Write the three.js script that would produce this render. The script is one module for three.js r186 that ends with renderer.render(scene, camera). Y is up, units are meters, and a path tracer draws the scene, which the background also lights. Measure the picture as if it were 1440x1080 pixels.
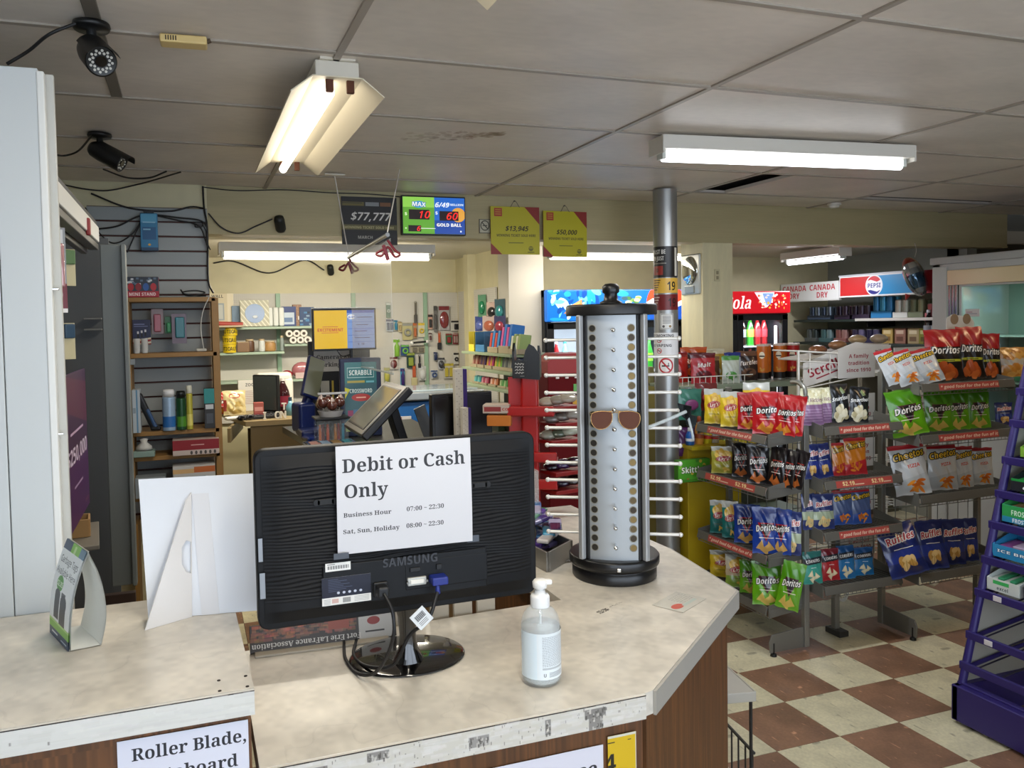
import * as THREE from 'three';
import { RoundedBoxGeometry } from 'three/addons/geometries/RoundedBoxGeometry.js';
import { mergeGeometries } from 'three/addons/utils/BufferGeometryUtils.js';
import { RectAreaLightUniformsLib } from 'three/addons/lights/RectAreaLightUniformsLib.js';

// ---------------------------------------------------------------- camera, daylight, lamps, exposure
const scene = new THREE.Scene();
const camera = new THREE.PerspectiveCamera(51.68, 1440 / 1080, 0.05, 60);
camera.position.set(0, 1.655, 0);
{
  const yaw = 0.3320685, pitch = -0.0388464, roll = -0.0197079;
  camera.rotation.order = 'YXZ';
  camera.rotation.set(pitch, -yaw, roll);
}
camera.setViewOffset(1440, 1080, 71.3, 41.5, 1440, 1080);
scene.add(camera);
const renderer = new THREE.WebGLRenderer({ antialias: true });
renderer.toneMapping = THREE.LinearToneMapping;
renderer.toneMappingExposure = 1.07;
renderer.shadowMap.enabled = true;
RectAreaLightUniformsLib.init();
scene.background = new THREE.Color().setRGB(3.05, 3.45, 4.0);      // overcast daylight outside the shop window

// ---------------------------------------------------------------- helpers
const PI = Math.PI;
let seed = 7;
const rnd = () => { seed = (seed * 1664525 + 1013904223) >>> 0; return seed / 4294967296; };
const rr = (a, b) => a + (b - a) * rnd();
const taken = {};
function numbered(n) { const k = taken[n] = (taken[n] ?? -1) + 1; return k ? n + '_' + String(k).padStart(3, '0') : n; }
function shade(o) { o.castShadow = true; o.receiveShadow = true; return o; }
const matCache = {};
function M(color, r = 0.6, m = 0, extra) {
  const key = color + '|' + r + '|' + m + '|' + (extra ? JSON.stringify(extra) : '');
  if (matCache[key]) return matCache[key];
  const o = { color, roughness: r, metalness: m, ...(extra || {}) };
  return matCache[key] = extra ? new THREE.MeshPhysicalMaterial(o) : new THREE.MeshStandardMaterial(o);
}
function ctex(c) { const t = new THREE.CanvasTexture(c); t.colorSpace = THREE.SRGBColorSpace; t.anisotropy = 4; return t; }
// small prints share sheets: each gets its own window (repeat, offset) on a common canvas
const SHEET = 2048; let sheet = null;
function canvas(w, h, draw) {
  if (w > 330 || h > 400) { const c = document.createElement('canvas'); c.width = w; c.height = h; draw(c.getContext('2d'), w, h); return ctex(c); }
  if (!sheet || (sheet.x + w + 4 > SHEET && sheet.y + sheet.row + h + 8 > SHEET)) { const c = document.createElement('canvas'); c.width = c.height = SHEET; sheet = { t: ctex(c), g: c.getContext('2d'), x: 2, y: 2, row: 0 }; }
  if (sheet.x + w + 4 > SHEET) { sheet.x = 2; sheet.y += sheet.row + 4; sheet.row = 0; }
  if (sheet.y + h + 4 > SHEET) { sheet = null; return canvas(w, h, draw); }
  const { g, x, y } = sheet; g.save(); g.beginPath(); g.rect(x, y, w, h); g.clip(); g.translate(x, y); draw(g, w, h); g.restore();
  const t = sheet.t.clone(); t.repeat.set((w - 2) / SHEET, (h - 2) / SHEET); t.offset.set((x + 1) / SHEET, 1 - (y + h - 1) / SHEET);
  sheet.x += w + 4; sheet.row = Math.max(sheet.row, h); return t;
}
function noiseTex(n, fn, srgb = true) {           // fn(i, j) -> [r, g, b] in 0..255
  const d = new Uint8Array(n * n * 4);
  for (let j = 0; j < n; j++) for (let i = 0; i < n; i++) { const c = fn(i, j), k = (j * n + i) * 4; d[k] = c[0]; d[k + 1] = c[1]; d[k + 2] = c[2]; d[k + 3] = 255; }
  const t = new THREE.DataTexture(d, n, n); t.wrapS = t.wrapT = THREE.RepeatWrapping; t.magFilter = THREE.LinearFilter;
  t.minFilter = THREE.LinearMipmapLinearFilter; t.generateMipmaps = true; if (srgb) t.colorSpace = THREE.SRGBColorSpace; t.needsUpdate = true; return t;
}
// tiling value noise
function vnoise(n, cells, s) {
  const g = new Float32Array(cells * cells); let q = s; const r = () => { q = (q * 1103515245 + 12345) & 0x7fffffff; return q / 0x7fffffff; };
  for (let i = 0; i < g.length; i++) g[i] = r();
  return (i, j) => {
    const x = i / n * cells, y = j / n * cells, x0 = Math.floor(x), y0 = Math.floor(y); let fx = x - x0, fy = y - y0; fx = fx * fx * (3 - 2 * fx); fy = fy * fy * (3 - 2 * fy);
    const a = g[(y0 % cells) * cells + x0 % cells], b = g[(y0 % cells) * cells + (x0 + 1) % cells], c = g[((y0 + 1) % cells) * cells + x0 % cells], d = g[((y0 + 1) % cells) * cells + (x0 + 1) % cells];
    return (a * (1 - fx) + b * fx) * (1 - fy) + (c * (1 - fx) + d * fx) * fy;
  };
}
function txt(g, s, x, y, size, color, o = {}) {
  g.save(); g.translate(x, y); if (o.rot) g.rotate(o.rot); if (o.sx) g.scale(o.sx, 1);
  g.font = (o.style || 'bold') + ' ' + size + 'px ' + (o.font || 'sans-serif'); g.textAlign = o.align || 'center'; g.textBaseline = 'middle';
  if (o.stroke) { g.strokeStyle = o.stroke; g.lineWidth = o.lw || size / 6; g.lineJoin = 'round'; g.strokeText(s, 0, 0); }
  g.fillStyle = color; g.fillText(s, 0, 0); g.restore();
}
const fill = (g, c, x, y, w, h) => { g.fillStyle = c; g.fillRect(x, y, w, h); };
function poly(g, c, pts) { g.fillStyle = c; g.beginPath(); pts.forEach((p, i) => i ? g.lineTo(p[0], p[1]) : g.moveTo(p[0], p[1])); g.closePath(); g.fill(); }
function oval(g, c, x, y, a, b) { g.fillStyle = c; g.beginPath(); g.ellipse(x, y, a, b, 0, 0, 2 * PI); g.fill(); }
// geometry, all centred unless moved with at()
const bx = (w, h, d) => new THREE.BoxGeometry(w, h, d);
const rb = (w, h, d, r = 0.004, s = 1) => new RoundedBoxGeometry(w, h, d, s, Math.min(r, w / 2.01, h / 2.01, d / 2.01));
const cyl = (a, b, h, n = 20) => new THREE.CylinderGeometry(a, b, h, n);
const sph = (r, n = 14) => new THREE.SphereGeometry(r, n, Math.round(n * .7));
const lathe = (p, n = 24) => new THREE.LatheGeometry(p.map(q => new THREE.Vector2(q[0], q[1])), n);
const V3 = (p) => new THREE.Vector3(p[0], p[1], p[2]);
const tube = (pts, r, seg = 24, n = 7) => new THREE.TubeGeometry(new THREE.CatmullRomCurve3(pts.map(V3)), seg, r, n, false);
function rod(a, b, r, n = 8) {
  const A = V3(a), B = V3(b), d = B.clone().sub(A), g = new THREE.CylinderGeometry(r, r, d.length(), n);
  g.applyQuaternion(new THREE.Quaternion().setFromUnitVectors(new THREE.Vector3(0, 1, 0), d.normalize())); const c = A.add(B).multiplyScalar(.5); g.translate(c.x, c.y, c.z); return g;
}
function at(g, x = 0, y = 0, z = 0, rx = 0, ry = 0, rz = 0) { if (rz) g.rotateZ(rz); if (rx) g.rotateX(rx); if (ry) g.rotateY(ry); g.translate(x, y, z); return g; }
function extr(pts, d, bev = 0) {
  const s = new THREE.Shape(); pts.forEach((p, i) => i ? s.lineTo(p[0], p[1]) : s.moveTo(p[0], p[1]));
  return new THREE.ExtrudeGeometry(s, { depth: d, bevelEnabled: bev > 0, bevelSize: bev, bevelThickness: bev, bevelSegments: 1, curveSegments: 16 });
}
function join(gs) { gs = gs.map(g => g.index ? g.toNonIndexed() : g); gs.forEach(g => { for (const k of Object.keys(g.attributes)) if (!['position', 'normal', 'uv'].includes(k)) g.deleteAttribute(k); }); return gs.length > 1 ? mergeGeometries(gs) : gs[0]; }
// print: picture on the faces that look along +z; every other face takes the corner texel
function frontUV(g, both) {
  if (g.index) g = g.toNonIndexed();
  g.computeBoundingBox(); const b = g.boundingBox, p = g.attributes.position, n = g.attributes.normal, uv = g.attributes.uv;
  for (let i = 0; i < p.count; i++) {
    const f = n.getZ(i);
    if (f > 0.5 || (both && f < -0.5)) uv.setXY(i, (p.getX(i) - b.min.x) / (b.max.x - b.min.x) * (f < 0 ? -1 : 1) + (f < 0 ? 1 : 0), (p.getY(i) - b.min.y) / (b.max.y - b.min.y));
    else uv.setXY(i, 0.006, 0.006);
  }
  return g;
}
const pm = (t, r = 0.55, extra) => extra ? new THREE.MeshPhysicalMaterial({ map: t, roughness: r, ...extra }) : new THREE.MeshStandardMaterial({ map: t, roughness: r });
function thing(name, label, category, pos = [0, 0, 0], turn = 0, group) {
  const o = new THREE.Group(); o.name = numbered(name); scene.add(o); o.position.set(pos[0], pos[1], pos[2]); o.rotation.y = turn;
  o.userData = { label, category }; if (group) o.userData.group = group; return o;
}
function part(name, geo, m, parent, label) {
  const o = shade(new THREE.Mesh(Array.isArray(geo) ? join(geo) : geo, m)); o.name = name; parent.add(o); if (label) o.userData.label = label; return o;
}
function solo(name, label, category, geo, m, pos = [0, 0, 0], turn = 0, group) {
  const o = shade(new THREE.Mesh(Array.isArray(geo) ? join(geo) : geo, m)); o.name = numbered(name); scene.add(o); o.position.set(pos[0], pos[1], pos[2]); o.rotation.y = turn;
  o.userData = { label, category }; if (group) o.userData.group = group; return o;
}
function struct(name, geo, m) { const o = shade(new THREE.Mesh(Array.isArray(geo) ? join(geo) : geo, m)); o.name = numbered(name); scene.add(o); o.userData = { kind: 'structure' }; return o; }
function piece(name, geo, m, parent, x, y, z) { const o = shade(new THREE.Mesh(geo, m)); o.name = name; o.position.set(x, y, z); parent.add(o); return o; }
const ORD = ['first', 'second', 'third', 'fourth', 'fifth', 'sixth', 'seventh', 'eighth', 'ninth', 'tenth', 'eleventh', 'twelfth'];
function boxUV(g, s = 1) {            // uv in metres from the dominant axis
  if (g.index) g = g.toNonIndexed(); const p = g.attributes.position, n = g.attributes.normal, uv = g.attributes.uv;
  for (let i = 0; i < p.count; i++) { const x = Math.abs(n.getX(i)), y = Math.abs(n.getY(i)), z = Math.abs(n.getZ(i));
    if (y >= x && y >= z) uv.setXY(i, p.getX(i) / s, p.getZ(i) / s); else if (x >= z) uv.setXY(i, p.getZ(i) / s, p.getY(i) / s); else uv.setXY(i, p.getX(i) / s, p.getY(i) / s); }
  return g;
}
const steel = M('#8b8d8c', .38, .8), chrome = M('#d8d9d8', .16, 1), black = M('#111214', .42), gloss = M('#08080a', .12, 0, { clearcoat: 1 }), white = M('#e6e5e0', .5), whiteWire = M('#dedcd4', .4), greyMetal = M('#6f716d', .42, .35), rubber = M('#0d0d0d', .7);

// ================================================================ THE SETTING
const wallTex = (() => { const a = vnoise(256, 8, 3), b = vnoise(256, 64, 9); return noiseTex(256, (i, j) => { const v = .94 + .05 * a(i, j) + .03 * b(i, j); return [216 * v, 207 * v, 168 * v]; }); })();
const creamWall = new THREE.MeshStandardMaterial({ map: wallTex, roughness: .55 });
const dimWall = M('#8d8872', .7), darkWall = M('#4a463c', .8);
// floor: vinyl tiles, each one a piece as far as they can be told apart
{
  const a = vnoise(512, 10, 5), b = vnoise(512, 90, 8), s1 = vnoise(512, 26, 21), s2 = vnoise(512, 6, 77);
  const streak = (i, j, t) => { const q = s1((i * 2 + (s2(i, j) * 60 | 0)) % 512, (j * 0.6 + 512) % 512 | 0); return q > t ? (q - t) / (1 - t) : 0; };
  const cream = noiseTex(512, (i, j) => { const v = .86 + .12 * a(i, j) + .08 * b(i, j) - .3 * streak(i, j, .84); return [208 * v, 200 * v, 168 * v]; });
  const brown = noiseTex(512, (i, j) => { const v = .84 + .2 * a(i, j) + .1 * b(i, j) + .55 * streak(i, j, .9); return [132 * v, 99 * v, 77 * v]; });
  const mc = new THREE.MeshStandardMaterial({ map: cream, roughness: .42 }), mb = new THREE.MeshStandardMaterial({ map: brown, roughness: .45 });
  const S = .3048, X0 = 2.6881, Z0 = -2.7266;
  const base = struct('floor', at(bx(9.4, .1, 8.6), 2.6, -.056, -2.6), M('#2d2620', .9));
  const vars = []; for (let k = 0; k < 4; k++) { const g = rb(S - .0016, .006, S - .0016, .0012), p = g.attributes.position, u = g.attributes.uv; for (let i = 0; i < p.count; i++) u.setXY(i, p.getX(i) * 1.5 + k * .27, p.getZ(i) * 1.5 + k * .61); vars.push(g); }
  const rest = { a: [], b: [] };
  for (let i = -13; i < 14; i++) for (let j = -13; j < 16; j++) {
    const x = X0 + (i + .5) * S, z = Z0 + (j + .5) * S, light = (i + j) & 1;
    if (x < -1.9 || x > 6.9 || z < -6.6 || z > 1.2) continue;
    const near = x > 1.35 && x < 4.9 && z < -1.3 && z > -4.9 && x < 1.5 - z * 1.2;
    if (near) { const t = piece('floor_tile', vars[(i * 7 + j * 3 + 400) % 4], light ? mc : mb, base, x, -.003 + rr(-.0004, .0004), z); t.rotation.y = ((i * 5 + j) & 1) * PI; }
    else { const g = vars[(i + j * 3 + 400) & 3].clone(); g.translate(x, -.003, z); (light ? rest.a : rest.b).push(g); }
  }
  piece('outer_light_tiles', mergeGeometries(rest.a), mc, base, 0, 0, 0).userData.kind = 'stuff';
  piece('outer_dark_tiles', mergeGeometries(rest.b), mb, base, 0, 0, 0).userData.kind = 'stuff';
}
// ceiling: 2 x 4 ft panels in a T-bar grid
{
  const a = vnoise(256, 5, 31), b = vnoise(256, 40, 4);
  const ct = noiseTex(256, (i, j) => { const v = .93 + .07 * a(i, j) + .03 * b(i, j); return [224 * v, 214 * v, 201 * v]; });
  const mp = new THREE.MeshStandardMaterial({ map: ct, roughness: .42 });
  const stain = canvas(512, 256, (g, w, h) => {
    fill(g, '#d6ccc0', 0, 0, w, h);
    for (let k = 0; k < 900; k++) { const v = 205 + rnd() * 20; fill(g, `rgba(${v},${v * .955},${v * .9},.25)`, rnd() * w, rnd() * h, 20 + rnd() * 40, 10 + rnd() * 30); }
    for (const [x, y, r, q] of [[250, 90, 30, .5], [285, 82, 22, .55], [312, 70, 16, .6], [205, 120, 36, .35], [330, 60, 10, .5]]) for (let k = 0; k < 26; k++) { g.fillStyle = `rgba(${96 + rnd() * 30},${70 + rnd() * 20},${44 + rnd() * 20},${q * .4})`; g.beginPath(); g.ellipse(x + (rnd() - .5) * r * 1.4, y + 10 + (rnd() - .5) * r * 2.2, 2 + rnd() * 6, 3 + rnd() * 7, rnd() * 3, 0, 2 * PI); g.fill(); }
  });
  const ms = new THREE.MeshStandardMaterial({ map: stain, roughness: .42 });
  const base = struct('ceiling', at(bx(9.4, .1, 6.6), 2.6, 2.52, -1.2), M('#55504a', .9));
  const bars = [], X0 = 1.641, Z0 = -1.592, W = 1.2192, D = .6096;
  const g0 = at(bx(W - .01, .018, D - .01), 0, 0, 0);
  for (let i = -3; i < 5; i++) for (let j = -5; j < 5; j++) {
    const x = X0 + (i + .5) * W, z = Z0 - (j + .5) * D; if (z < -4.5 || z > 1.7 || x > 6.9) continue;
    if (j === 4) { const g = bx(W - .01, .018, .37); piece('ceiling_panel', g, mp, base, x, 2.419, -4.225); continue; }
    if (i === 1 && j === 3) { piece('ceiling_panel', bx(W * .8, .018, D - .01), mp, base, x + .11, 2.419, z); continue; }
    if (i === 2 && j === 3) { piece('ceiling_panel', bx(W - .01, .018, D * .8), mp, base, x, 2.419, z + .05); continue; }
    const q = piece('ceiling_panel', g0, i === -1 && j === 2 ? ms : mp, base, x, 2.419 + rr(0, .002), z); if (i === -1 && j === 2) q.material = ms;
  }
  const mbar = M('#a1978a', .4);
  for (let i = -2; i < 5; i++) { const x = X0 + i * W; piece('grid_bar', at(rb(.022, .008, 6.2, .002), 0, 0, 0), mbar, base, x, 2.409, -1.4); }
  for (let j = -5; j < 5; j++) piece('grid_bar', rb(9, .007, .02, .002), mbar, base, 2.6, 2.4085, Z0 - j * D);
  piece('grid_bar', rb(.034, .008, 1.9, .002), M('#6f685e', .5), base, -.19, 2.409, -1.85);
}
struct('ceiling_back', at(bx(9.4, .1, 2.1), 2.6, 2.25, -5.58), M('#c9c2b2', .3));
struct('trim_1', [at(bx(5.88, .3, .12), .12 + 2.94, 2.32, -4.49), at(bx(5.88, .014, .13), .12 + 2.94, 2.163, -4.49)], (() => { const m = creamWall.clone(); m.color.set('#d6d0c4'); return m; })());  // beam: wall cream darkened, its shade put into the colour
struct('wall_left', at(bx(.1, 2.7, 8.3), -1.95, 1.2, -2.4), M('#77746c', .8));
struct('wall_slatted_back', at(bx(2.02, 2.7, .1), -.89, 1.2, -4.48), creamWall);
struct('wall_back', at(bx(4.1, 2.5, .1), .12, 1.2, -6.45), creamWall);
struct('wall_side', at(bx(.1, 2.5, 1.2), 2.22, 1.2, -5.85), creamWall);
struct('wall_back_right', at(bx(3.6, 2.5, .1), 3.9, 1.2, -5.95), creamWall);
struct('wall_right_back', at(bx(.1, 2.5, 1.5), 5.72, 1.2, -5.25), M('#8f9188', .6));
struct('wall_right', at(bx(.1, 2.7, 8.3), 6.75, 1.2, -2.4), darkWall);
struct('wall_right_return', at(bx(1.1, 2.7, .1), 6.22, 1.2, -4.62), darkWall);
struct('column_1', at(bx(.27, 2.4, .2), 2.293, 1.0, -5.3), M('#c4bfb2', .5));
struct('column_2', at(bx(.236, 2.3, .24), 3.338, 1.02, -4.55), creamWall);
// shop front behind the camera: wall, wide window, mullions
{
  const z = .98, m = M('#a8a294', .7);
  struct('wall_front', [at(bx(8.8, .55, .14), 2.4, .22, z), at(bx(8.8, .35, .14), 2.4, 2.36, z), at(bx(.5, 1.8, .14), -1.75, 1.35, z), at(bx(3.3, 1.8, .14), 5.15, 1.35, z)], m);
  struct('window_1', [...[-1.5, -.0, 1.5, 3.5].map(x => at(bx(.06, 1.72, .08), x, 1.35, z)), at(bx(5, .06, .08), 1, .52, z), at(bx(5, .06, .08), 1, 2.16, z)], M('#8b8f92', .4, .6));
  struct('window_glass', at(new THREE.PlaneGeometry(4.95, 1.6), 1, 1.34, z), new THREE.MeshPhysicalMaterial({ color: '#ffffff', roughness: .02, transmission: 1, thickness: 0, transparent: true, opacity: .2 }));
}
// round steel post
{
  const t = thing('support_post', 'round grey steel post standing between the counter and the chip racks', 'post', [2.625, 0, -3.96]);
  part('shaft', at(cyl(.068, .068, 2.4, 36), 0, 1.2, 0), M('#a3a5a4', .36, .75), t);
  const wrap = (name, y0, y1, a0, a1, tex, r = .0692) => { const g = new THREE.CylinderGeometry(r, r, y1 - y0, 24, 1, true, a0, a1 - a0); g.translate(0, (y0 + y1) / 2, 0); const m = pm(tex, .35); m.side = THREE.DoubleSide; part(name, g, m, t); };
  const f = Math.atan2(-2.625, 3.96);                       // towards the counter side
  wrap('black_sticker', 1.896, 2.073, f - 1.4, f + 1.35, canvas(256, 160, (g, w, h) => {
    fill(g, '#17181a', 0, 0, w, h); txt(g, 'MUST BE', 70, 28, 30, '#dad9d2'); txt(g, '19 JUST', 70, 62, 28, '#dad9d2'); fill(g, '#7d7b74', 16, 84, 120, 6); fill(g, '#8f2a22', 14, 100, 96, 46); fill(g, '#d9d4c6', 205, 8, 26, 144); txt(g, 'ID', 62, 122, 26, '#1b1b1b'); }));
  wrap('yellow_age_sticker', 1.807, 1.892, f - 1.4, f + 1.35, canvas(256, 84, (g, w, h) => { fill(g, '#d9ac43', 0, 0, w, h); for (let k = 0; k < 5; k++) fill(g, '#4a3510', 20, 10 + k * 13, 70 - k * 7, 5); txt(g, '19', 175, 45, 66, '#141210', { font: 'sans-serif' }); }));
  wrap('red_age_sticker', 1.71, 1.799, f - 1.4, f + 1.35, canvas(256, 88, (g, w, h) => { fill(g, '#6f1a1e', 0, 0, w, h); for (let k = 0; k < 3; k++) fill(g, '#c7b0a8', 16, 14 + k * 15, 66 - k * 9, 6); txt(g, '19', 180, 46, 64, '#1a0f10'); }));
  wrap('white_notice', 1.6, 1.689, f - .5, f + .62, canvas(128, 150, (g, w, h) => { fill(g, '#d9d9d4', 0, 0, w, h); g.strokeStyle = '#555'; g.lineWidth = 4; g.strokeRect(8, 8, 112, 134); for (let k = 0; k < 6; k++) fill(g, '#777', 26, 22 + k * 13, 76, 6); oval(g, '#555', 34, 122, 12, 12); oval(g, '#8a6b3a', 94, 122, 12, 12); }));
  wrap('smoking_rules_sticker', 1.45, 1.58, f - 1.45, f + 1.25, canvas(256, 200, (g, w, h) => { fill(g, '#dedede', 0, 0, w, h); txt(g, 'NO SMOKING', 90, 26, 34, '#222'); txt(g, 'NO VAPING', 86, 112, 34, '#222'); g.strokeStyle = '#b22'; g.lineWidth = 5; for (const y of [66, 160]) { g.beginPath(); g.ellipse(80, y, 20, 20, 0, 0, 2 * PI); g.stroke(); g.beginPath(); g.moveTo(66, y - 14); g.lineTo(94, y + 14); g.stroke(); fill(g, '#333', 64, y - 3, 32, 6); } }), .0698);
  wrap('no_smoking_sticker', 1.34, 1.442, f - .75, f + .65, canvas(160, 160, (g) => { fill(g, '#e2e0dc', 0, 0, 160, 160); fill(g, '#222', 42, 76, 70, 12); fill(g, '#222', 100, 54, 8, 20); g.strokeStyle = '#b5202a'; g.lineWidth = 14; g.beginPath(); g.ellipse(80, 80, 62, 62, 0, 0, 2 * PI); g.stroke(); g.beginPath(); g.moveTo(38, 36); g.lineTo(122, 124); g.stroke(); }));
}

// ================================================================ LAMPS
function tubeLamp(o, len, w, color, power, shadeFn, ry, y) {   // glowing tube plus an area light just below it
  part('tube', at(cyl(w, w, len, 14), 0, y, 0, 0, 0, PI / 2), new THREE.MeshStandardMaterial({ color: '#ffffff', emissive: color, emissiveIntensity: 6, roughness: .4 }), o);
  const l = new THREE.RectAreaLight(color, power, len, .05); l.position.set(0, y - w - .004, 0); l.rotation.x = -PI / 2; o.add(l);
}
function trough(label, pos) { // trough lamp over the counter, tube running away from the camera
  const t = thing('trough_lamp', label, 'lamp', pos, PI / 2);
  const L = 1.23;
  part('housing', [at(rb(L - .02, .045, .125, .004), 0, .038, 0), at(bx(.008, .03, .135), L / 2 - .005, .03, 0), at(bx(L, .012, .1), 0, .066, 0)], M('#d6cfbf', .5), t);
  const prof = [[-.132, -.035], [-.07, .013], [.07, .013], [.132, -.035]], gs = [];
  for (let k = 0; k < 3; k++) { const [a, b] = [prof[k], prof[k + 1]]; const len = Math.hypot(b[0] - a[0], b[1] - a[1]); gs.push(at(bx(L, .003, len + .002), 0, (a[1] + b[1]) / 2, (a[0] + b[0]) / 2, -Math.atan2(b[1] - a[1], b[0] - a[0]) , 0, 0)); }
  part('reflector', gs, M('#e3d9bf', .45), t);
  for (const [x, z] of [[-L / 2 + .03, -.02], [-L / 2 + .03, .04], [L / 2 - .03, -.02], [L / 2 - .03, .04]]) part('socket', at(rb(.014, .04, .022, .003), x, -.004, z), M('#5c3420', .7, .3), t, 'rusty brown socket');
  tubeLamp(t, L - .08, .016, '#fff6e6', 1, 0, 0, -.022); t.children[t.children.length - 1].intensity = 62; for (const o of t.children.slice(-2)) o.position.z = -.02;
  return t;
}
trough('ceiling lamp with a slanted white reflector and one bare tube, rusty sockets', [.425, 2.345, -2.865]);
trough('second reflector lamp overhead at the top edge of the picture, only its end showing', [0.482, 2.345, -.955]);
function strip(name, label, pos, turn, color, power, len = 1.22) {
  const t = thing(name, label, 'lamp', pos, turn);
  part('housing', [at(rb(len, .055, .12, .003), 0, .055, 0), at(rb(.01, .07, .122, .002), -len / 2, .045, 0), at(rb(.01, .07, .122, .002), len / 2, .045, 0)], M('#dcd8cd', .5), t);
  for (const x of [-len / 2 + .02, len / 2 - .02]) part('socket', at(rb(.018, .04, .05, .004), x, .012, 0), M('#cfd3cc', .5), t);
  tubeLamp(t, len - .05, .017, color, power, 0, 0, 0); t.children[t.children.length - 1].intensity = power; return t;
}
function sideways(t, len, color, power, tilt) {   // the bare tube also shines towards the wall behind it
  const l = new THREE.RectAreaLight(color, power, len - .05, .05); l.position.set(0, -.002, -.024); l.rotation.x = tilt; t.add(l); return t;
}
{
  const t = strip('strip_lamp', 'white fluorescent strip lamp hanging under the ceiling above the chip racks', [2.445, 2.318, -2.775], -.082, '#f0f4fa', 92);
  part('hanger', at(rb(.03, .016, .03, .004), .02, .086, 0), M('#3b3833', .6), t);
}
sideways(strip('strip_lamp', 'long warm strip lamp behind the beam over the back counter', [.86, 2.085, -4.97], 0, '#fff6e4', 130, 1.33), 1.33, '#fff6e4', 46, -.2);
sideways(strip('strip_lamp', 'strip lamp behind the beam above the blue drinks fridge', [2.87, 2.085, -4.8], 0, '#fff6e8', 45, 1.2), 1.2, '#fff6e8', 25, -.2);
strip('strip_lamp', 'strip lamp behind the beam over the red drinks fridge, seen end on', [4.72, 2.1, -5.05], PI / 2, '#f2f4ff', 85, .62);
{ // lamp further along the right side of the shop, outside the frame; its glow shows on the ceiling at the right edge
  strip('strip_lamp', 'warm strip lamp on the ceiling beyond the right edge of the picture', [4.9, 2.28, -1.9], PI / 2, '#ffdba8', 45);
}

// ================================================================ COUNTERS
const marble = (() => {
  const a = vnoise(512, 6, 11), b = vnoise(512, 18, 12), c = vnoise(512, 60, 13), d = vnoise(512, 9, 14);
  return noiseTex(512, (i, j) => { const q = Math.abs(a((i + 40 * b(i, j)) % 512 | 0, j) - .5) * 2, vein = Math.abs(d((i * 1 + 60 * b(j, i)) % 512 | 0, (j + 50 * a(j, i)) % 512 | 0) - .5) < .012 ? .03 : 0; const v = .9 + .1 * q + .06 * (b(i, j) - .5) + .07 * (c(i, j) - .5) - vein; return [226 * v, 219 * v, 205 * v]; });
})();
const counterTop = new THREE.MeshPhysicalMaterial({ map: marble, roughness: .3, clearcoat: .25, clearcoatRoughness: .25 });
const woodPanel = (() => {
  const a = vnoise(512, 128, 51), b = vnoise(512, 8, 52), c = vnoise(512, 40, 53);
  const t = noiseTex(512, (i, j) => { const v = .72 + .35 * a((i + 14 * b(i, j >> 2)) % 512 | 0, (j >> 5)) + .12 * c(i, j >> 3); return [106 * v, 68 * v, 36 * v]; });
  return new THREE.MeshStandardMaterial({ map: t, roughness: .5 });
})();
const edgeWorn = (sd, base, wear = 7) => canvas(1024, 64, (g, w, h) => {
  let q = sd; const r = () => { q = (q * 1664525 + 1013904223) >>> 0; return q / 4294967296; };
  fill(g, base, 0, 0, w, h); fill(g, '#2a2420', 0, 0, w, 3);
  for (let k = 0; k < 500; k++) { const v = 202 + r() * 28; g.fillStyle = `rgba(${v},${v - 3},${v - 10},.35)`; g.fillRect(r() * w, r() * h, 5 + r() * 40, 2 + r() * 8); }
  for (let k = 0; k < wear; k++) { const x = r() * w, ww = 12 + r() * 60, y = 8 + r() * 16, hh = 18 + r() * 26; { const q2 = 118 + r() * 26; g.fillStyle = `rgba(${q2},${q2 - 4},${q2 - 9},.8)`; } g.fillRect(x, y, ww, hh); for (let m = 0; m < 24; m++) { g.fillStyle = r() > .5 ? 'rgba(70,66,62,.6)' : 'rgba(214,208,196,.7)'; g.fillRect(x + r() * ww, y + r() * hh, 2 + r() * 4, 3 + r() * 9); } }
  for (let k = 0; k < wear * 13; k++) { g.fillStyle = 'rgba(60,54,48,.45)'; g.fillRect(r() * w, r() * h, 1 + r() * 2, 2 + r() * 7); }
});
function stripGeo(a, b, y0, y1, th) {   // upright edging strip from a to b (x, z), u along it
  const len = Math.hypot(b[0] - a[0], b[1] - a[1]), g = frontUV(bx(len, y1 - y0, th)); g.rotateY(-Math.atan2(b[1] - a[1], b[0] - a[0])); g.translate((a[0] + b[0]) / 2, (y0 + y1) / 2, (a[1] + b[1]) / 2); return g;
}
function slab(pts, y0, y1) { const g = extr(pts.map(p => [p[0], -p[1]]), y1 - y0); g.rotateX(-PI / 2); g.translate(0, y0, 0); return boxUV(g, .8); }
const paper = (w, h, t, bend = .004) => { const g = new THREE.BoxGeometry(w, h, .0008, 10, 8, 1), p = g.attributes.position; for (let i = 0; i < p.count; i++) { const x = p.getX(i) / w, y = p.getY(i) / h; p.setZ(i, p.getZ(i) + bend * (Math.sin(x * 5 + 1) * .5 + Math.cos(y * 4 + x * 2) * .5 + .9 * Math.pow(Math.abs(x * 2), 3) * (x < 0 ? .2 : 1))); } g.computeVertexNormals(); return frontUV(g); };
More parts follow.
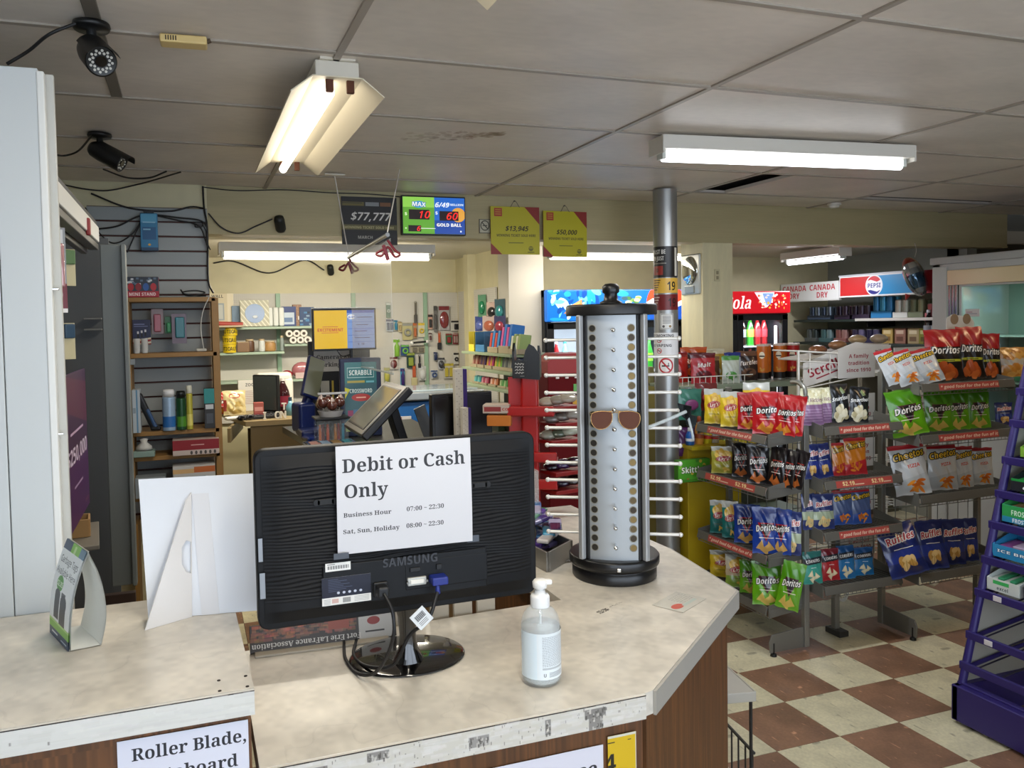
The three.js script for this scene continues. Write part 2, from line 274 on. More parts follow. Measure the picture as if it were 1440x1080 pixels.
{
  const t = thing('counter', 'taller left counter with speckled laminate top and brown wood front', 'counter', [0, 0, 0]);
  part('countertop', slab([[-1.2, -1.335], [.086, -1.335], [.074, -1.86], [-1.2, -1.86]], 1.02, 1.06), counterTop, t);
  part('edge_strip', stripGeo([-1.2, -1.331], [.086, -1.331], 1.018, 1.059, .006), pm(edgeWorn(5, '#dad8d0', 1), .4), t);
  part('front_panel', boxUV(at(bx(1.275, 1.02, .02), -.5575, .51, -1.352), .5), woodPanel, t);
  part('side_panel', boxUV(at(bx(.018, 1.02, .5), .07, .51, -1.61), .5), woodPanel, t);
  const sc = []; for (const [x, y] of [[1107, 277], [1113, 330], [1245, 255], [1253, 308]]) sc.push([x, y]);
  for (const p of [[0.032,1.06,-1.384], [0.032,1.06,-1.343], [0.076,1.06,-1.385], [0.076,1.06,-1.343]]) part('screw_hole', at(cyl(.003, .003, .001, 10), p[0], 1.0603, p[2]), M('#241a14', .8), t);
}
{
  const t = thing('counter', 'lower corner counter with cut front corner, carrying the monitor and sunglasses stand', 'counter', [0, 0, 0]);
  part('countertop', slab([[.09, -1.32], [.82, -1.32], [.84, -1.325], [1.362, -1.738], [1.425, -2.15], [1.41, -2.8], [.9, -2.8], [.9, -1.85], [.7, -1.845], [.09, -1.82]], .884, .93), counterTop, t);
  part('edge_strip', stripGeo([.09, -1.317], [.818, -1.317], .882, .929, .006), pm(edgeWorn(91, '#cfcabd'), .42), t);
  part('edge_strip', stripGeo([.842, -1.322], [1.366, -1.737], .882, .929, .006), M('#a9a59b', .45), t, 'plain grey edge strip of the cut corner');
  part('edge_strip', stripGeo([1.366, -1.742], [1.428, -2.15], .882, .929, .006), M('#a9a59b', .45), t);
  part('front_panel', boxUV(at(bx(.73, .885, .02), .455, .442, -1.342), .5), woodPanel, t);
  { const a = [.82, -1.336], b = [1.3, -1.713], len = Math.hypot(b[0] - a[0], b[1] - a[1]); part('corner_panel', at(boxUV(bx(len, .885, .02), .5), (a[0] + b[0]) / 2, .442, (a[1] + b[1]) / 2, 0, -Math.atan2(b[1] - a[1], b[0] - a[0]), 0), woodPanel, t);
    part('side_panel', boxUV(at(bx(.02, .885, 1.05), 1.29, .442, -2.25), .5), woodPanel, t); }
  part('inner_panel', boxUV(at(bx(.02, .885, .9), .93, .442, -2.3), .5), woodPanel, t);
  // white slatted back rail that shows below the monitor
  const rail = thing('slatted_rail', 'low cream slatted rail along the back edge of the corner counter', 'rail', [0, 0, -1.868]); part('bar', at(rb(.6, .03, .02, .003), .45, .9, .0), M('#a89c86', .6), rail);
  for (let k = 0; k < 9; k++) part('slat', at(rb(.05, .1, .012, .003), .2 + k * .062, .93 + .02, 0), M('#b9ad98', .6), rail);
}

// ================================================================ ON THE FRONT COUNTERS
const { FontLoader } = await import('three/addons/loaders/FontLoader.js');
const { TextGeometry } = await import('three/addons/geometries/TextGeometry.js');
const sansBold = await new FontLoader().loadAsync('fonts/droid/droid_sans_bold.typeface.json');
function letters(s, size, depth) { const g = new TextGeometry(s, { font: sansBold, size, depth, curveSegments: 3, bevelEnabled: false }); g.computeBoundingBox(); const b = g.boundingBox; g.translate(-(b.min.x + b.max.x) / 2, -(b.min.y + b.max.y) / 2, 0); return g; }
{ // monitor seen from behind
  const t = thing('monitor', 'black monitor seen from behind with a white opening hours sheet taped on it', 'monitor', [.437, .93, -1.56]);
  const W = .585, H = .348, Y0 = .312;                      // centre height above the counter
  const plastic = M('#0a0b0d', .55, 0, { specularIntensity: .55 }), sm = M('#0f1114', .5, 0, { specularIntensity: .55 });
  { const s = new THREE.Shape(), w = W / 2, h = H / 2, r = .022; s.moveTo(-w + r, -h); s.lineTo(w - r, -h); s.quadraticCurveTo(w, -h, w, -h + r); s.lineTo(w, h - r); s.quadraticCurveTo(w, h, w - r, h); s.lineTo(-w + r, h); s.quadraticCurveTo(-w, h, -w, h - r); s.lineTo(-w, -h + r); s.quadraticCurveTo(-w, -h, -w + r, -h);
    part('case', at(new THREE.ExtrudeGeometry(s, { depth: .02, bevelEnabled: true, bevelSize: .003, bevelThickness: .004, bevelSegments: 2, curveSegments: 10 }), -.029, Y0, -.03), plastic, t); }
  { const w = W - .02, h = H - .02, g = new THREE.PlaneGeometry(w, h, 60, 230), p = g.attributes.position;
    for (let i = 0; i < p.count; i++) { const x = p.getX(i) / w * 2, y = p.getY(i) / h * 2, e = Math.min(1, (1 - Math.abs(x)) * 9) * Math.min(1, (1 - Math.abs(y)) * 7);
      const low = y < -.36 && Math.abs(x) < .58 ? 1 : 0, q = Math.sin(p.getY(i) * 880 + 2.2 * Math.sin(x * 5.3 + p.getY(i) * 60) + Math.sin(x * 13 + p.getY(i) * 140) * .9); const edge = y > .86 || y < -.74 ? 0 : 1;
      p.setZ(i, .012 * Math.max(0, e) * (1 - .35 * x * x) + .0011 * q * e * (1 - low) * edge); }
    g.computeVertexNormals(); part('ridged_back', at(g, -.029, Y0, -.004), plastic, t); }
  const zb = .0095;
  part('port_plate', [at(rb(.345, .084, .006, .004), -.028, Y0 - .1, zb), at(rb(.18, .06, .006, .004), .056, Y0 - .098, zb + .001)], sm, t, 'smooth plate around the sockets');
  part('maker_name', at(letters('SAMSUNG', .0175, .002), -.022, Y0 - .066, zb + .0028), M('#34363b', .3), t);
  for (const [x, y] of [[-.19, .068], [.133, .074]]) part('grip_slot', [at(rb(.036, .013, .004, .006), x, Y0 + y, .009), at(cyl(.0065, .0065, .004, 16), x - .018, Y0 + y, .009, PI / 2), at(cyl(.0065, .0065, .004, 16), x + .018, Y0 + y, .009, PI / 2)], M('#060607', .6), t);
  part('barcode_label', at(frontUV(rb(.05, .0165, .0006, .0002)), -.17, Y0 - .062, zb + .0035, 0, 0, .0), pm(canvas(200, 64, (g, w, h) => { fill(g, '#e4e2dc', 0, 0, w, h); for (let k = 0; k < 34; k++) fill(g, '#333', 16 + k * 5, 22, 1 + (k * 7 % 4), 26); fill(g, '#888', 16, 8, 60, 7); })), t);
  part('rating_label', at(frontUV(rb(.098, .055, .0006, .0002)), -.154, Y0 - .11, zb + .0035, 0, 0, .0), pm(canvas(300, 170, (g, w, h) => { fill(g, '#15192b', 0, 0, w, h); for (let k = 0; k < 8; k++) fill(g, '#4a5068', 40, 14 + k * 10, 60 + (k * 53 % 90), 3); for (let k = 0; k < 5; k++) oval(g, '#b9bdc9', 100 + k * 34, 98, 9, 8); fill(g, '#dcdad4', 0, 122, w, 48); fill(g, '#c9a79c', 60, 132, 40, 26); for (let k = 0; k < 20; k++) fill(g, '#555', 126 + k * 2.4, 130, 1.4, 30); for (let k = 0; k < 4; k++) { fill(g, '#999', 12, 132 + k * 9, 40, 3); fill(g, '#999', 196, 130 + k * 9, 90, 3); } }), .3), t);
  part('power_socket', at(rb(.03, .03, .012, .003), -.086, Y0 - .117, zb + .004), M('#0c0d0f', .5), t);
  const pl = part('power_plug', at(rb(.024, .022, .03, .005), -.086, Y0 - .116, zb + .02), M('#131416', .5), t);
  part('signal_port', [at(rb(.04, .017, .008, .002), -.01, Y0 - .11, zb + .005)], M('#b9b9b2', .4, .4), t, 'pale grey unused signal socket');
  part('port_pins', at(rb(.028, .008, .003, .001), -.01, Y0 - .11, zb + .0095), M('#e6e2d6', .5), t);
  for (const x of [-.03, .01]) part('port_screw', at(cyl(.0028, .0028, .006, 6), x, Y0 - .11, zb + .01, PI / 2), M('#9a9a96', .3, .9), t);
  part('signal_plug', [at(rb(.034, .017, .03, .003), .033, Y0 - .109, zb + .017), at(cyl(.004, .0055, .02, 12), .028, Y0 - .124, zb + .026)], M('#1c2c7c', .4), t, 'blue signal plug');
  part('small_port', at(rb(.022, .008, .004, .001), -.013, Y0 - .086, zb + .006), M('#050506', .4), t);
  part('audio_port', at(rb(.012, .011, .004, .001), .038, Y0 - .086, zb + .006), M('#050506', .4), t);
  part('power_cable', tube([[-.086, Y0 - .117, zb + .036], [-.076, Y0 - .145, .07], [-.076, .12, .075], [-.1, .03, .02], [-.125, .0055, -.04], [-.135, .0045, -.12], [-.12, .0045, -.225]], .0036, 50), M('#101113', .5), t);
  part('signal_cable', tube([[.026, Y0 - .13, zb + .03], [.0, Y0 - .175, .06], [-.03, .1, .03], [-.06, .03, .0], [-.1, .012, -.05], [-.115, .0045, -.13], [-.09, .0045, -.225]], .0038, 50), M('#101113', .5), t);
  part('cable_tag', at(frontUV(bx(.034, .04, .0006)), -.016, Y0 - .168, .066, .12, .1, .68), pm(canvas(96, 112, (g, w, h) => { fill(g, '#dfe2e2', 0, 0, w, h); for (let k = 0; k < 20; k++) fill(g, '#3a3c3f', 18 + k * 3, 22, 1 + (k * 5 % 3), 38); for (let k = 0; k < 3; k++) fill(g, '#777', 18, 70 + k * 10, 54, 4); }), .4), t);
  part('neck', lathe([[.036, 0], [.03, .012], [.021, .03], [.018, .06], [.021, .1], [.034, .145], [.04, .15]], 28).scale(1, 1, .8), gloss, t).position.set(-.012, .006, -.06);
  part('base', at(lathe([[0, .011], [.05, .0105], [.1, .008], [.123, .005], [.128, .002], [.126, 0], [0, 0]], 56).scale(1, 1, .84), -.003, .0005, -.1, 0, 0, 0), gloss, t, 'glossy oval base');
  part('hours_sheet', at(paper(.279, .215, canvas(900, 690, (g, w, h) => { }), .0045), -.031, Y0 + .07, .0215), pm(canvas(1000, 766, (g, w, h) => {
    fill(g, '#cecdcf', 0, 0, w, h);
    txt(g, 'Debit or Cash', 40, 142, 132, '#26262a', { font: 'serif', align: 'left', sx: 1.02 }); txt(g, 'Only', 48, 322, 132, '#26262a', { font: 'serif', align: 'left', sx: 1.02 });
    txt(g, 'Business Hour', 44, 488, 44, '#2c2c30', { font: 'serif', align: 'left', sx: 1.08 }); txt(g, '07:00 ~ 22:30', 500, 482, 46, '#2c2c30', { font: 'serif', align: 'left' });
    txt(g, 'Sat, Sun, Holiday', 40, 606, 44, '#2c2c30', { font: 'serif', align: 'left', sx: 1.08 }); txt(g, '08:00 ~ 22:30', 496, 604, 46, '#2c2c30', { font: 'serif', align: 'left' });
  }), .6), t, 'white sheet with printed opening hours');
  const tape = M('#4a4f57', .25), tapeLight = M('#8f959c', .25);
  for (const [x, y, w, h] of [[-.165, -.038, .03, .012], [.11, -.033, .026, .014], [-.315, -.085, .01, .05], [-.317, -.015, .008, .045]]) part('tape_strip', at(bx(w, h, .0005), x, Y0 + y, .0255 - (x < -.2 ? .021 : 0)), x < -.2 ? tapeLight : tape, t);
}
{ // sunglasses display
  const t = thing('sunglasses_stand', 'silver turning sunglasses stand with rows of chrome pegs and black round base', 'display stand', [1.135, .93, -1.985], -.51);
  const n = 64, prof = []; // curved four-sided body
  part('base', [lathe([[0, 0], [.116, 0], [.119, .004], [.119, .024], [.112, .03], [.112, .036], [.124, .038], [.127, .044], [.127, .062], [.122, .068], [0, .068]], 56)], M('#141415', .32), t);
  part('top_plate', at(lathe([[0, 0], [.125, 0], [.127, .004], [.127, .026], [.122, .031], [0, .032]], 56), 0, .74, 0), M('#1a1a1b', .4), t);
  part('knob', at(lathe([[0, 0], [.03, 0], [.032, .006], [.02, .012], [.018, .03], [.024, .034], [.024, .05], [.016, .058], [0, .06]], 24), 0, .771, 0), M('#121213', .35), t);
  const silver = new THREE.MeshPhysicalMaterial({ color: '#a4a8aa', roughness: .42, metalness: .55 });
  const sil2 = M('#a9abac', .42, .4);
  for (let k = 0; k < 4; k++) { const a = k * PI / 2;
    // bulging panel: arc from -78 mm to 78 mm, sagging 22 mm at its ends
    const s = new THREE.Shape(), N = 24; for (let i = 0; i <= N; i++) { const x = -.066 + .132 * i / N, z = .098 - .009 * Math.pow(x / .066, 2); i ? s.lineTo(x, z) : s.moveTo(x, z); } for (let i = N; i >= 0; i--) { const x = -.066 + .132 * i / N, z = .094 - .009 * Math.pow(x / .066, 2); s.lineTo(x, z); }
    const g = new THREE.ExtrudeGeometry(s, { depth: .676, bevelEnabled: false }); g.rotateX(PI / 2); g.scale(1, -1, 1); const idx = g.index; g.computeVertexNormals();
    const gg = g.index ? g.toNonIndexed() : g; { const p = gg.attributes.position; for (let i = 0; i < p.count; i += 3) for (const A of [gg.attributes.position, gg.attributes.uv]) { for (let c = 0; c < A.itemSize; c++) { const u = A.getComponent(i + 1, c); A.setComponent(i + 1, c, A.getComponent(i + 2, c)); A.setComponent(i + 2, c, u); } } gg.computeVertexNormals(); }
    part('panel', at(gg, 0, .066, 0, 0, a, 0), silver, t);
  }
  for (let k = 0; k < 4; k++) { const a = k * PI / 2 + PI / 4; part('corner_groove', at(rb(.034, .676, .02, .003), Math.sin(a) * .104, .404, Math.cos(a) * .104, 0, a, 0), M('#232325', .45, .3), t);
    part('corner_trim', at(rb(.016, .676, .016, .004), Math.sin(a) * .122, .404, Math.cos(a) * .122, 0, a, 0), sil2, t); }
  const dark = M('#2a261e', .4, .3), golds = [M('#5c4c2c', .5, .3), M('#3a2f20', .5, .3), M('#7a6538', .45, .4)], ring = M('#8f8b7c', .4, .4);
  for (const s of [-1, 1]) for (let i = 0; i < 24; i++) { const x = s * .052, z = .098 - .009 * Math.pow(x / .066, 2), y = .705 - i * .0262; if (y < .1) continue;
    const o = part('lens_hole', at(cyl(.0092, .0092, .0024, 18), 0, 0, 0, PI / 2), s < 0 ? dark : golds[(i * 7) % 3], t); o.position.set(x, y, z + .0004); o.rotation.y = s * .2;
    const q = part('rim', new THREE.TorusGeometry(.0095, .0012, 5, 18), ring, o); q.position.z = .001; }
  for (let i = 0; i < 12; i++) { const y = .7 - i * .0535; part('peg', [at(cyl(.0042, .0042, .03, 10), .004, y, .113, PI / 2), at(sph(.0058, 10), .004, y, .13)], chrome, t); }
  for (const s of [-1, 1]) for (let i = 0; i < 12; i++) { const y = .672 - i * .0505; part('peg', [at(cyl(.0045, .0045, .085, 10), s * .142, y, -.006, 0, 0, PI / 2), at(sph(.0068, 10), s * .186, y, -.006)], M('#e2e0da', .3, .35), t); }
  part('chrome_catch', at(rb(.012, .012, .01, .003), .012, .05, .126), chrome, t);
}
function aviator(name, label, pos, turn, tint, rimc, clearArm) {
  const t = thing(name, label, 'sunglasses', pos, turn);
  const lens = (s) => { const sh = new THREE.Shape(); sh.moveTo(s * .009, .017); sh.bezierCurveTo(s * .026, .022, s * .056, .021, s * .063, .012); sh.bezierCurveTo(s * .07, -.008, s * .058, -.029, s * .04, -.029); sh.bezierCurveTo(s * .022, -.029, s * .004, -.012, s * .009, .015); return sh; };
  for (const s of [-1, 1]) {
    const g = new THREE.ExtrudeGeometry(lens(s), { depth: .002, bevelEnabled: false, curveSegments: 14 });
    part('lens', g, new THREE.MeshPhysicalMaterial({ color: tint, roughness: .3, specularIntensity: .35 }), t);
    const pts = lens(s).getPoints(14).map(p => [p.x, p.y, .001]); part('rim', tube([...pts], .0013, 50, 6), rimc, t);
    part('nose_pad', at(sph(.004, 8), s * .011, -.008, -.006), M('#d8d2c4', .3), t);
    if (!clearArm || s > 0) part('temple', tube([[s * .063, .012, 0], [s * .067, .012, -.012], [s * .06, .01, -.07], [s * .05, -.01, -.1]], .0016, 20), s > 0 ? M('#2a1c14', .4) : rimc, t);
  }
  part('bridge', [tube([[-.011, .014, .001], [0, .017, .003], [.011, .014, .001]], .0012, 12), tube([[-.02, .019, .001], [0, .021, .003], [.02, .019, .001]], .0012, 12)], rimc, t);
  return t;
}
aviator('sunglasses', 'brown aviator sunglasses with a thin gold frame hanging on the front pegs', [1.135 + .008 - Math.sin(.51) * .128, .93 + .462, -1.985 + Math.cos(.51) * .128], -.51 + .02, '#5a3018', M('#b9955f', .25, .9));
{
  const t = thing('sunglasses', 'dark sunglasses with a clear plastic arm on the right hand pegs', 'sunglasses', [1.135 + Math.cos(.51) * .17, 1.37, -1.985 + Math.sin(.51) * .17 + .02], -.4);
  const clear = new THREE.MeshPhysicalMaterial({ color: '#dfe9ea', roughness: .12, transparent: true, opacity: .45 });
  part('lens', [at(extr([[-.02, .02], [.022, .014], [.02, -.01], [.008, -.026], [-.012, -.012]], .003), .02, .03, -.01, 0, -.7, 0)], M('#15181a', .12), t);
  part('lens', [at(extr([[-.02, .02], [.022, .014], [.02, -.01], [.008, -.026], [-.012, -.012]], .003), .04, .0, -.03, 0, -.9, 0)], M('#2a3133', .12), t);
  part('temple', [tube([[.02, .03, .01], [-.03, .012, .03], [-.09, -.008, .045], [-.125, -.018, .04]], .0048, 24), tube([[.03, .01, -.01], [.04, -.03, -.01], [.045, -.05, -.02]], .004, 12)], clear, t);
}
{ // hand sanitiser
  const t = thing('pump_bottle', 'clear plastic hand gel bottle with white pump and grey printed label', 'bottle', [.656, .93, -1.445], .1);
  const clear = new THREE.MeshPhysicalMaterial({ color: '#e9efef', roughness: .05, transparent: true, opacity: .22, clearcoat: 1 });
  part('bottle_body', lathe([[0, .001], [.034, .001], [.0395, .006], [.0405, .012], [.0405, .112], [.039, .126], [.034, .139], [.026, .149], [.018, .154], [.0165, .158], [.0155, .158], [.017, .153], [.025, .1475], [.033, .138], [.0378, .126], [.0392, .112], [.0392, .012], [.038, .008], [.033, .0032], [0, .0032]], 40), clear, t);
  part('gel', lathe([[0, .0036], [.033, .0036], [.0376, .0084], [.0386, .013], [.0386, .116], [0, .116]], 40), new THREE.MeshPhysicalMaterial({ color: '#dde6e8', roughness: .1, transparent: true, opacity: .4 }), t);
  const lab = canvas(512, 320, (g, w, h) => { fill(g, '#e3eaec', 0, 0, w, h); fill(g, '#dce9ef', 0, 0, 150, h); for (let k = 0; k < 30; k++) { let x = 190; while (x < 460) { const q = 3 + rnd() * 12; fill(g, '#8b9196', x, 22 + k * 7, q, 3); x += q + 3; } } fill(g, '#b4babd', 190, 236, 250, 14); txt(g, 'U', 208, 288, 34, '#5a6166'); for (let k = 0; k < 4; k++) fill(g, '#7d8488', 240, 272 + k * 9, 130, 4); oval(g, '#c0584e', 412, 288, 8, 10); fill(g, '#444', 440, 268, 18, 40); });
  { const m = pm(lab, .35); m.side = THREE.DoubleSide; part('label', at(new THREE.CylinderGeometry(.0408, .0408, .092, 40, 1, true, -1.75, 3.5), 0, .064, 0), m, t); }
  part('collar', at(lathe([[0, 0], [.0185, 0], [.0195, .002], [.0195, .021], [.017, .025], [.011, .026], [.0105, .034], [0, .034]], 28), 0, .152, 0), M('#eeeeec', .4), t);
  part('pump_head', [at(lathe([[0, 0], [.0075, 0], [.0075, .006], [.014, .009], [.015, .02], [.011, .025], [0, .026]], 24), 0, .182, 0), at(rb(.03, .011, .014, .004), .012, .2, 0, 0, 0, -.12)], M('#f1efe9', .4), t);
  part('dip_tube', rod([0, .02, 0], [0, .16, 0], .0028), M('#e8eeee', .3), t);
}
{ // white card on an easel strut, seen from behind
  const a = [-0.103,1.06,-1.734], b = [0.123,1.06,-1.699];
  const t = thing('display_card', 'blank white back of a standing card with a folded cardboard strut', 'card', [(a[0] + b[0]) / 2, 1.0605, (a[2] + b[2]) / 2], -Math.atan2(b[2] - a[2], b[0] - a[0]));
  const w = .234, h = .285, lean = -.17; const g = extr([[-w / 2 + .012, 0], [w / 2, 0], [w / 2 + .004, h], [-w / 2 - .008, h]], .003, .0004);
  part('board', at(g, 0, 0, -.003, lean), M('#dcdfe4', .6), t);
  const zf = (y) => -Math.tan(.17) * y + .003;                 // board face
  { const s = new THREE.Shape(); s.moveTo(-.03, .25); s.lineTo(.004, .25); s.lineTo(.024, 0.0); s.lineTo(-.012, 0); s.closePath(); part('strut_hinge', at(new THREE.ExtrudeGeometry(s, { depth: .0016, bevelEnabled: false }), .012, 0, .0005, lean), M('#d8d8da', .6), t); }
  { const s = new THREE.Shape(); s.moveTo(0, .25); s.lineTo(.012, .235); s.lineTo(.098, .0); s.lineTo(.0, .0); s.closePath(); const hole = new THREE.Path(); hole.moveTo(.001, .15); hole.lineTo(.012, .155); hole.lineTo(.022, .142); hole.lineTo(.022, .11); hole.lineTo(.013, .092); hole.lineTo(.001, .086); s.holes.push(hole);
    const f = new THREE.ExtrudeGeometry(s, { depth: .0018, bevelEnabled: false }); const p = f.attributes.position; for (let i = 0; i < p.count; i++) { const x = p.getX(i), y = p.getY(i), zz = p.getZ(i); p.setXYZ(i, -.02 - x * .82 + zz, y, zf(y) + .0008 + x * .58 + zz * .6); } f.computeVertexNormals(); const m = M('#d3d0cd', .65).clone(); m.side = THREE.DoubleSide; part('strut', at(f, 0, 0, 0), m, t); }
}
{ // folded table tent
  const A = [-.275, 1.0605, -1.735], B = [-.226, 1.0605, -1.612];
  const t = thing('table_tent', 'small folded card holder advertising garbage tags on the left counter', 'card holder', [B[0], B[1], B[2]], 0);
  const ax = [A[0] - B[0], A[2] - B[2]];                         // depth direction of the fold
  const pr = [[0, 0], [.003, .05], [.012, .1], [.03, .15], [.046, .182]], pl = [[.046, .182], [.066, .14], [.078, .09], [.078, .045], [.066, 0]];
  const sheet = (pts, th, uvd) => { const c = new THREE.CatmullRomCurve3(pts.map(q => new THREE.Vector3(q[0], q[1], 0))).getPoints(20), pos = [], uv = [], idx = []; let L = 0;
    c.forEach((q, i) => { if (i) L += q.distanceTo(c[i - 1]); q.L = L; });
    for (const side of [0, 1]) c.forEach((q) => { for (const d of [0, 1]) { const off = side ? th : 0; pos.push(q.x * .8 + off + ax[0] * d, q.y, q.x * -.15 + ax[1] * d); uv.push(d ? 0 : 1, q.L / L); } });
    const n = c.length * 2; for (let s = 0; s < 2; s++) for (let i = 0; i < c.length - 1; i++) { const a = s * n + i * 2, b = a + 1, cc = a + 2, dd = a + 3; if (s) idx.push(a, cc, b, b, cc, dd); else idx.push(a, b, cc, b, dd, cc); }
    const g = new THREE.BufferGeometry(); g.setAttribute('position', new THREE.Float32BufferAttribute(pos, 3)); g.setAttribute('uv', new THREE.Float32BufferAttribute(uv, 2)); g.setIndex(idx); g.computeVertexNormals(); return g; };
  const art = pm(canvas(300, 430, (g, w, h) => { fill(g, '#eef2f1', 0, 0, w, h); fill(g, '#213a5c', 0, 0, 110, 42); fill(g, '#7fc040', 110, 0, 120, 42); fill(g, '#b9d98a', 150, 8, 26, 34); fill(g, '#5d7f95', 230, 0, 70, 42); txt(g, 'Garbage Tags', 150, 84, 42, '#20242a', { style: 'normal' }); txt(g, 'Available Here', 150, 136, 42, '#20242a', { style: 'normal' }); oval(g, '#4f9b34', 105, 186, 46, 34); txt(g, '$2.85', 105, 188, 34, '#e6efd8');
    fill(g, '#33363c', 60, 232, 74, 108); oval(g, '#33363c', 97, 232, 37, 20); fill(g, '#5a5f66', 150, 215, 60, 22); fill(g, '#33363c', 146, 240, 86, 120); oval(g, '#33363c', 190, 262, 46, 40); fill(g, '#86c443', 0, 352, w, 44); fill(g, '#b6dd84', 0, 352, w, 10); fill(g, '#223b5e', 0, 392, w, 38); fill(g, '#e7ecf0', 40, 404, 90, 8); fill(g, '#cdd8e4', 180, 412, 90, 6); }), .3); art.side = THREE.DoubleSide;
  const plain = M('#dfe0da', .6).clone(); plain.side = THREE.DoubleSide;
  part('printed_face', sheet(pr, -.0012), art, t); part('liner', sheet(pr.map(q => [q[0] + .003, q[1]]), .0006), plain, t); part('back_face', sheet(pl, .0012), plain, t);
  part('floor_flap', sheet([[0, .002], [.03, .0015], [.066, .002]], .0008), plain, t);
}
// papers on the counter fronts
solo('paper_sign', 'white printed sheet taped under the left counter edge, partly cut off', 'sign', at(paper(.2, .27, null, .002), 0, 0, 0), pm(canvas(560, 756, (g, w, h) => { fill(g, '#dcdce6', 0, 0, w, h); txt(g, 'Roller Blade,', 56, 72, 78, '#25252b', { font: 'serif', align: 'left', sx: .98 }); txt(g, 'Skateboard', 56, 180, 78, '#25252b', { font: 'serif', align: 'left' }); txt(g, 'not allowed', 56, 288, 78, '#25252b', { font: 'serif', align: 'left' }); }), .6), [-.025, .872, -1.3385], 0).rotation.z = .0;
solo('paper_sign', 'white printed notice hanging under the right counter edge, cut off by the frame', 'sign', paper(.36, .24, null, .002), pm(canvas(760, 506, (g, w, h) => { fill(g, '#dddbe4', 0, 0, w, h); txt(g, 'Video Surveillance', 726, 92, 88, '#25252b', { font: 'serif', align: 'right', style: 'italic bold' }); txt(g, 'in operation', 380, 230, 88, '#25252b', { font: 'serif', style: 'italic bold' }); }), .6), [.55, .722, -1.328], 0);
solo('paper_sign', 'bright yellow sheet on the counter front beside the white notice', 'sign', paper(.062, .2, null, .001), pm(canvas(120, 380, (g, w, h) => { fill(g, '#d9d4c0', 0, 0, w, h); fill(g, '#d8b312', 0, 10, w - 4, h); txt(g, '4', 10, 100, 90, '#1f1c10'); fill(g, '#403a20', 0, 24, 30, 4); fill(g, '#403a20', 84, 24, 14, 3); }), .6), [.771, .755, -1.327], 0);
{ // flat things on the worktop
  const film = solo('plastic_sheet', 'thin clear plastic sleeve with a red oval lying near the cut corner', 'sheet', frontUV(bx(.13, .085, .0006)), pm(canvas(256, 170, (g, w, h) => { fill(g, '#c9c6bb', 0, 0, w, h); oval(g, '#c8503f', 62, 108, 44, 26); for (let k = 0; k < 6; k++) for (let x = 118; x < 236; x += 9 + rnd() * 10) fill(g, '#a39f97', x, 26 + k * 15, 7, 9); fill(g, '#b8c3bb', 90, 116, 130, 20); }), .25), [1.172, .931, -1.72]); film.rotation.set(-PI / 2, 0, .5);
  const ink = canvas(256, 64, (g, w, h) => { g.clearRect(0, 0, w, h); for (let k = 0; k < 90; k++) { const x = rnd() * 90, q = rnd(); fill(g, 'rgba(52,47,42,.85)', x, 20 + rnd() * 34, 2 + q * 7, 2 + rnd() * 5); } for (let k = 0; k < 40; k++) fill(g, 'rgba(80,72,62,.7)', 90 + rnd() * 150, 24 + rnd() * 14, 2 + rnd() * 6, 2); });
  const mk = solo('ink_marks', 'dark smudged tape residue marks on the worktop before the sunglasses stand', 'marks', new THREE.PlaneGeometry(.11, .03), new THREE.MeshStandardMaterial({ map: ink, transparent: true, roughness: .6 }), [.99, .9306, -1.755]); mk.rotation.set(-PI / 2, 0, .42);
}
{ // cardboard strip lying along the back lip
  const t = thing('printed_strip', 'worn cardboard strip with upside down printing behind the monitor base', 'cardboard', [.11, .93, -1.805], -.06);
  part('board', at(frontUV(rb(.33, .058, .012, .001)), .165, .03, 0, -.25), pm(canvas(760, 130, (g, w, h) => { fill(g, '#3b332c', 0, 0, w, h); for (let k = 0; k < 160; k++) { const x = rnd() * 520; fill(g, `rgba(${110 + rnd() * 80},${70 + rnd() * 40},${50 + rnd() * 30},.5)`, x, rnd() * 70, 10 + rnd() * 40, 5 + rnd() * 14); } fill(g, '#8c4734', 400, 18, 110, 44); fill(g, '#b4aea4', 560, 0, 180, h); oval(g, '#8c3a34', 640, 40, 34, 20); fill(g, '#3d3a36', 645 - 51, 92 - 4, 102, 8); txt(g, 'Fort Erie LaFrance Association', 290, 104, 36, '#c9c3b6', { font: 'serif', rot: PI }); }), .5), t);
  part('torn_edge', at(rb(.3, .005, .03, .001), .16, .003, .02), M('#b5ab98', .8), t);
}
{ // metal tray of snack packets behind the sunglasses stand
  const t = thing('metal_tray', 'grey open metal bin full of purple and blue packets on the counter', 'bin', [1.06, .93, -2.12], .1);
  const m = M('#8f8c86', .35, .6);
  part('front', at(rb(.15, .058, .006, .001), -.03, .03, 0, 0, .55, 0), m, t); part('side', at(rb(.006, .058, .34, .001), .03, .03, -.2, 0, 0, 0), m, t); part('side', at(rb(.006, .058, .36, .001), -.1, .03, -.14, 0, 0, 0), m, t); part('bottom', at(rb(.13, .004, .34, .001), -.035, .004, -.18), m, t);
}

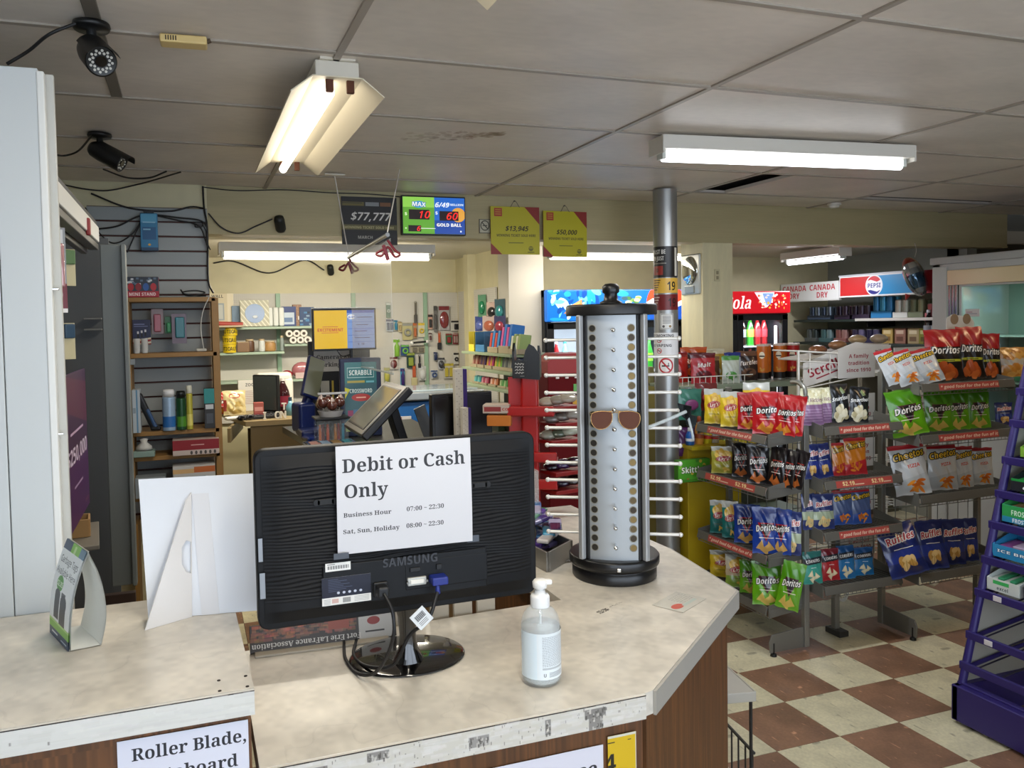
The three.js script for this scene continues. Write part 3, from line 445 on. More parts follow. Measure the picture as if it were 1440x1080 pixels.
// ================================================================ LEFT SIDE: cabinet, slatted wall, narrow shelf unit, cameras, cables
{
  const t = thing('tall_cabinet', 'tall white plank sided cabinet with open dark interior at the left edge', 'cabinet', [-.268, 0, -1.9]);
  const w1 = M('#c2c6c5', .45), trim = M('#dcdcd6', .4), dark = M('#3a3c3b', .6), panelGrey = M('#6c716f', .5);
  for (let k = 0; k < 8; k++) part('plank', at(rb(.0835, 2.205, .02, .0025), -.052 - k * .085, 1.103, .02), w1, t);
  part('corner_post', at(rb(.016, 2.2, .03, .004), -.006, 1.1, .018), trim, t);
  part('corner_post', at(rb(.03, 2.2, .012, .003), .002, 1.1, .006), M('#b9b8b0', .5), t);
  part('red_clip', at(rb(.012, .05, .02, .004), .008, 1.955, -.62), M('#8c2a2a', .4), t); part('side_rail', at(rb(.02, .05, .95, .003), -.004, 1.968, -.47), trim, t);
  part('shutter_track', [at(rb(.03, .02, .95, .003), -.012, 1.928, -.47), at(rb(.02, .02, .95, .003), -.04, 1.915, -.47)], M('#75736d', .4, .5), t);
  part('roof', at(bx(.6, .02, .96), -.3, 2.0, -.47), dark, t);
  part('back_panel', at(bx(.02, 2, .97), -.6, 1, -.47), dark, t);
  part('end_panel', at(bx(.6, 2, .02), -.3, 1, -1.35), M('#55585a', .55), t);
  part('door_panel', [at(rb(.07, 1.165, .03, .003), .034, 1.945 - .5825, -1.04), at(rb(.014, 1.165, .05, .003), .072, 1.945 - .5825, -1.03)], panelGrey, t, 'grey hinged panel');
  part('plinth', at(rb(.14, .75, .03, .002), .0, .37, -1.06), M('#3c2a22', .6), t);
  for (const y of [1.72, 1.68]) part('inner_shelf', at(rb(.06, .006, .03, .001), -.06, y - .02, -1.32), M('#7b7c7a', .5), t);
  part('latch', at(rb(.02, .006, .008, .002), .004, 1.745, .026), chrome, t);
  part('latch', at(rb(.016, .004, .006, .001), .004, 1.437, .026), chrome, t);
}
{ // poster inside the cabinet
  const t = solo('poster', 'purple lottery poster reading 250,000 inside the tall cabinet, seen at a slant', 'poster', frontUV(rb(.46, 1.544 - 1.126, .006, .001)), pm(canvas(420, 640, (g, w, h) => { fill(g, '#3c1a44', 0, 0, w, h); poly(g, '#5a2344', [[0, 0], [w, 60], [w, 250], [0, 140]]); poly(g, '#4a1e58', [[0, 380], [w, 330], [w, 640], [0, 640]]); fill(g, '#c8a9c9', w / 2 - 121, 250 - 5, 242, 11); txt(g, '$250,000', w / 2, 345, 92, '#d9c9de'); fill(g, '#a489b0', w / 2 - 80, 480 - 5, 160, 10); fill(g, '#74425f', 330, 590, 60, 16); }), .35), [-.305, (1.528 + 1.135) / 2, -2.46], PI / 2);
  t.rotation.z = 0;
}
{ const t = thing('phone_package', 'shiny red and clear blister pack hanging in the open cabinet', 'package', [-.274, 1.792, -1.965], .5);
  part('backing_card', at(frontUV(rb(.05, .19, .003, .001)), 0, 0, 0), pm(canvas(100, 380, (g, w, h) => { fill(g, '#8a8d90', 0, 0, w, h); fill(g, '#c9cbcc', 12, 10, 76, 90); fill(g, '#6d1d28', 0, 250, w, 110); fill(g, '#e2dedb', 0, 360, w, 20); oval(g, '#b8a6a6', 50, 300, 30, 36); oval(g, '#4f1a22', 50, 300, 22, 28); }), .3), t);
  part('blister', at(rb(.036, .1, .016, .007), 0, .01, .009), new THREE.MeshPhysicalMaterial({ color: '#b7888a', roughness: .08, metalness: .1, clearcoat: 1 }), t); }
for (const [px, y, z, c, lab] of [[-.3, 1.829, -2.4, '#5f7d52', 'small green and cream packet on the inner side of the cabinet'], [-.31, 1.628, -2.42, '#2f4a60', 'small dark blue packet hanging low inside the cabinet']]) { const t = thing('packet', lab, 'packet', [px, y, z], .6); part('card', rb(.035, .1, .006, .001), M('#c7bd97', .5), t); part('cap', at(rb(.03, .04, .012, .004), 0, .028, .006), M(c, .4), t); }
{ const t = thing('wooden_box', 'small pale wooden box of odds and ends low in the cabinet', 'box', [-.33, 1.07, -2.5], .1); for (const s of [-1, 1]) { part('side', at(rb(.09, .05, .006, .001), 0, .025, s * .04), M('#a07d4e', .6), t); part('end', at(rb(.006, .05, .08, .001), s * .045, .025, 0), M('#a07d4e', .6), t); } part('bottom', at(rb(.09, .005, .08, .001), 0, .003, 0), M('#8a683d', .6), t); for (let k = 0; k < 3; k++) part('stick', rod([-.02 + k * .02, .01, 0], [-.03 + k * .026, .1, .01], .004), M('#b59a63', .6), t); part('shelf_under', at(rb(.14, .012, .3, .002), 0, -.007, .0), M('#6f6a60', .6), t); }
// slatted wall board
{
  const x0 = -.46, x1 = .118, yTop = 2.288, pitch = .0755, t = thing('slatwall', 'grey slatted display board on the wall behind the narrow shelf', 'slatwall', [0, 0, -4.42]);
  part('backing', at(bx(x1 - x0, 1.62, .008), (x0 + x1) / 2, yTop - .81, -.004), M('#53302c', .7), t);
  const g = rb(x1 - x0, pitch - .009, .014, .002), m = M('#a3a9a9', .55), m2 = M('#9ca3a4', .55);
  for (let k = 0; k < 21; k++) piece('slat', g, k % 3 ? m : m2, t, (x0 + x1) / 2, yTop - (k + .5) * pitch, .007);
}
{ // wooden shelf unit in front of it
  const t = thing('shelf_unit', 'narrow orange wood shelf unit standing before the grey slatted board', 'shelf', [0, 0, -4.24]);
  const m = M('#96703a', .5), xl = -.275, xr = .14;
  part('side', at(rb(.022, 1.0, .2, .002), xl, 1.31, -.05), m, t); part('side', at(rb(.034, 1.81, .2, .002), xr - .004, .905, -.05), m, t);
  for (const y of [1.803, 1.528, 1.142, 1.018, .82]) part('shelf', at(rb(xr - xl, .022, .2, .002), (xl + xr) / 2, y, -.05), m, t);
  part('side', at(rb(.022, .7, .2, .002), xl + .004, .35, -.05), m, t);
  part('latch_bracket', at(rb(.06, .03, .006, .002), xl - .0, 1.5, .055), M('#8f9494', .4, .5), t);
}
const SZ = -4.26;
function boxItem(name, label, cat, x, y, z, w, h, d, tex, turn = 0, r = .5, group) { const o = solo(name, label, cat, frontUV(rb(w, h, d, .0015)), tex.isTexture ? pm(tex, r) : M(tex, r), [x, y + h / 2, z], turn, group); return o; }
boxItem('toy_box', 'red and blue box of mini phone stands on top of the narrow shelf unit', 'box', -0.201, 1.815, -4.22, .15, .1, .06, canvas(220, 150, (g, w, h) => { fill(g, '#2c3544', 0, 0, w, h); for (let k = 0; k < 16; k++) fill(g, k % 2 ? '#5a6f86' : '#c3c9cf', rnd() * 190, rnd() * 50, 18, 14); for (let k = 0; k < 4; k++) oval(g, ['#b02a34', '#8c2630', '#2c5aa0', '#b02a34'][k], 34 + k * 50, 74, 20, 28); fill(g, '#a32033', 0, 104, w, 46); txt(g, 'MINI STAND', w / 2, 126, 32, '#f0dfe0', { sx: .95 }); }));
{ const t = thing('cable_coil', 'black folded cable lying on top of the narrow shelf unit', 'cable', [0.036, 1.817, -4.22]); part('wire', tube([[-.06, .035, 0], [-.04, .008, .02], [.02, .006, .03], [.055, .02, 0], [.02, .03, -.01], [-.03, .028, 0], [-.055, .02, .01], [.0, .006, -.01], [.06, .005, .0]], .004, 60), black, t); }
function blister(name, label, cat, x, y, z, w, h, tex, prod, mat, turn = 0) { const t = thing(name, label, cat, [x, y, z], turn); part('backing_card', frontUV(rb(w, h, .003, .001)), tex.isTexture ? pm(tex, .45) : M(tex, .5), t); if (prod) part('product', prod, mat, t); part('hook', rod([0, h / 2 - .008, 0], [0, h / 2 - .004, -.03], .002), chrome, t); return t; }
blister('blister_pack', 'dark blue card of striped pens hanging top left in the narrow shelf', 'package', -0.215, 1.644, -4.27, .085, .125, canvas(120, 180, (g, w, h) => { fill(g, '#232a4c', 0, 0, w, h); fill(g, '#6a7299', 10, 30, 70, 8); fill(g, '#6a7299', 10, 46, 90, 5); for (let k = 0; k < 3; k++) { fill(g, '#c9c9cf', 30 + k * 24, 84 - k * 6, 12, 44); fill(g, '#15161d', 30 + k * 24, 102 - k * 6, 12, 30); } for (let k = 0; k < 4; k++) { poly(g, k % 2 ? '#9a2a2e' : '#d9cdb4', [[0, 150 + k * 14 - 4], [w, 128 + k * 14], [w, 140 + k * 14], [0, 162 + k * 14]]); } }));
blister('blister_pack', 'pink phone cable in a clear pack hanging second in the narrow shelf', 'package', -0.14, 1.696, -4.27, .056, .125, '#8c7f86', at(rb(.034, .09, .014, .006), 0, -.008, .006), M('#a05a68', .25));
blister('blister_pack', 'slim green charger card hanging third in the narrow shelf', 'package', -0.087, 1.677, -4.27, .036, .085, '#37664f', at(rb(.02, .05, .012, .005), 0, -.012, .006), M('#2e8a52', .35));
blister('blister_pack', 'teal phone case in a clear bag hanging rightmost in the narrow shelf', 'package', -0.038, 1.658, -4.25, .07, .15, '#7a7080', at(rb(.045, .105, .012, .006), .004, .006, .006), M('#2c7480', .3));
for (const [k, px] of [[0, 195], [1, 203]]) { const t = thing('glass_stack', k ? 'clear plastic cup stack, right one, low left in the narrow shelf' : 'clear plastic cup stack, left one, low left in the narrow shelf', 'cups', [-0.236 + k * .036, 1.541, -4.2]); for (let q = 0; q < 5; q++) part('cup', at(lathe([[.012, 0], [.016, .02], [.017, .02], [.013, 0]], 14), 0, q * .013, 0), new THREE.MeshPhysicalMaterial({ color: '#e6e6e4', roughness: .15, transparent: true, opacity: .6 }), t); }
{ const t = thing('white_cord', 'white charger cord hanging at the right side of the narrow shelf', 'cord', [0.077, 1.66, -4.2]); part('wire', tube([[.03, .15, .07], [.0, .08, .04], [-.012, .0, .02], [-.003, -.09, .01], [.0, -.11, .0]], .0025, 30), M('#d5d3cc', .5), t); part('plug', at(rb(.05, .014, .03, .004), -.012, -.111, 0), M('#bdb9ae', .5), t); }
boxItem('flat_box', 'tall thin white and blue box at the left of the bottle shelf', 'box', -0.246, 1.154, -4.2, .035, .21, .1, canvas(60, 240, (g, w, h) => { fill(g, '#b9c4cc', 0, 0, w, h); fill(g, '#5f8fb3', 30, 0, 12, h); fill(g, '#8b9aa6', 6, 100, 20, 30); }));
{ const t = thing('hair_clipper', 'black and blue blister packed tool leaning on the bottle shelf', 'package', [-0.192, 1.155, -4.2]); part('body', at(rb(.034, .2, .03, .012), -.01, .095, 0, 0, 0, .38), M('#17191d', .3), t); part('blue_panel', at(rb(.02, .11, .033, .008), .012, .06, 0, 0, 0, .38), M('#2a4c78', .3), t); part('foot', at(rb(.05, .02, .04, .008), .03, .012, 0), M('#101114', .3), t); }
function sprayCan(name, label, x, z, h, r, body, cap, band) { const t = thing(name, label, 'spray can', [x, 1.153, z]); part('can', lathe([[0, 0], [r * .95, 0], [r, .004], [r, h * .78], [r * .92, h * .82], [0, h * .82]], 24), M(body, .3, .2), t); part('band', at(cyl(r * 1.006, r * 1.006, h * .26, 24), 0, h * .22, 0), M(band, .35), t); part('cap', at(lathe([[0, 0], [r * .92, 0], [r * .92, h * .12], [r * .8, h * .18], [0, h * .18]], 24), 0, h * .82, 0), M(cap, .35), t); }
sprayCan('spray_can', 'blue and white air freshener can on the narrow shelf', -0.098, -4.19, .205, .031, '#9fb9d3', '#e6e8ea', '#2c6ab0');
sprayCan('spray_can', 'dark green insect spray can on the narrow shelf', -0.041, -4.19, .195, .024, '#1f4d2c', '#161b18', '#4d8a2c');
sprayCan('spray_can', 'slim yellow lighter gas can right of the green spray can', -0.001, -4.19, .22, .0155, '#c3bb4a', '#d9d9c8', '#e2d873');
boxItem('lighter_box', 'tall narrow teal topped pack at the right end of the bottle shelf', 'box', 0.094, 1.154, -4.2, .05, .2, .05, canvas(80, 240, (g, w, h) => { fill(g, '#2b2c30', 0, 0, w, h); fill(g, '#2b8a8a', 0, 0, w, 90); fill(g, '#c9cdd0', 10, 96, 60, 28); fill(g, '#4a4f58', 16, 150, 50, 60); }));
boxItem('red_box', 'flat red and white packaging box on the fourth shelf of the narrow unit', 'box', 0.024, 1.03, -4.2, .22, .075, .12, canvas(300, 100, (g, w, h) => { fill(g, '#8d1c28', 0, 0, w, h); fill(g, '#d8a9a6', 160 - 42, 34 - 3, 84, 6); fill(g, '#c9b9b2', 0, 66, w, 34); for (let k = 0; k < 6; k++) oval(g, '#4f4a48', 120 + k * 30, 84, 8, 12); }));
{ const t = thing('tissue_stack', 'small pile of white plastic wrapped items on the fourth shelf', 'package', [-0.219, 1.03, -4.2]); part('tub', rb(.1, .03, .08, .004).translate(0, .016, 0), M('#8ba39b', .4), t); part('wrap', at(lathe([[0, 0], [.04, 0], [.036, .02], [.014, .04], [.02, .055], [0, .06]], 12), 0, .031, 0), new THREE.MeshPhysicalMaterial({ color: '#dcdcd8', roughness: .2, transparent: true, opacity: .8 }), t); }
boxItem('appliance_box', 'white and orange boxed appliance at the bottom of the narrow shelf', 'box', 0.011, .832, -4.2, .2, .145, .12, canvas(260, 200, (g, w, h) => { fill(g, '#c4c4c2', 0, 0, w, h); fill(g, '#c26a34', 130, 10, 130, 40); fill(g, '#d8b27c', 0, 22, 130, 30); fill(g, '#5b7880', 50, 74, 150, 100); fill(g, '#8fa4a6', 70, 84, 110, 60); }));
boxItem('grey_package', 'pale grey printed package bottom left of the narrow shelf', 'package', -0.193, .832, -4.2, .14, .1, .1, canvas(180, 130, (g, w, h) => { fill(g, '#8e979c', 0, 0, w, h); fill(g, '#b9c2c6', 20, 18, 120, 30); fill(g, '#5e6d7a', 30, 62, 90, 40); }));
// blue boxed item hanging on the slats
{ const t = thing('hanging_package', 'bright blue hanging package tangled in black cables on the grey slats', 'package', [-0.167, 2.153, -4.365]);
  part('box', frontUV(rb(.083, .19, .03, .003)), pm(canvas(120, 270, (g, w, h) => { fill(g, '#2f7fae', 0, 0, w, h); fill(g, '#5aa7cc', 8, 8, w - 16, 60); fill(g, '#9fd0e6', 60 - 42, 66 - 4, 85, 8); fill(g, '#1f5d8c', 14, 100, 92, 90); fill(g, '#8cc4dd', 20, 112, 50, 10); oval(g, '#d9a13c', 60, 226, 10, 8); fill(g, '#1c4668', 0, 246, w, 24); }), .3), t); part('hang_tab', at(rb(.05, .02, .002, .0005), 0, .1, -.01), M('#2a2c30', .4), t); }
// cables on the wall
const cab = M('#141416', .5);
function wire(label, pts, r = .0035, name = 'cable') { return solo(name, label, 'cable', tube(pts, r, pts.length * 8, 6), cab); }
wire('long black cable sagging across the top of the grey slatted board', [[-0.434,2.344,-4.39], [-0.264,2.277,-4.38], [-0.061,2.265,-4.38], [0.044,2.29,-4.38], [0.103,2.281,-4.36]], .005);
wire('black cable looping below the blue package across the slats', [[-0.407,2.166,-4.38], [-0.317,2.181,-4.37], [-0.198,2.238,-4.37], [-0.027,2.231,-4.37], [0.105,2.205,-4.37], [0.112,2.091,-4.37]], .0045);
wire('thin black cable with a low loop left of the blue package', [[-0.463,2.273,-4.39], [-0.395,2.138,-4.38], [-0.336,2.095,-4.37], [-0.252,2.14,-4.37], [-0.181,2.249,-4.37]], .0035);
wire('black cable dropping from the blue package to the cabinet', [[-0.177,2.256,-4.37], [-0.227,2.158,-4.37], [-0.275,2.049,-4.37]], .004);
wire('black cable with a plug coming down the right edge of the slats', [[-0.157,2.243,-4.37], [-0.028,2.217,-4.37], [0.076,2.188,-4.36], [0.102,2.126,-4.36], [0.118,2.071,-4.36]], .004);
wire('vertical black cable running down the wall corner beside the slats', [[0.101,2.402,-4.4], [0.104,2.289,-4.39], [0.115,2.203,-4.38], [0.116,2.092,-4.38], [0.116,1.887,-4.38], [0.136,1.841,-4.36]], .005);
wire('thin cable clipped along the top of the cream beam', [[0.101,2.401,-4.42], [0.263,2.389,-4.42], [0.525,2.402,-4.42], [0.765,2.395,-4.42], [0.997,2.395,-4.42], [1.187,2.385,-4.42]], .003);
wire('black cable sagging over the cream wall below the second camera', [[-0.554,2.381,-4.38], [-0.457,2.362,-4.37], [-0.36,2.358,-4.37], [-0.226,2.391,-4.37], [-0.006,2.39,-3.963]], .004);
wire('black cable drooping under the ceiling behind the second camera', [[-0.334,2.38,-3.917], [-0.237,2.36,-3.996], [-0.146,2.37,-4.031], [-0.068,2.39,-3.96]], .004);
{ const t = thing('cable_box', 'small black adapter hanging on cables at the right of the slats', 'adapter', [0.073,2.197,-4.37]); part('body', rb(.04, .03, .02, .006), black, t); part('cord', tube([[.02, 0, 0], [.035, -.03, 0], [.04, -.09, 0], [.055, -.13, 0]], .003, 16), cab, t); }
// round black microphone-like devices on the beam and on the back wall
function pod(label, pos, pts, s = 1) { const t = thing('bullet_camera', label, 'camera', pos, .4); part('body', at(lathe([[0, -.035], [.022, -.034], [.028, -.025], [.028, .02], [.024, .034], [.012, .038], [0, .038]], 20).scale(s, s * 1.25, s), 0, 0, .03, .5, 0, .4), M('#1a1d1b', .5), t); part('bracket', rod([0, .01, 0], [0, .0, .03], .006 * s), M('#1a1d1b', .5), t); return t; }
pod('black oval device on the cream beam left of the dark poster', [0.481,2.212,-4.42]);
wire('black cable from the wall corner to the oval device on the beam', [[0.125,2.263,-4.41], [0.191,2.189,-4.41], [0.274,2.161,-4.41], [0.367,2.201,-4.41], [0.455,2.241,-4.41]], .004);
pod('small dark oval device low on the back wall under the long lamp', [1.087,2.104,-6.38], null, .95);
wire('thin cable strung along the back wall to the small oval device', [[0.206,2.157,-6.39], [0.343,2.173,-6.38], [0.575,2.086,-6.38], [0.657,2.086,-6.38], [0.908,2.183,-6.38], [1.051,2.104,-6.37]], .006);
// dome-less ceiling cameras
function ceilingCam(label, base, turn, tilt, k) {
  const t = thing('security_camera', label, 'camera', base, turn);
  part('mount', at(lathe([[0, 0], [.042, 0], [.044, -.008], [.04, -.016], [.012, -.018], [.012, -.05], [0, -.05]].reverse(), 26), 0, 0, 0), M('#131414', .45), t);
  part('joint', at(sph(.016, 14), 0, -.055, 0), M('#131414', .45), t);
  const q = new THREE.Group(); const body = part('body', lathe([[0, -.075], [.022, -.074], [.03, -.062], [.034, -.03], [.036, .06], [.031, .062], [.03, .058], [0, .056]], 28).rotateX(PI / 2), M('#151616', .4), t);
  body.position.set(0, -.085, .03); body.rotation.x = tilt;
  part('sun_shield', at(new THREE.CylinderGeometry(.04, .04, .13, 24, 1, true, PI - 1.1, 2.2).rotateX(PI / 2), 0, 0, .022).toNonIndexed(), (() => { const m = M('#171818', .4).clone(); m.side = THREE.DoubleSide; return m; })(), body);
  const face = part('lens', [at(cyl(.013, .013, .006, 20), 0, 0, .058, PI / 2)], M('#050506', .08), body);
  for (let i = 0; i < k; i++) { const a = i / k * 2 * PI, r = i % 2 ? .019 : .025; part('led', at(cyl(.0032, .0032, .004, 8), Math.cos(a) * r, Math.sin(a) * r, .058, PI / 2), M('#c9c7be', .25), body); }
}
ceilingCam('black bullet camera with a ring of lights under the ceiling, nearest the viewer', [-0.198,2.405,-2.149], .32, .5, 24);
ceilingCam('smaller black bullet camera further back under the ceiling, turned to the right', [-0.292,2.405,-3.329], 1.25, .5, 12);
wire('black cable from the nearest ceiling camera to the cabinet top', [[-0.229,2.39,-2.116], [-0.286,2.36,-2.118], [-0.34,2.33,-2.163], [-0.389,2.3,-2.178]], .004);
wire('short black cable with a knot at the second ceiling camera', [[-0.313,2.39,-3.292], [-0.398,2.36,-3.487], [-0.439,2.35,-3.502], [-0.465,2.34,-3.433]], .004);
{ const p = [0.015,2.405,-2.183]; const t = thing('alarm_sensor', 'yellowed plastic alarm box on the ceiling joint', 'sensor', p, -.05); part('case', at(frontUV(rb(.115, .022, .05, .005)), 0, -.012, 0), M('#d8bd7e', .45), t); for (let k = 0; k < 5; k++) part('slot', at(rb(.003, .012, .003, .0005), -.042 + k * .006, -.012, .0245), M('#3c2f1c', .7), t); part('jumper_tail', rod([.057, -.008, 0], [.066, -.004, .0], .006), M('#4a3a26', .6), t); }

// ================================================================ CHIP RACKS
function bagGeo(sd, lean) {               // unit pillow bag: 1 wide, 1 tall, base at y = 0, sealed and crimped at both ends
  let q = sd * 9301 + 49297; const r = () => { q = (q * 1664525 + 1013904223) >>> 0; return q / 4294967296; };
  const ph = [r() * 6, r() * 6, r() * 6, r() * 6], NU = 14, NV = 18, pos = [], uv = [], idx = [];
  const X = (u, v) => u * .5 * (1 - .05 * Math.cos(v * PI * .5) + .018 * Math.sin(v * 9 + ph[0]));
  for (const s of [1, -1]) for (let j = 0; j <= NV; j++) for (let i = 0; i <= NU; i++) {
    const u = i / NU * 2 - 1, v = j / NV * 2 - 1, seal = Math.abs(v) > .86 ? 0 : Math.pow(1 - Math.pow(Math.abs(v) / .86, 2.4), .6), body = Math.pow(Math.max(0, 1 - Math.pow(Math.abs(u), 2.3)), .62);
    const low = 1 - .18 * v, crease = .085 * Math.sin(u * 6.1 + v * 4 + ph[1]) * Math.sin(v * 5 + u * 2 + ph[2]) + .05 * Math.sin(u * 15 + ph[3] + v * 7) * (1 - Math.abs(v));
    let z = s * (.13 * seal * body * low + .004) + crease * .45 * body * (Math.abs(v) > .86 ? .25 : 1);
    if (v > .8) z -= (v - .8) * .35 * (r() * .06 + .5) * lean; pos.push(X(u, v), (v * .5 + .5) + (Math.abs(v) > .9 ? .008 * Math.sin(u * 7 + ph[0]) : 0), z); uv.push(s > 0 ? i / NU : 1 - i / NU, j / NV);
  }
  const n = (NU + 1) * (NV + 1); for (let s = 0; s < 2; s++) for (let j = 0; j < NV; j++) for (let i = 0; i < NU; i++) { const a = s * n + j * (NU + 1) + i, b = a + 1, c = a + NU + 1, d = c + 1; if (s) idx.push(a, c, b, b, c, d); else idx.push(a, b, c, b, d, c); }
  const g = new THREE.BufferGeometry(); g.setAttribute('position', new THREE.Float32BufferAttribute(pos, 3)); g.setAttribute('uv', new THREE.Float32BufferAttribute(uv, 2)); g.setIndex(idx); g.computeVertexNormals(); return g;
}
const bagShapes = [1, 2, 3, 4, 5, 6].map(k => bagGeo(k, k % 3 - 1));
const chips = (g, c, x, y, r, n) => { for (let k = 0; k < n; k++) { const a = rnd() * 6.3, d = r * Math.sqrt(rnd()); g.save(); g.translate(x + Math.cos(a) * d, y + Math.sin(a) * d * .7); g.rotate(rnd() * 3); g.fillStyle = c[k % c.length]; g.beginPath(); g.ellipse(0, 0, r * .55, r * .36, 0, 0, 2 * PI); g.fill(); g.restore(); } };
const tri = (g, c, x, y, r, a) => { g.save(); g.translate(x, y); g.rotate(a); poly(g, c, [[0, -r], [r * .95, r * .7], [-r * .95, r * .7]]); g.restore(); };
function bagTex(base, draw) { return canvas(192, 264, (g, w, h) => { fill(g, base, 0, 0, w, h); draw(g, w, h); for (let y = 0; y < 10; y += 3) { fill(g, 'rgba(255,255,255,.25)', 0, y, w, 1); fill(g, 'rgba(255,255,255,.25)', 0, h - y, w, 1); } }); }
const lays = (a, b, c) => bagTex(a, (g, w, h) => { fill(g, '#b9bdb6', 0, 0, w, 52); fill(g, b, 0, 46, w, 70); oval(g, '#e9c33a', w / 2, 84, 70, 46); chips(g, ['#e3b94e', '#d9a93c', '#efcf74'], w / 2, 66, 46, 9); g.save(); g.translate(w / 2, 120); g.rotate(-.12); oval(g, '#a51f2a', 0, 0, 66, 27); oval(g, '#e3d9b4', 0, 0, 60, 22); oval(g, '#a51f2a', 0, 0, 57, 20); txt(g, "Lay's", 0, 1, 36, '#f1ead6', { style: 'italic bold' }); g.restore(); fill(g, c, 0, 170, w, 94); fill(g, '#5c4c1c', w / 2 - 51, 190 - 2, 102, 4); chips(g, ['#d8b24c', '#e8c766'], w * .62, 226, 26, 5); });
const doritos = (a, b, c, tc) => bagTex(a, (g, w, h) => { fill(g, b, 0, 0, w, 60); poly(g, b, [[0, 60], [w, 50], [w, 84], [0, 108]]); tri(g, c, 96, 132, 62, PI); tri(g, '#141214', 96, 128, 46, PI); g.save(); g.translate(w / 2, 116); g.rotate(-.1); txt(g, 'Doritos', 0, 0, 48, '#f2efe8', { stroke: '#1a1716', lw: 8, style: 'bold italic', sx: .92 }); g.restore(); fill(g, 'rgba(255,255,255,.4)', 60, 152, 70, 6); fill(g, '#e9dfd0', w / 2 - 52, 172 - 2, 105, 4); for (const [x, y, q] of [[60, 216, .2], [120, 222, -.3], [92, 236, .5]]) tri(g, tc, x, y, 34, q); });
const ruffles = (a, b, chip) => bagTex(a, (g, w, h) => { fill(g, b, 0, 130, w, 60); g.save(); g.translate(w / 2, 74); g.rotate(-.1); txt(g, 'Ruffles', 0, 0, 46, '#b3202e', { stroke: '#efe9e4', lw: 9, style: 'italic bold' }); g.restore(); fill(g, '#e8e4dc', w / 2 - 50, 124 - 2, 99, 4); chips(g, [chip, '#e9c989', chip], 96, 206, 44, 8); for (let k = 0; k < 6; k++) fill(g, 'rgba(120,80,20,.35)', 56 + k * 14, 186, 4, 48); });
const cheetos = (a, b, sub) => bagTex(a, (g, w, h) => { poly(g, b, [[0, 190], [w, 150], [w, 264], [0, 264]]); fill(g, '#b3222a', 0, 0, w, 24); g.save(); g.translate(w / 2, 56); g.rotate(-.14); txt(g, 'Cheetos', 0, 0, 46, '#f0c22e', { stroke: '#201a14', lw: 11, style: 'bold italic' }); g.restore(); txt(g, sub, w / 2 + 12, 112, 26, '#c33a26', { rot: -.12 }); for (let k = 0; k < 9; k++) { g.save(); g.translate(50 + rnd() * 100, 190 + rnd() * 50); g.rotate(rnd() * 3); g.fillStyle = ['#d9781f', '#e8932c', '#c9651a'][k % 3]; g.beginPath(); g.ellipse(0, 0, 26, 8, 0, 0, 2 * PI); g.fill(); g.restore(); } });
const corners = (a, top) => bagTex(a, (g, w, h) => { fill(g, top, 0, 0, w, 56); poly(g, '#20252e', [[0, 60], [w, 44], [w, 96], [0, 112]]); txt(g, 'CORNERS', w / 2, 78, 32, '#eceae4', { rot: -.08 }); fill(g, '#f2f2ee', w / 2 - 27, 132 - 2, 54, 4); for (const [x, y, q] of [[70, 180, .2], [124, 196, -.4], [90, 222, .7]]) { tri(g, '#e9d9ae', x, y, 34, q); tri(g, '#f2e7c6', x, y, 20, q); } });
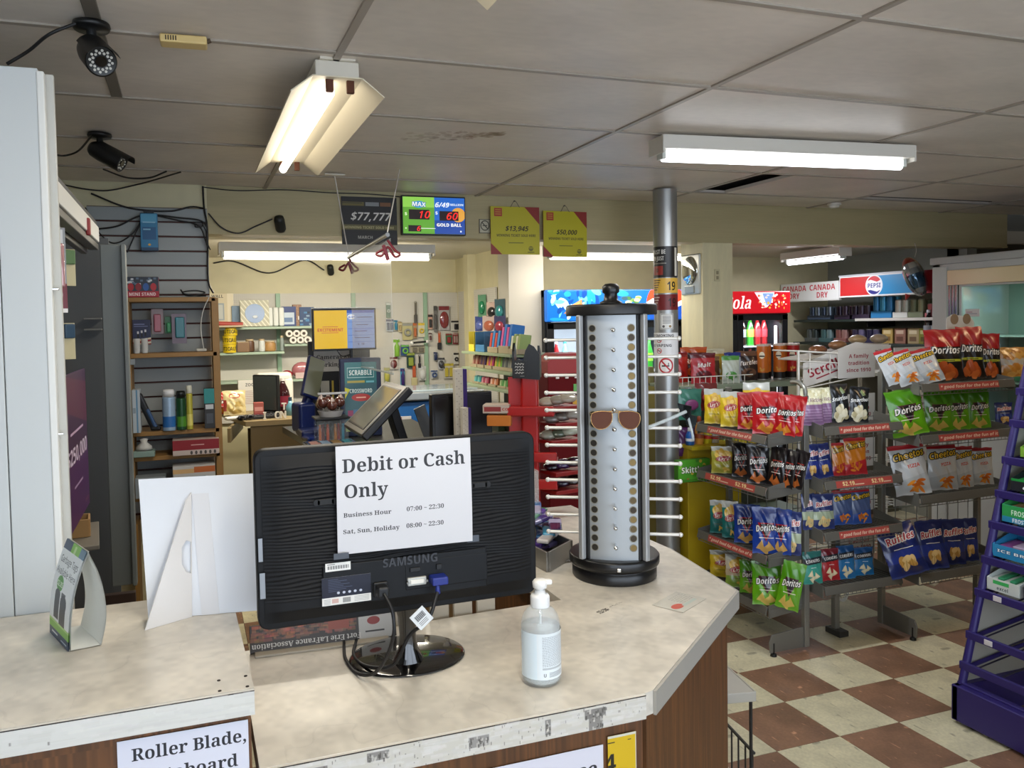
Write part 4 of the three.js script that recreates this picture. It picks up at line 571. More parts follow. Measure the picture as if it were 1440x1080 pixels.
const BAG = {
  layYellow: [lays('#d9b61c', '#dfc02a', '#d9bd2c'), 'yellow potato chip bag'], layOlive: [lays('#a8a63c', '#b4b04a', '#a6a03a'), 'olive green potato chip bag'],
  layTeal: [lays('#156b66', '#1b7a72', '#146460'), 'teal potato chip bag'], layMix: [lays('#b9a88a', '#c9c2ae', '#7c9a3a'), 'white and green potato chip bag'],
  dorRed: [doritos('#b3141c', '#a81018', '#8c0d14', '#d98a2c'), 'glossy red tortilla chip bag'], dorBlack: [doritos('#141214', '#1a1618', '#9c2a1c', '#b8642a'), 'black tortilla chip bag'],
  dorBlue: [doritos('#123a94', '#0f2f7c', '#a01c28', '#d3a65a'), 'blue tortilla chip bag'], dorGreen: [doritos('#5fa012', '#4a8c10', '#4a1c2c', '#d6b858'), 'bright green tortilla chip bag'],
  dorBig: [bagTex('#17120f', (g, w, h) => { fill(g, '#a3161a', 0, 0, w, 92); g.save(); g.translate(w / 2, 110); txt(g, 'Doritos', 0, 0, 50, '#f2efe8', { stroke: '#1a1716', lw: 8, style: 'bold italic', sx: .9 }); g.restore(); fill(g, '#b9bc2e', 10, 156, 172, 12); fill(g, '#23240c', w / 2 - 42, 162 - 2, 85, 4); chips(g, ['#b4511e', '#c9662a', '#a84716'], 96, 216, 52, 14); }), 'large red and black bag'],
  popPurple: [bagTex('#8d6a90', (g, w, h) => { fill(g, '#d9d6b4', 0, 0, w, 118); for (let k = 0; k < 40; k++) oval(g, ['#e4e0bc', '#cfc99c', '#f0edd2'][k % 3], rnd() * w, 14 + rnd() * 96, 12, 10); txt(g, 'Ms Vickies', w / 2, 86, 34, '#7a4a6c', { style: 'italic bold', font: 'serif' }); for (let k = 0; k < 5; k++) fill(g, '#b79ab8', 16, 150 + k * 20, 160, 5); }), 'purple and cream popcorn bag'],
  smartBlack: [bagTex('#15171a', (g, w, h) => { poly(g, '#7c8a5a', [[110, 20], [150, 60], [118, 70], [96, 40]]); txt(g, 'Smartfood', w / 2, 100, 36, '#eef0ec', { style: 'italic bold', rot: -.1 }); chips(g, ['#d9d1b0', '#e8e2c6', '#c2b68c'], 96, 206, 58, 26); }), 'black popcorn bag'],
  rufBlue: [ruffles('#1b2a6b', '#22358a', '#c99a4c'), 'dark blue ridged chip bag'], rufWhite: [ruffles('#27356e', '#a9b79a', '#d8c890'), 'blue chip bag with pale band'],
  cheOrange: [cheetos('#cf7a1c', '#b3222a', ''), 'orange and red cheese puff bag'], cheBlue: [cheetos('#4a5c86', '#2d4f9a', ''), 'blue and orange cheese puff bag'], cheWhite: [cheetos('#c3c7c9', '#b4babd', 'PIZZA'), 'white cheese snack bag'],
  corTeal: [corners('#3c9c8c', '#2a6c66'), 'teal popped corn snack bag'], corRed: [corners('#b3262c', '#7c1c2a'), 'red popped corn snack bag'], corBlue: [corners('#2474ae', '#1a4f86'), 'blue popped corn snack bag'],
  chipOrange: [bagTex('#c08a3c', (g, w, h) => { fill(g, '#b9b2a4', 0, 100, w, 60); chips(g, ['#d6a352', '#b97a2c'], 96, 60, 60, 12); chips(g, ['#d6a352', '#b97a2c'], 96, 206, 60, 12); }), 'gold and silver snack bag'],
  beige: [bagTex('#c9b784', (g, w, h) => { oval(g, '#a83c30', 96, 60, 50, 28); oval(g, '#e0d2a4', 96, 60, 40, 18); chips(g, ['#d8c690', '#b89c58', '#e6dab2'], 96, 190, 66, 20); fill(g, '#8c2f2a', 0, 100, 26, 120); }), 'beige snack bag']
};
const foil = {}; for (const k in BAG) foil[k] = new THREE.MeshPhysicalMaterial({ map: BAG[k][0], roughness: .3, clearcoat: .6, clearcoatRoughness: .16 });
const SHELFY = { 'top shelf, left rack': 1.079, 'second shelf, left rack': .824, 'third shelf, left rack': .489, 'bottom shelf, left rack': .239, 'top shelf, middle rack': 1.119, 'second shelf, middle rack': .854, 'third shelf, middle rack': .604, 'bottom shelf, middle rack': .339, 'top shelf, right rack': 1.304, 'second shelf, right rack': 1.044, 'third shelf, right rack': .739, 'bottom shelf, right rack': .339 };
let bagCount = 0; const bagSeen = {};
function bag(kind, x, y, z, w, h, turn, where, tilt = -.1, roll = 0) {
  const sy = SHELFY[where]; if (sy !== undefined && y < sy) { h -= sy - y; y = sy; } if (sy !== undefined && y > sy + .004) { h += y - sy - .004; y = sy + .004; }
  const key = kind + where, n = bagSeen[key] = (bagSeen[key] ?? -1) + 1;
  const o = solo('chip_bag', '', 'chip bag', bagShapes[bagCount++ % 6], foil[kind], [x, y, z], turn); o.rotation.set(tilt, turn, roll, 'YXZ'); o.scale.set(w, h, Math.min(w, h) * .8);
  o.userData.label = (n ? ORD[n] + ' ' : 'first ') + BAG[kind][1] + ' from left, ' + where; o.userData.group = 'snack bags, ' + where; return o;
}

// ================================================================ BEAM SIGNS
boxItem('lottery_poster', 'black hanging poster with a 77,777 dollar prize on the cream beam', 'poster', 0.991, 2.11, -4.414, 1.152 - 0.834, 2.377 - 2.11, .006, canvas(312, 270, (g, w, h) => { fill(g, '#1c1917', 0, 0, w, h); fill(g, '#6b6130', 6, 30, 120, 22); fill(g, '#8a8c8c', 134, 30, 76, 22); fill(g, '#7c5230', 216, 30, 60, 22); fill(g, '#3c3a2e', 6, 34, 110, 4); fill(g, '#5b5530', 0, 156, w, 30); txt(g, '$77,777', 158, 110, 62, '#d9d6cf', { style: 'italic bold' }); txt(g, 'WINNING TICKET SOLD HERE', 154, 171, 20, '#b5ad7c'); txt(g, 'MARCH', 130, 228, 24, '#a9a69c'); }));
{ // backlit jackpot screen
  const w = 1.559 - 1.174, h = 2.389 - 2.165;
  const t = thing('jackpot_screen', 'bright green and blue lottery jackpot screen with red digits on the beam', 'screen', [1.364, 2.279, -4.405], 0);
  part('case', rb(w, h, .035, .004), M('#0d0e10', .35), t);
  const tx = canvas(512, 320, (g, W, H) => { fill(g, '#5a9a2c', 0, 0, 258, H); fill(g, '#86c24a', 0, 0, 258, 90); fill(g, '#1f5fb8', 258, 0, 254, H); fill(g, '#123f94', 258, 200, 254, 120); oval(g, '#3a96d0', 130, 64, 56, 30); txt(g, 'MAX', 130, 64, 52, '#f0f4f4', { rot: .05, stroke: '#24527c', lw: 8 }); txt(g, '6/49', 320, 64, 58, '#f4f6f8', { style: 'italic bold' }); txt(g, '10 MILLION', 430, 60, 26, '#e4eef8'); oval(g, '#d99a3c', 458, 150, 60, 64); fill(g, '#160404', 48, 110, 168, 86); txt(g, '10', 168, 154, 84, '#ff2a20', { style: 'italic bold', font: 'monospace' }); txt(g, '$', 24, 150, 38, '#d8f0c0'); fill(g, '#160404', 300, 118, 160, 84); txt(g, '60', 400, 162, 84, '#ff2a20', { style: 'italic bold', font: 'monospace' }); txt(g, '$', 276, 136, 40, '#f0f4f4'); fill(g, '#160404', 42, 248, 104, 54); txt(g, '6', 122, 276, 56, '#ff2a20', { style: 'italic bold', font: 'monospace' }); txt(g, '+', 22, 274, 34, '#d8f0c0'); fill(g, '#eef6e4', 204 - 60, 274 - 3, 121, 5); txt(g, 'GOLD BALL', 380, 240, 40, '#f0c46a'); txt(g, 'GOLD BALL', 380, 240, 39, '#f2f4f6'); oval(g, '#e8eef4', 478, 296, 7, 8); });
  const m = new THREE.MeshStandardMaterial({ map: tx, emissiveMap: tx, emissive: '#ffffff', emissiveIntensity: .75, roughness: .3 });
  part('display', at(frontUV(bx(w - .014, h - .016, .002)), 0, 0, .0185), m, t);
}
{ const o = boxItem('no_smoking_sign', 'small white no smoking sign on the beam beside the yellow posters', 'sign', 1.689, 2.188, -4.424, .072, .084, .004, canvas(72, 84, (g, w, h) => { fill(g, '#b9b49c', 0, 0, w, h); g.strokeStyle = '#3c392f'; g.lineWidth = 3; g.strokeRect(3, 3, w - 6, h - 6); g.lineWidth = 5; g.beginPath(); g.ellipse(36, 38, 25, 27, 0, 0, 2 * PI); g.stroke(); g.beginPath(); g.moveTo(18, 20); g.lineTo(54, 58); g.stroke(); fill(g, '#3c392f', 22, 36, 28, 5); })); }
for (const [k, amt, x0, y0, x1, y1] of [[0, '$13,945', 692, 290, 760, 357], [1, '$50,000', 764, 297, 829, 361]]) {
  const w = 2.031 - 1.718 - k * .014, h = .283 - k * .006, cx = k ? 2.203 : 1.872, cy = k ? 2.189 : 2.204;
  const t = thing('lottery_poster', k ? 'yellow red cornered prize poster nearer the steel post, fifty thousand dollars' : 'yellow red cornered prize poster beside the no smoking sign, left of its twin', 'poster', [cx, cy, -4.395], k ? .03 : -.02);
  part('sheet', frontUV(rb(w, h, .005, .001)), pm(canvas(290, 270, (g, W, H) => { fill(g, '#b9b01c', 0, 0, W, H); poly(g, '#8c2a26', [[200, 0], [W, 0], [W, 100]]); poly(g, '#8c2a26', [[0, 206], [0, H], [66, H]]); fill(g, '#a8382a', 22, 10, 46, 46); for (let q = 0; q < 3; q++) fill(g, '#c9a03c', 28, 18 + q * 12, 34, 4); txt(g, amt, 152, 124, 38, '#1f1d10', { style: 'italic bold' }); txt(g, 'WINNING TICKET SOLD HERE', 150, 162, 19, '#3c3a14', { sx: .88 }); fill(g, '#5c5a20', 104, 202, 88, 4); oval(g, '#6d6a24', 236, 236, 14, 14); fill(g, '#b9b01c', 226, 230, 20, 4); fill(g, '#5c5a20', 216, 254, 40, 4); }), .5), t);
  part('hook', tube([[-.03, h / 2 - .004, .002], [0, h / 2 + .035, 0], [.03, h / 2 - .004, .002]], .0015, 12), M('#3c3830', .5), t); part('pin', at(cyl(.004, .004, .012, 8), 0, h / 2 + .035, -.006, PI / 2), M('#3c3830', .5), t);
}
{ // hanging clear screen
  const x = .85, zf = -4.334, zn = -3.432, y = 2.045, t = thing('hanging_shield', 'clear plastic shield hanging on white strings with dark red clips', 'shield', [x, 0, 0]);
  part('bar', [rod([0, 2.031, zf], [0, 2.054, zn], .011, 6)], M('#8d8f90', .35, .7), t);
  const g = bx(.003, .6, Math.abs(zf - zn)); part('clear_sheet', at(g, .012, 2.038 - .3, (zf + zn) / 2), new THREE.MeshPhysicalMaterial({ color: '#e9eeee', roughness: .12, transparent: true, opacity: .2 }), t);
  part('bottom_rail', at(rb(.006, .01, Math.abs(zf - zn), .002), .012, 2.038 - .6, (zf + zn) / 2), new THREE.MeshPhysicalMaterial({ color: '#d3dcdc', roughness: .15, transparent: true, opacity: .55 }), t);
  const str = M('#d9d4cc', .6), p0 = [0.711,2.405,-3.933], p1 = [0.993,2.405,-3.737];
  part('string', rod([p0[0] - x, 2.405, p0[2]], [0, y, zf], .003, 6), str, t); part('string', rod([p1[0] - x, 2.405, p1[2]], [0, y + .02, zn], .003, 6), str, t);
  const red = M('#6e1826', .4); for (const [z, s] of [[zf, 1], [zn, -1]]) { part('clip', [tube([[0, 2.03, z], [.03, 1.985, z + .01], [.05, 1.965, z + .02], [.03, 1.955, z + .01], [0, 2.0, z], [-.03, 1.96, z], [-.05, 1.97, z - .02], [-.02, 1.99, z]], .006, 40), at(rb(.016, .07, .016, .004), s * .01, 1.975, z, 0, 0, .3)], red, t); }
  part('ceiling_hook', [at(rb(.1, .006, .04, .002), p0[0] - x, 2.402, p0[2])], M('#e0ddd2', .5), t);
}
{ const t = thing('convex_mirror', 'convex plastic mirror clock panel on the side of the cream pillar', 'mirror', [3.218, 1.955, -4.555], -PI / 2); const fr = M('#a8aaa4', .3, .4); part('frame', [rb(.21, .27, .02, .01)], fr, t); part('dome', at(sph(.085, 24).scale(1, 1.15, .3), 0, .025, .008), M('#b9bbb4', .06, .9), t); part('lower_plate', at(rb(.1, .05, .012, .004), 0, -.1, .012), M('#8f928c', .3, .4), t); }
{ const p = [3.331, 1.943, -4.426]; const t = thing('wall_socket', 'small cream wall socket on the front of the cream pillar', 'socket', p, 0); part('plate', rb(.045, .08, .006, .003), M('#c3bb98', .4), t); for (const y of [.017, -.017]) part('outlet', at(rb(.018, .022, .004, .003), 0, y, .003), M('#8f886c', .5), t); }
{ const p = [4.09,2.405,-4.2]; const t = thing('smoke_detector', 'small white round smoke detector under the ceiling near the beam', 'detector', p, 0); part('base', at(cyl(.04, .045, .014, 24), 0, -.007, 0), M('#e6e3da', .4), t); part('cap', at(lathe([[0, -.03], [.026, -.03], [.034, -.02], [.036, -.014], [0, -.014]], 24), 0, 0, 0), M('#ece9e0', .4), t); }

// ================================================================ BACK WALL BEHIND THE CASHIER
const BW = -6.36;
{ // pegboard wall fixture with green uprights
  const t = thing('pegboard_fixture', 'white pegboard wall fixture with pale green uprights behind the cashier', 'wall fixture', [0, 0, 0]);
  const a = noiseTex(64, (i, j) => { const d = Math.hypot(i % 32 - 16, j % 32 - 16) < 3.4; return d ? [120, 116, 106] : [203, 199, 188]; }); a.repeat.set(20, 20);
  const peg = new THREE.MeshStandardMaterial({ map: a, roughness: .6 }), green = M('#8fae92', .45);
  const xs = [0.131, 0.679, 1.277, 1.882, 2.415], yt = [1.925, 1.925, 1.925, 1.92, 1.915];
  for (let k = 0; k < 4; k++) part('pegboard', boxUV(at(bx(xs[k + 1] - xs[k] - .03, 1.0, .012), (xs[k] + xs[k + 1]) / 2, 1.42, BW - .01), .6), peg, t);
  for (let k = 1; k < 5; k++) part('upright', at(rb(.034, 1.9, .03, .003), xs[k], .97, BW), green, t);
  part('side_pegboard', boxUV(at(bx(.012, 1.0, .85), 2.155, 1.42, -5.86), .6), peg, t);
  const sh = M('#9fb29c', .45); part('shelf', at(rb(xs[2] - xs[0], .018, .24, .002), (xs[0] + xs[2]) / 2, 1.652, BW + .11), sh, t); part('shelf', at(rb(xs[1] - xs[0] + .03, .018, .24, .002), (xs[0] + xs[1]) / 2, 1.463, BW + .11), sh, t); part('shelf', at(rb(xs[2] - xs[1], .018, .2, .002), (xs[1] + xs[2]) / 2 + .02, 1.517, BW + .1), sh, t); part('shelf', at(rb(xs[1] - xs[0] + .6, .018, .22, .002), (xs[0] + xs[1]) / 2 + .3, 1.246, BW + .1), sh, t);
}
const S1 = 1.652 + .01, S2 = 1.463 + .01, SH = -6.2;
const zw = (a, b) => (b - a) * .0059;          // metres per pixel of the photograph at the back wall
boxItem('picture_box', 'tall cream boxed wall decoration at the left end of the back top shelf', 'box', 0.25, S1, SH - .03, zw(298, 327), .255, .05, canvas(150, 240, (g, w, h) => { fill(g, '#c9bd9c', 0, 0, w, h); txt(g, 'WALL', 50, 22, 28, '#3c3a34'); fill(g, '#8f9aa0', 20, 70, 70, 120); fill(g, '#b9bcb4', 28, 80, 54, 100); fill(g, '#d8cdb0', 110, 0, 40, h); }));
boxItem('framed_picture', 'plain blue grey frame back beside the boxed decoration', 'picture', 0.368, S1, SH, zw(328, 344), .16, .02, '#6c8499');
{ const t = thing('framed_picture', 'striped picture frame with a round blue picture on the back top shelf', 'picture', [0.483, S1, SH + .05], .05); part('frame', at(frontUV(rb(zw(341, 377), .2, .025, .003)), 0, .1, 0, -.12), pm(canvas(140, 140, (g, w, h) => { fill(g, '#a8a58e', 0, 0, w, h); g.strokeStyle = '#d0ceb9'; g.lineWidth = 6; for (let k = -8; k < 10; k++) { g.beginPath(); g.moveTo(k * 22, 0); g.lineTo(k * 22 + 100, h); g.stroke(); } }), .5), t); part('picture', at(cyl(.072, .072, .006, 32).rotateX(PI / 2), 0, .1, .014, -.12), M('#4a6f9c', .3), t); part('picture_mark', at(sph(.02, 10).scale(1, .6, .2), 0, .075, .022), M('#c9d0d6', .5), t); }
{ const t = thing('towel_stack', 'white folded paper towels on the back top shelf', 'towels', [0.64, S1, SH + .02]); for (let k = 0; k < 3; k++) part('towel', at(rb(.04, .145, .06, .012), -.042 + k * .042, .073, 0), M('#d3d6d0', .7), t); }
boxItem('toy_box', 'blue and white toy box with a van picture, left of a brown one', 'box', 0.741, S1, SH, zw(398, 416), .15, .05, canvas(100, 150, (g, w, h) => { fill(g, '#2a3c70', 0, 0, w, h); fill(g, '#b3c0cc', 6, 46, 80, 90); fill(g, '#5a7396', 14, 84, 60, 34); }));
boxItem('brown_box', 'narrow brown patterned box between two blue toy boxes', 'box', 0.805, S1, SH - .01, zw(414, 425), .165, .05, canvas(60, 150, (g, w, h) => { fill(g, '#8c6a50', 0, 0, w, h); for (let k = 0; k < 30; k++) fill(g, '#a98a70', rnd() * 60, rnd() * 150, 6, 6); fill(g, '#d8d0c4', 34, 80, 20, 26); }));
boxItem('toy_box', 'dark blue toy box near the yellow display on the back top shelf', 'box', 0.876, S1, SH, zw(424, 443), .145, .05, canvas(110, 150, (g, w, h) => { fill(g, '#1f3c64', 0, 0, w, h); for (let k = 0; k < 14; k++) fill(g, ['#3c74a0', '#7c94a8', '#15283c'][k % 3], rnd() * 100, rnd() * 140, 24, 14); }));
{ const t = thing('red_roll', 'red rolled plastic sheet lying at the left of the back top shelf', 'roll', [0.294, S1, SH + .08]); part('roll', rod([-.12, .03, 0], [.1, .018, .02], .018, 12), M('#a8463c', .4), t); part('flat_books', rb(.2, .014, .12, .003).translate(0, .007, -.02), M('#b9a88c', .6), t); }
const cautionMat = pm(canvas(360, 60, (g, w, h) => { fill(g, '#d0b41c', 0, 0, w, h); for (let q = 0; q < 3; q++) txt(g, 'CAUTION', 60 + q * 125, 32, 38, '#26220f'); }), .35);
for (let k = 0; k < 3; k++) { const lab = ['lowest yellow caution tape roll on the second back shelf', 'middle yellow caution tape roll on the second back shelf', 'topmost yellow caution tape roll on the second back shelf'][k]; const t = thing('tape_roll', lab, 'tape roll', [0.296 + (k === 2 ? .01 : 0), S2 + k * .064, SH + .04], .2 * k);  part('tape', at(new THREE.CylinderGeometry(.05, .05, .062, 28, 1, true), 0, .031, 0), cautionMat, t); part('top_face', at(new THREE.RingGeometry(.02, .05, 24).rotateX(-PI / 2), 0, .0621, 0), M('#c9ad1c', .4), t); part('core', at(new THREE.CylinderGeometry(.02, .02, .062, 16, 1, true), 0, .031, 0), (() => { const m = M('#8c7444', .7).clone(); m.side = THREE.DoubleSide; return m; })(), t); }
for (const [k, px, py] of [[0, 413, 478], [1, 420, 478], [2, 410, 471], [3, 417, 471], [4, 425, 471], [5, 427, 478]]) { const lab = ['white paper roll with dark core, bottom left of the heap', 'white paper roll with dark core, bottom middle of the heap', 'white paper roll, upper left of the heap', 'white paper roll, upper middle of the heap', 'white paper roll, upper right of the heap', 'white paper roll with dark core, bottom right of the heap'][k]; const t = thing('paper_roll', lab, 'paper roll', [0.763 + [0, .055, -.028, .027, .082, .11][k], 1.517 + .038 + (k > 1 && k < 5 ? .05 : 0), SH + .02], 0, 'white till rolls heaped on the back shelf'); part('paper', new THREE.CylinderGeometry(.027, .027, .08, 24, 1, false).rotateX(PI / 2), M('#d9d4c8', .7), t); part('core', at(cyl(.012, .012, .004, 14), 0, 0, .04, PI / 2), M('#4a4038', .7), t); }
for (const [name, lab, px, w, h, c, r] of [['jar', 'brown lidded jar on the second back shelf', 352, .07, .09, '#5c3f2c', 1], ['box', 'small brown picture box on the second back shelf', 343, .09, .075, '#7c5f3f', 0], ['cup', 'white cup on the second back shelf', 367, .05, .09, '#c9cdc8', 1], ['tin', 'wide tan tin on the second back shelf', 378, .09, .075, '#a8804c', 1], ['bottle', 'small clear bottle at the right end of the second back shelf', 394, .03, .11, '#8f9a94', 1], ['basket', 'dark basket at the left on the second back shelf', 335, .08, .06, '#3c342c', 0]]) {
  const t = thing(name, lab, name, [0.49 + (px - 360) * .0057, S2, SH + (px % 2) * .03]); part('body', r ? lathe([[0, 0], [w * .42, 0], [w * .5, h * .1], [w * .5, h * .8], [w * .4, h * .9], [w * .4, h], [0, h]], 18) : rb(w, h, w * .8, .006).translate(0, h / 2, 0), M(c, .4), t); part('lid', at(r ? cyl(w * .43, w * .43, h * .14, 18) : rb(w * .9, h * .1, w * .7, .003), 0, h, 0), M('#b9a684', .5), t); }
// red clutter behind the desk
for (const [lab, px, py, w, h, c] of [['pink and red plush clutter bag on the low back shelf', 446, 533, .1, .1, '#8c2838'], ['red wrapped package left on the low back shelf', 405, 533, .09, .07, '#9c2c38'], ['clear domed pink package on the low back shelf', 425, 535, .16, .13, '#a8686c']]) { const t = thing('package', lab, 'package', [0.803 + (px - 420) * .0057, 1.246 + .009, SH]); part('wrap', sph(.5, 12).scale(w, h, .07).translate(0, h / 2, 0), new THREE.MeshPhysicalMaterial({ color: c, roughness: .25, clearcoat: .8 }), t); part('card', at(rb(w * .7, h * .35, .006, .001), 0, h * .2, .036), M('#c9b0aa', .5), t); }

// items hanging on the pegboard
function hang(lab, x0, x1, y0, y1, kind, c1, c2, z = BW + .02) { /* metres */
  const w = x1 - x0, h = y0 - y1, t = thing(kind === 'tool' ? 'hand_tool' : 'hanging_pack', lab, kind === 'tool' ? 'tool' : 'package', [(x0 + x1) / 2, (y0 + y1) / 2, z]);
  if (kind === 'tool') { part('handle', at(rb(w * .5, h * .55, .014, .005), 0, h * .2, 0), M(c1, .4), t); part('head', at(rb(w * .9, h * .4, .012, .005), 0, -h * .28, 0), M(c2, .4), t); part('ring', at(new THREE.TorusGeometry(w * .2 + .003, .002, 6, 14), 0, h * .48, 0), M(c1, .4), t); return t; }
  const card = M(c1, .5); part('backing_card', rb(w, h, .004, .001), card, t);
  if (kind === 'ring') part('product', at(new THREE.TorusGeometry(Math.min(w, h) * .27, Math.min(w, h) * .1, 8, 20), 0, -h * .06, .012), M(c2, .35), t);
  else if (kind === 'bag') part('product', sph(.5, 12).scale(w * .85, h * .7, .03).translate(0, -h * .08, .006), new THREE.MeshPhysicalMaterial({ color: c2, roughness: .2, clearcoat: 1 }), t);
  else if (kind === 'bottle') part('product', lathe([[0, -h * .42], [w * .36, -h * .42], [w * .38, h * .12], [w * .14, h * .26], [w * .14, h * .4], [0, h * .4]], 16).translate(0, 0, w * .3), M(c2, .3), t);
  else if (kind === 'twin') { for (const s of [-1, 1]) part('product', at(rb(w * .32, h * .6, .016, .005), s * w * .22, -h * .08, .008), M(c2, .35), t); }
  else part('product', at(rb(w * .6, h * .55, .018, .006), 0, -h * .1, .009), M(c2, .35), t);
  part('header_strip', at(rb(w * .94, h * .16, .002, .0005), 0, h * .4, .003), M(c2, .5), t); part('hook', rod([0, h * .46, -.02], [0, h * .47, .04], .0025, 5), chrome, t); return t;
}
hang('dark green card with a white ring below the pegboard top', 1.543, 1.581, 1.842, 1.714, 'ring', '#1d5c3c', '#c9cfc8');
hang('white and navy pack with round dots on the pegboard', 1.539, 1.603, 1.703, 1.603, 'twin', '#a9b4bc', '#2c3c5c');
hang('narrow teal bottle pack on the pegboard', 1.605, 1.639, 1.696, 1.608, 'bottle', '#b9b6a8', '#2a7c9c');
hang('small cream card beside the teal bottle pack', 1.641, 1.675, 1.684, 1.595, 'box', '#c4b893', '#a08c5c');
hang('pale yellow card holding a grey coil on the pegboard', 1.676, 1.764, 1.671, 1.529, 'ring', '#b5ad7c', '#8f9088');
hang('orange headed brush card on the pegboard', 1.767, 1.801, 1.670, 1.539, 'box', '#9c8460', '#b5622c');
hang('yellow topped white card with a curved tool', 1.810, 1.869, 1.669, 1.550, 'ring', '#c9c4ac', '#d3b52c');
hang('long dark ladle hanging high on the pegboard', 1.777, 1.810, 1.840, 1.663, 'tool', '#5c5548', '#4a453c');
hang('green and white spray pack on the pegboard', 1.595, 1.652, 1.539, 1.385, 'bottle', '#c9cdc4', '#7cae3c');
hang('round blue tape pack with a green centre', 1.660, 1.731, 1.490, 1.400, 'ring', '#2c4c7c', '#6fb04c');
hang('beige card of three small rings', 1.745, 1.866, 1.482, 1.419, 'twin', '#a39c84', '#6c6658');
hang('dark green card with a yellow emblem', 1.707, 1.777, 1.424, 1.298, 'box', '#1f3c34', '#8c9a3c');
hang('white card with a dark red product', 1.562, 1.631, 1.394, 1.292, 'bag', '#cfc6bc', '#6c2a2a');
hang('black marker hanging in front of a cream card', 1.804, 1.832, 1.398, 1.290, 'tool', '#16161a', '#222228');
hang('tall purple bottle with a blue cap on the pegboard', 1.650, 1.689, 1.297, 1.149, 'bottle', '#3c8cae', '#3c2a6c');
hang('orange topped pale paint brush on the pegboard', 1.741, 1.798, 1.317, 1.144, 'tool', '#b5542c', '#c2b98c');
hang('crumpled clear plastic pack low on the pegboard', 1.808, 1.873, 1.309, 1.188, 'bag', '#b9bab4', '#c9ccc9');
hang('yellow and green patterned gadget low on the pegboard', 1.512, 1.563, 1.308, 1.178, 'bag', '#8c9470', '#b5b04c');
hang('salmon card with a small black tool, right pegboard', 1.898, 1.938, 1.738, 1.613, 'box', '#b98f7c', '#2a2622');
hang('tall grey strip pack on the right pegboard', 1.949, 1.981, 1.808, 1.588, 'box', '#6f6c68', '#4c4a48');
hang('large shiny red blister pack on the right pegboard', 1.992, 2.088, 1.808, 1.604, 'bag', '#a9a5a4', '#7c2a2c');
hang('white card with a black glue gun, right pegboard', 2.096, 2.246, 1.682, 1.595, 'box', '#c0bdb4', '#1f1e20');
hang('long black spatula on the right pegboard', 2.283, 2.304, 1.805, 1.612, 'tool', '#1a1a1c', '#26262a');
hang('black and orange scissors on the right pegboard', 1.975, 2.015, 1.583, 1.439, 'tool', '#b5542c', '#232326');
hang('green and red card on the right pegboard', 2.050, 2.104, 1.575, 1.484, 'box', '#3c6c44', '#8c2c2c');
hang('dark red narrow pack on the right pegboard', 2.113, 2.161, 1.580, 1.483, 'twin', '#7c2c30', '#a98c84');
hang('dark blue bottle pack on the right pegboard', 1.940, 1.976, 1.423, 1.351, 'bottle', '#8f9498', '#1f2c54');
hang('white card with a black oval product', 2.115, 2.164, 1.412, 1.314, 'ring', '#c9c8c2', '#1a1a1c');
hang('shiny silver scissors pack on the right pegboard', 1.977, 2.037, 1.374, 1.277, 'bag', '#b0b2b4', '#3a3a3e');
hang('yellow handled pliers card on the right pegboard', 2.025, 2.117, 1.325, 1.196, 'twin', '#b9b6ac', '#b8a83c');
hang('blue ring pack at the bottom of the right pegboard', 1.912, 1.973, 1.270, 1.202, 'ring', '#aeb0b0', '#3c5484');
hang('black and white tool on the right pegboard, below the salmon card', 1.900, 1.930, 1.584, 1.513, 'box', '#b9b4ac', '#5c3c38');
{ const t = thing('towel_bar', 'short black bar with white end knobs across the pegboard', 'rail', [1.804, 1.505, -6.28], 0); part('bar', rod([-.06, 0, 0], [.06, .008, 0], .008), black, t); for (const s of [-1, 1]) part('knob', at(sph(.014, 12), s * .066, .004 + s * .004, 0), white, t); }
// side pegboard goods (facing left)
for (const [lab, x, y, z, w, h, c1, c2] of [['green scrubbing brush hanging in the pegboard corner', 2.12, 1.787, -5.641, .1, .17, '#5c8c6c', '#1f7c54'], ['white card with a black oval on the side pegboard', 2.13, 1.746, -5.461, .13, .13, '#c4a99c', '#1c1a1c'], ['tall teal and dark brush pack on the side pegboard', 2.13, 1.747, -5.306, .12, .16, '#2c4c54', '#2a7c7c'], ['blue and white bag on the side pegboard', 2.11, 1.648, -5.668, .12, .12, '#3c4c8c', '#5c6cae'], ['red and white bag on the side pegboard', 2.11, 1.646, -5.472, .16, .13, '#b9a49c', '#a85c44'], ['dark blue and red bag at the right of the side pegboard', 2.11, 1.64, -5.261, .13, .13, '#2c2c54', '#8c2c3c']]) {
  const t = thing('hanging_pack', lab, 'package', [x, y, z], -PI / 2 + .5); part('backing_card', rb(w * .8, h, .004, .001), M(c1, .5), t); part('product', sph(.5, 12).scale(w * .6, h * .6, .04).translate(0, -h * .08, .006), new THREE.MeshPhysicalMaterial({ color: c2, roughness: .3, clearcoat: .7 }), t); part('hook', rod([0, h * .46, .03], [0, h * .46, -.03], .0025, 5), chrome, t); }
{ // candy shelves beside the white column, facing left
  const t = thing('candy_shelf', 'pale green metal shelf unit of sweets in front of the white column', 'shelf', [1.75, 0, -4.62], -PI / 2), g = M('#8c9a7c', .45);
  [[1.462, .56], [1.357, .6], [1.25, .6], [1.1, .6]].forEach(([y]) => part('shelf', at(rb(.86, .016, .3, .002), -.02, y, -.15), g, t)); part('back_panel', at(bx(.86, 1.45, .012), -.02, .73, -.31), M('#5c5f4c', .6), t); for (const s of [-1, 1]) part('side', at(rb(.014, 1.1, .05, .002), s * .43 - .02, .55, -.28), g, t); part('base', at(bx(.86, .9, .28), -.02, .46, -.16), M('#6f735f', .6), t);
}
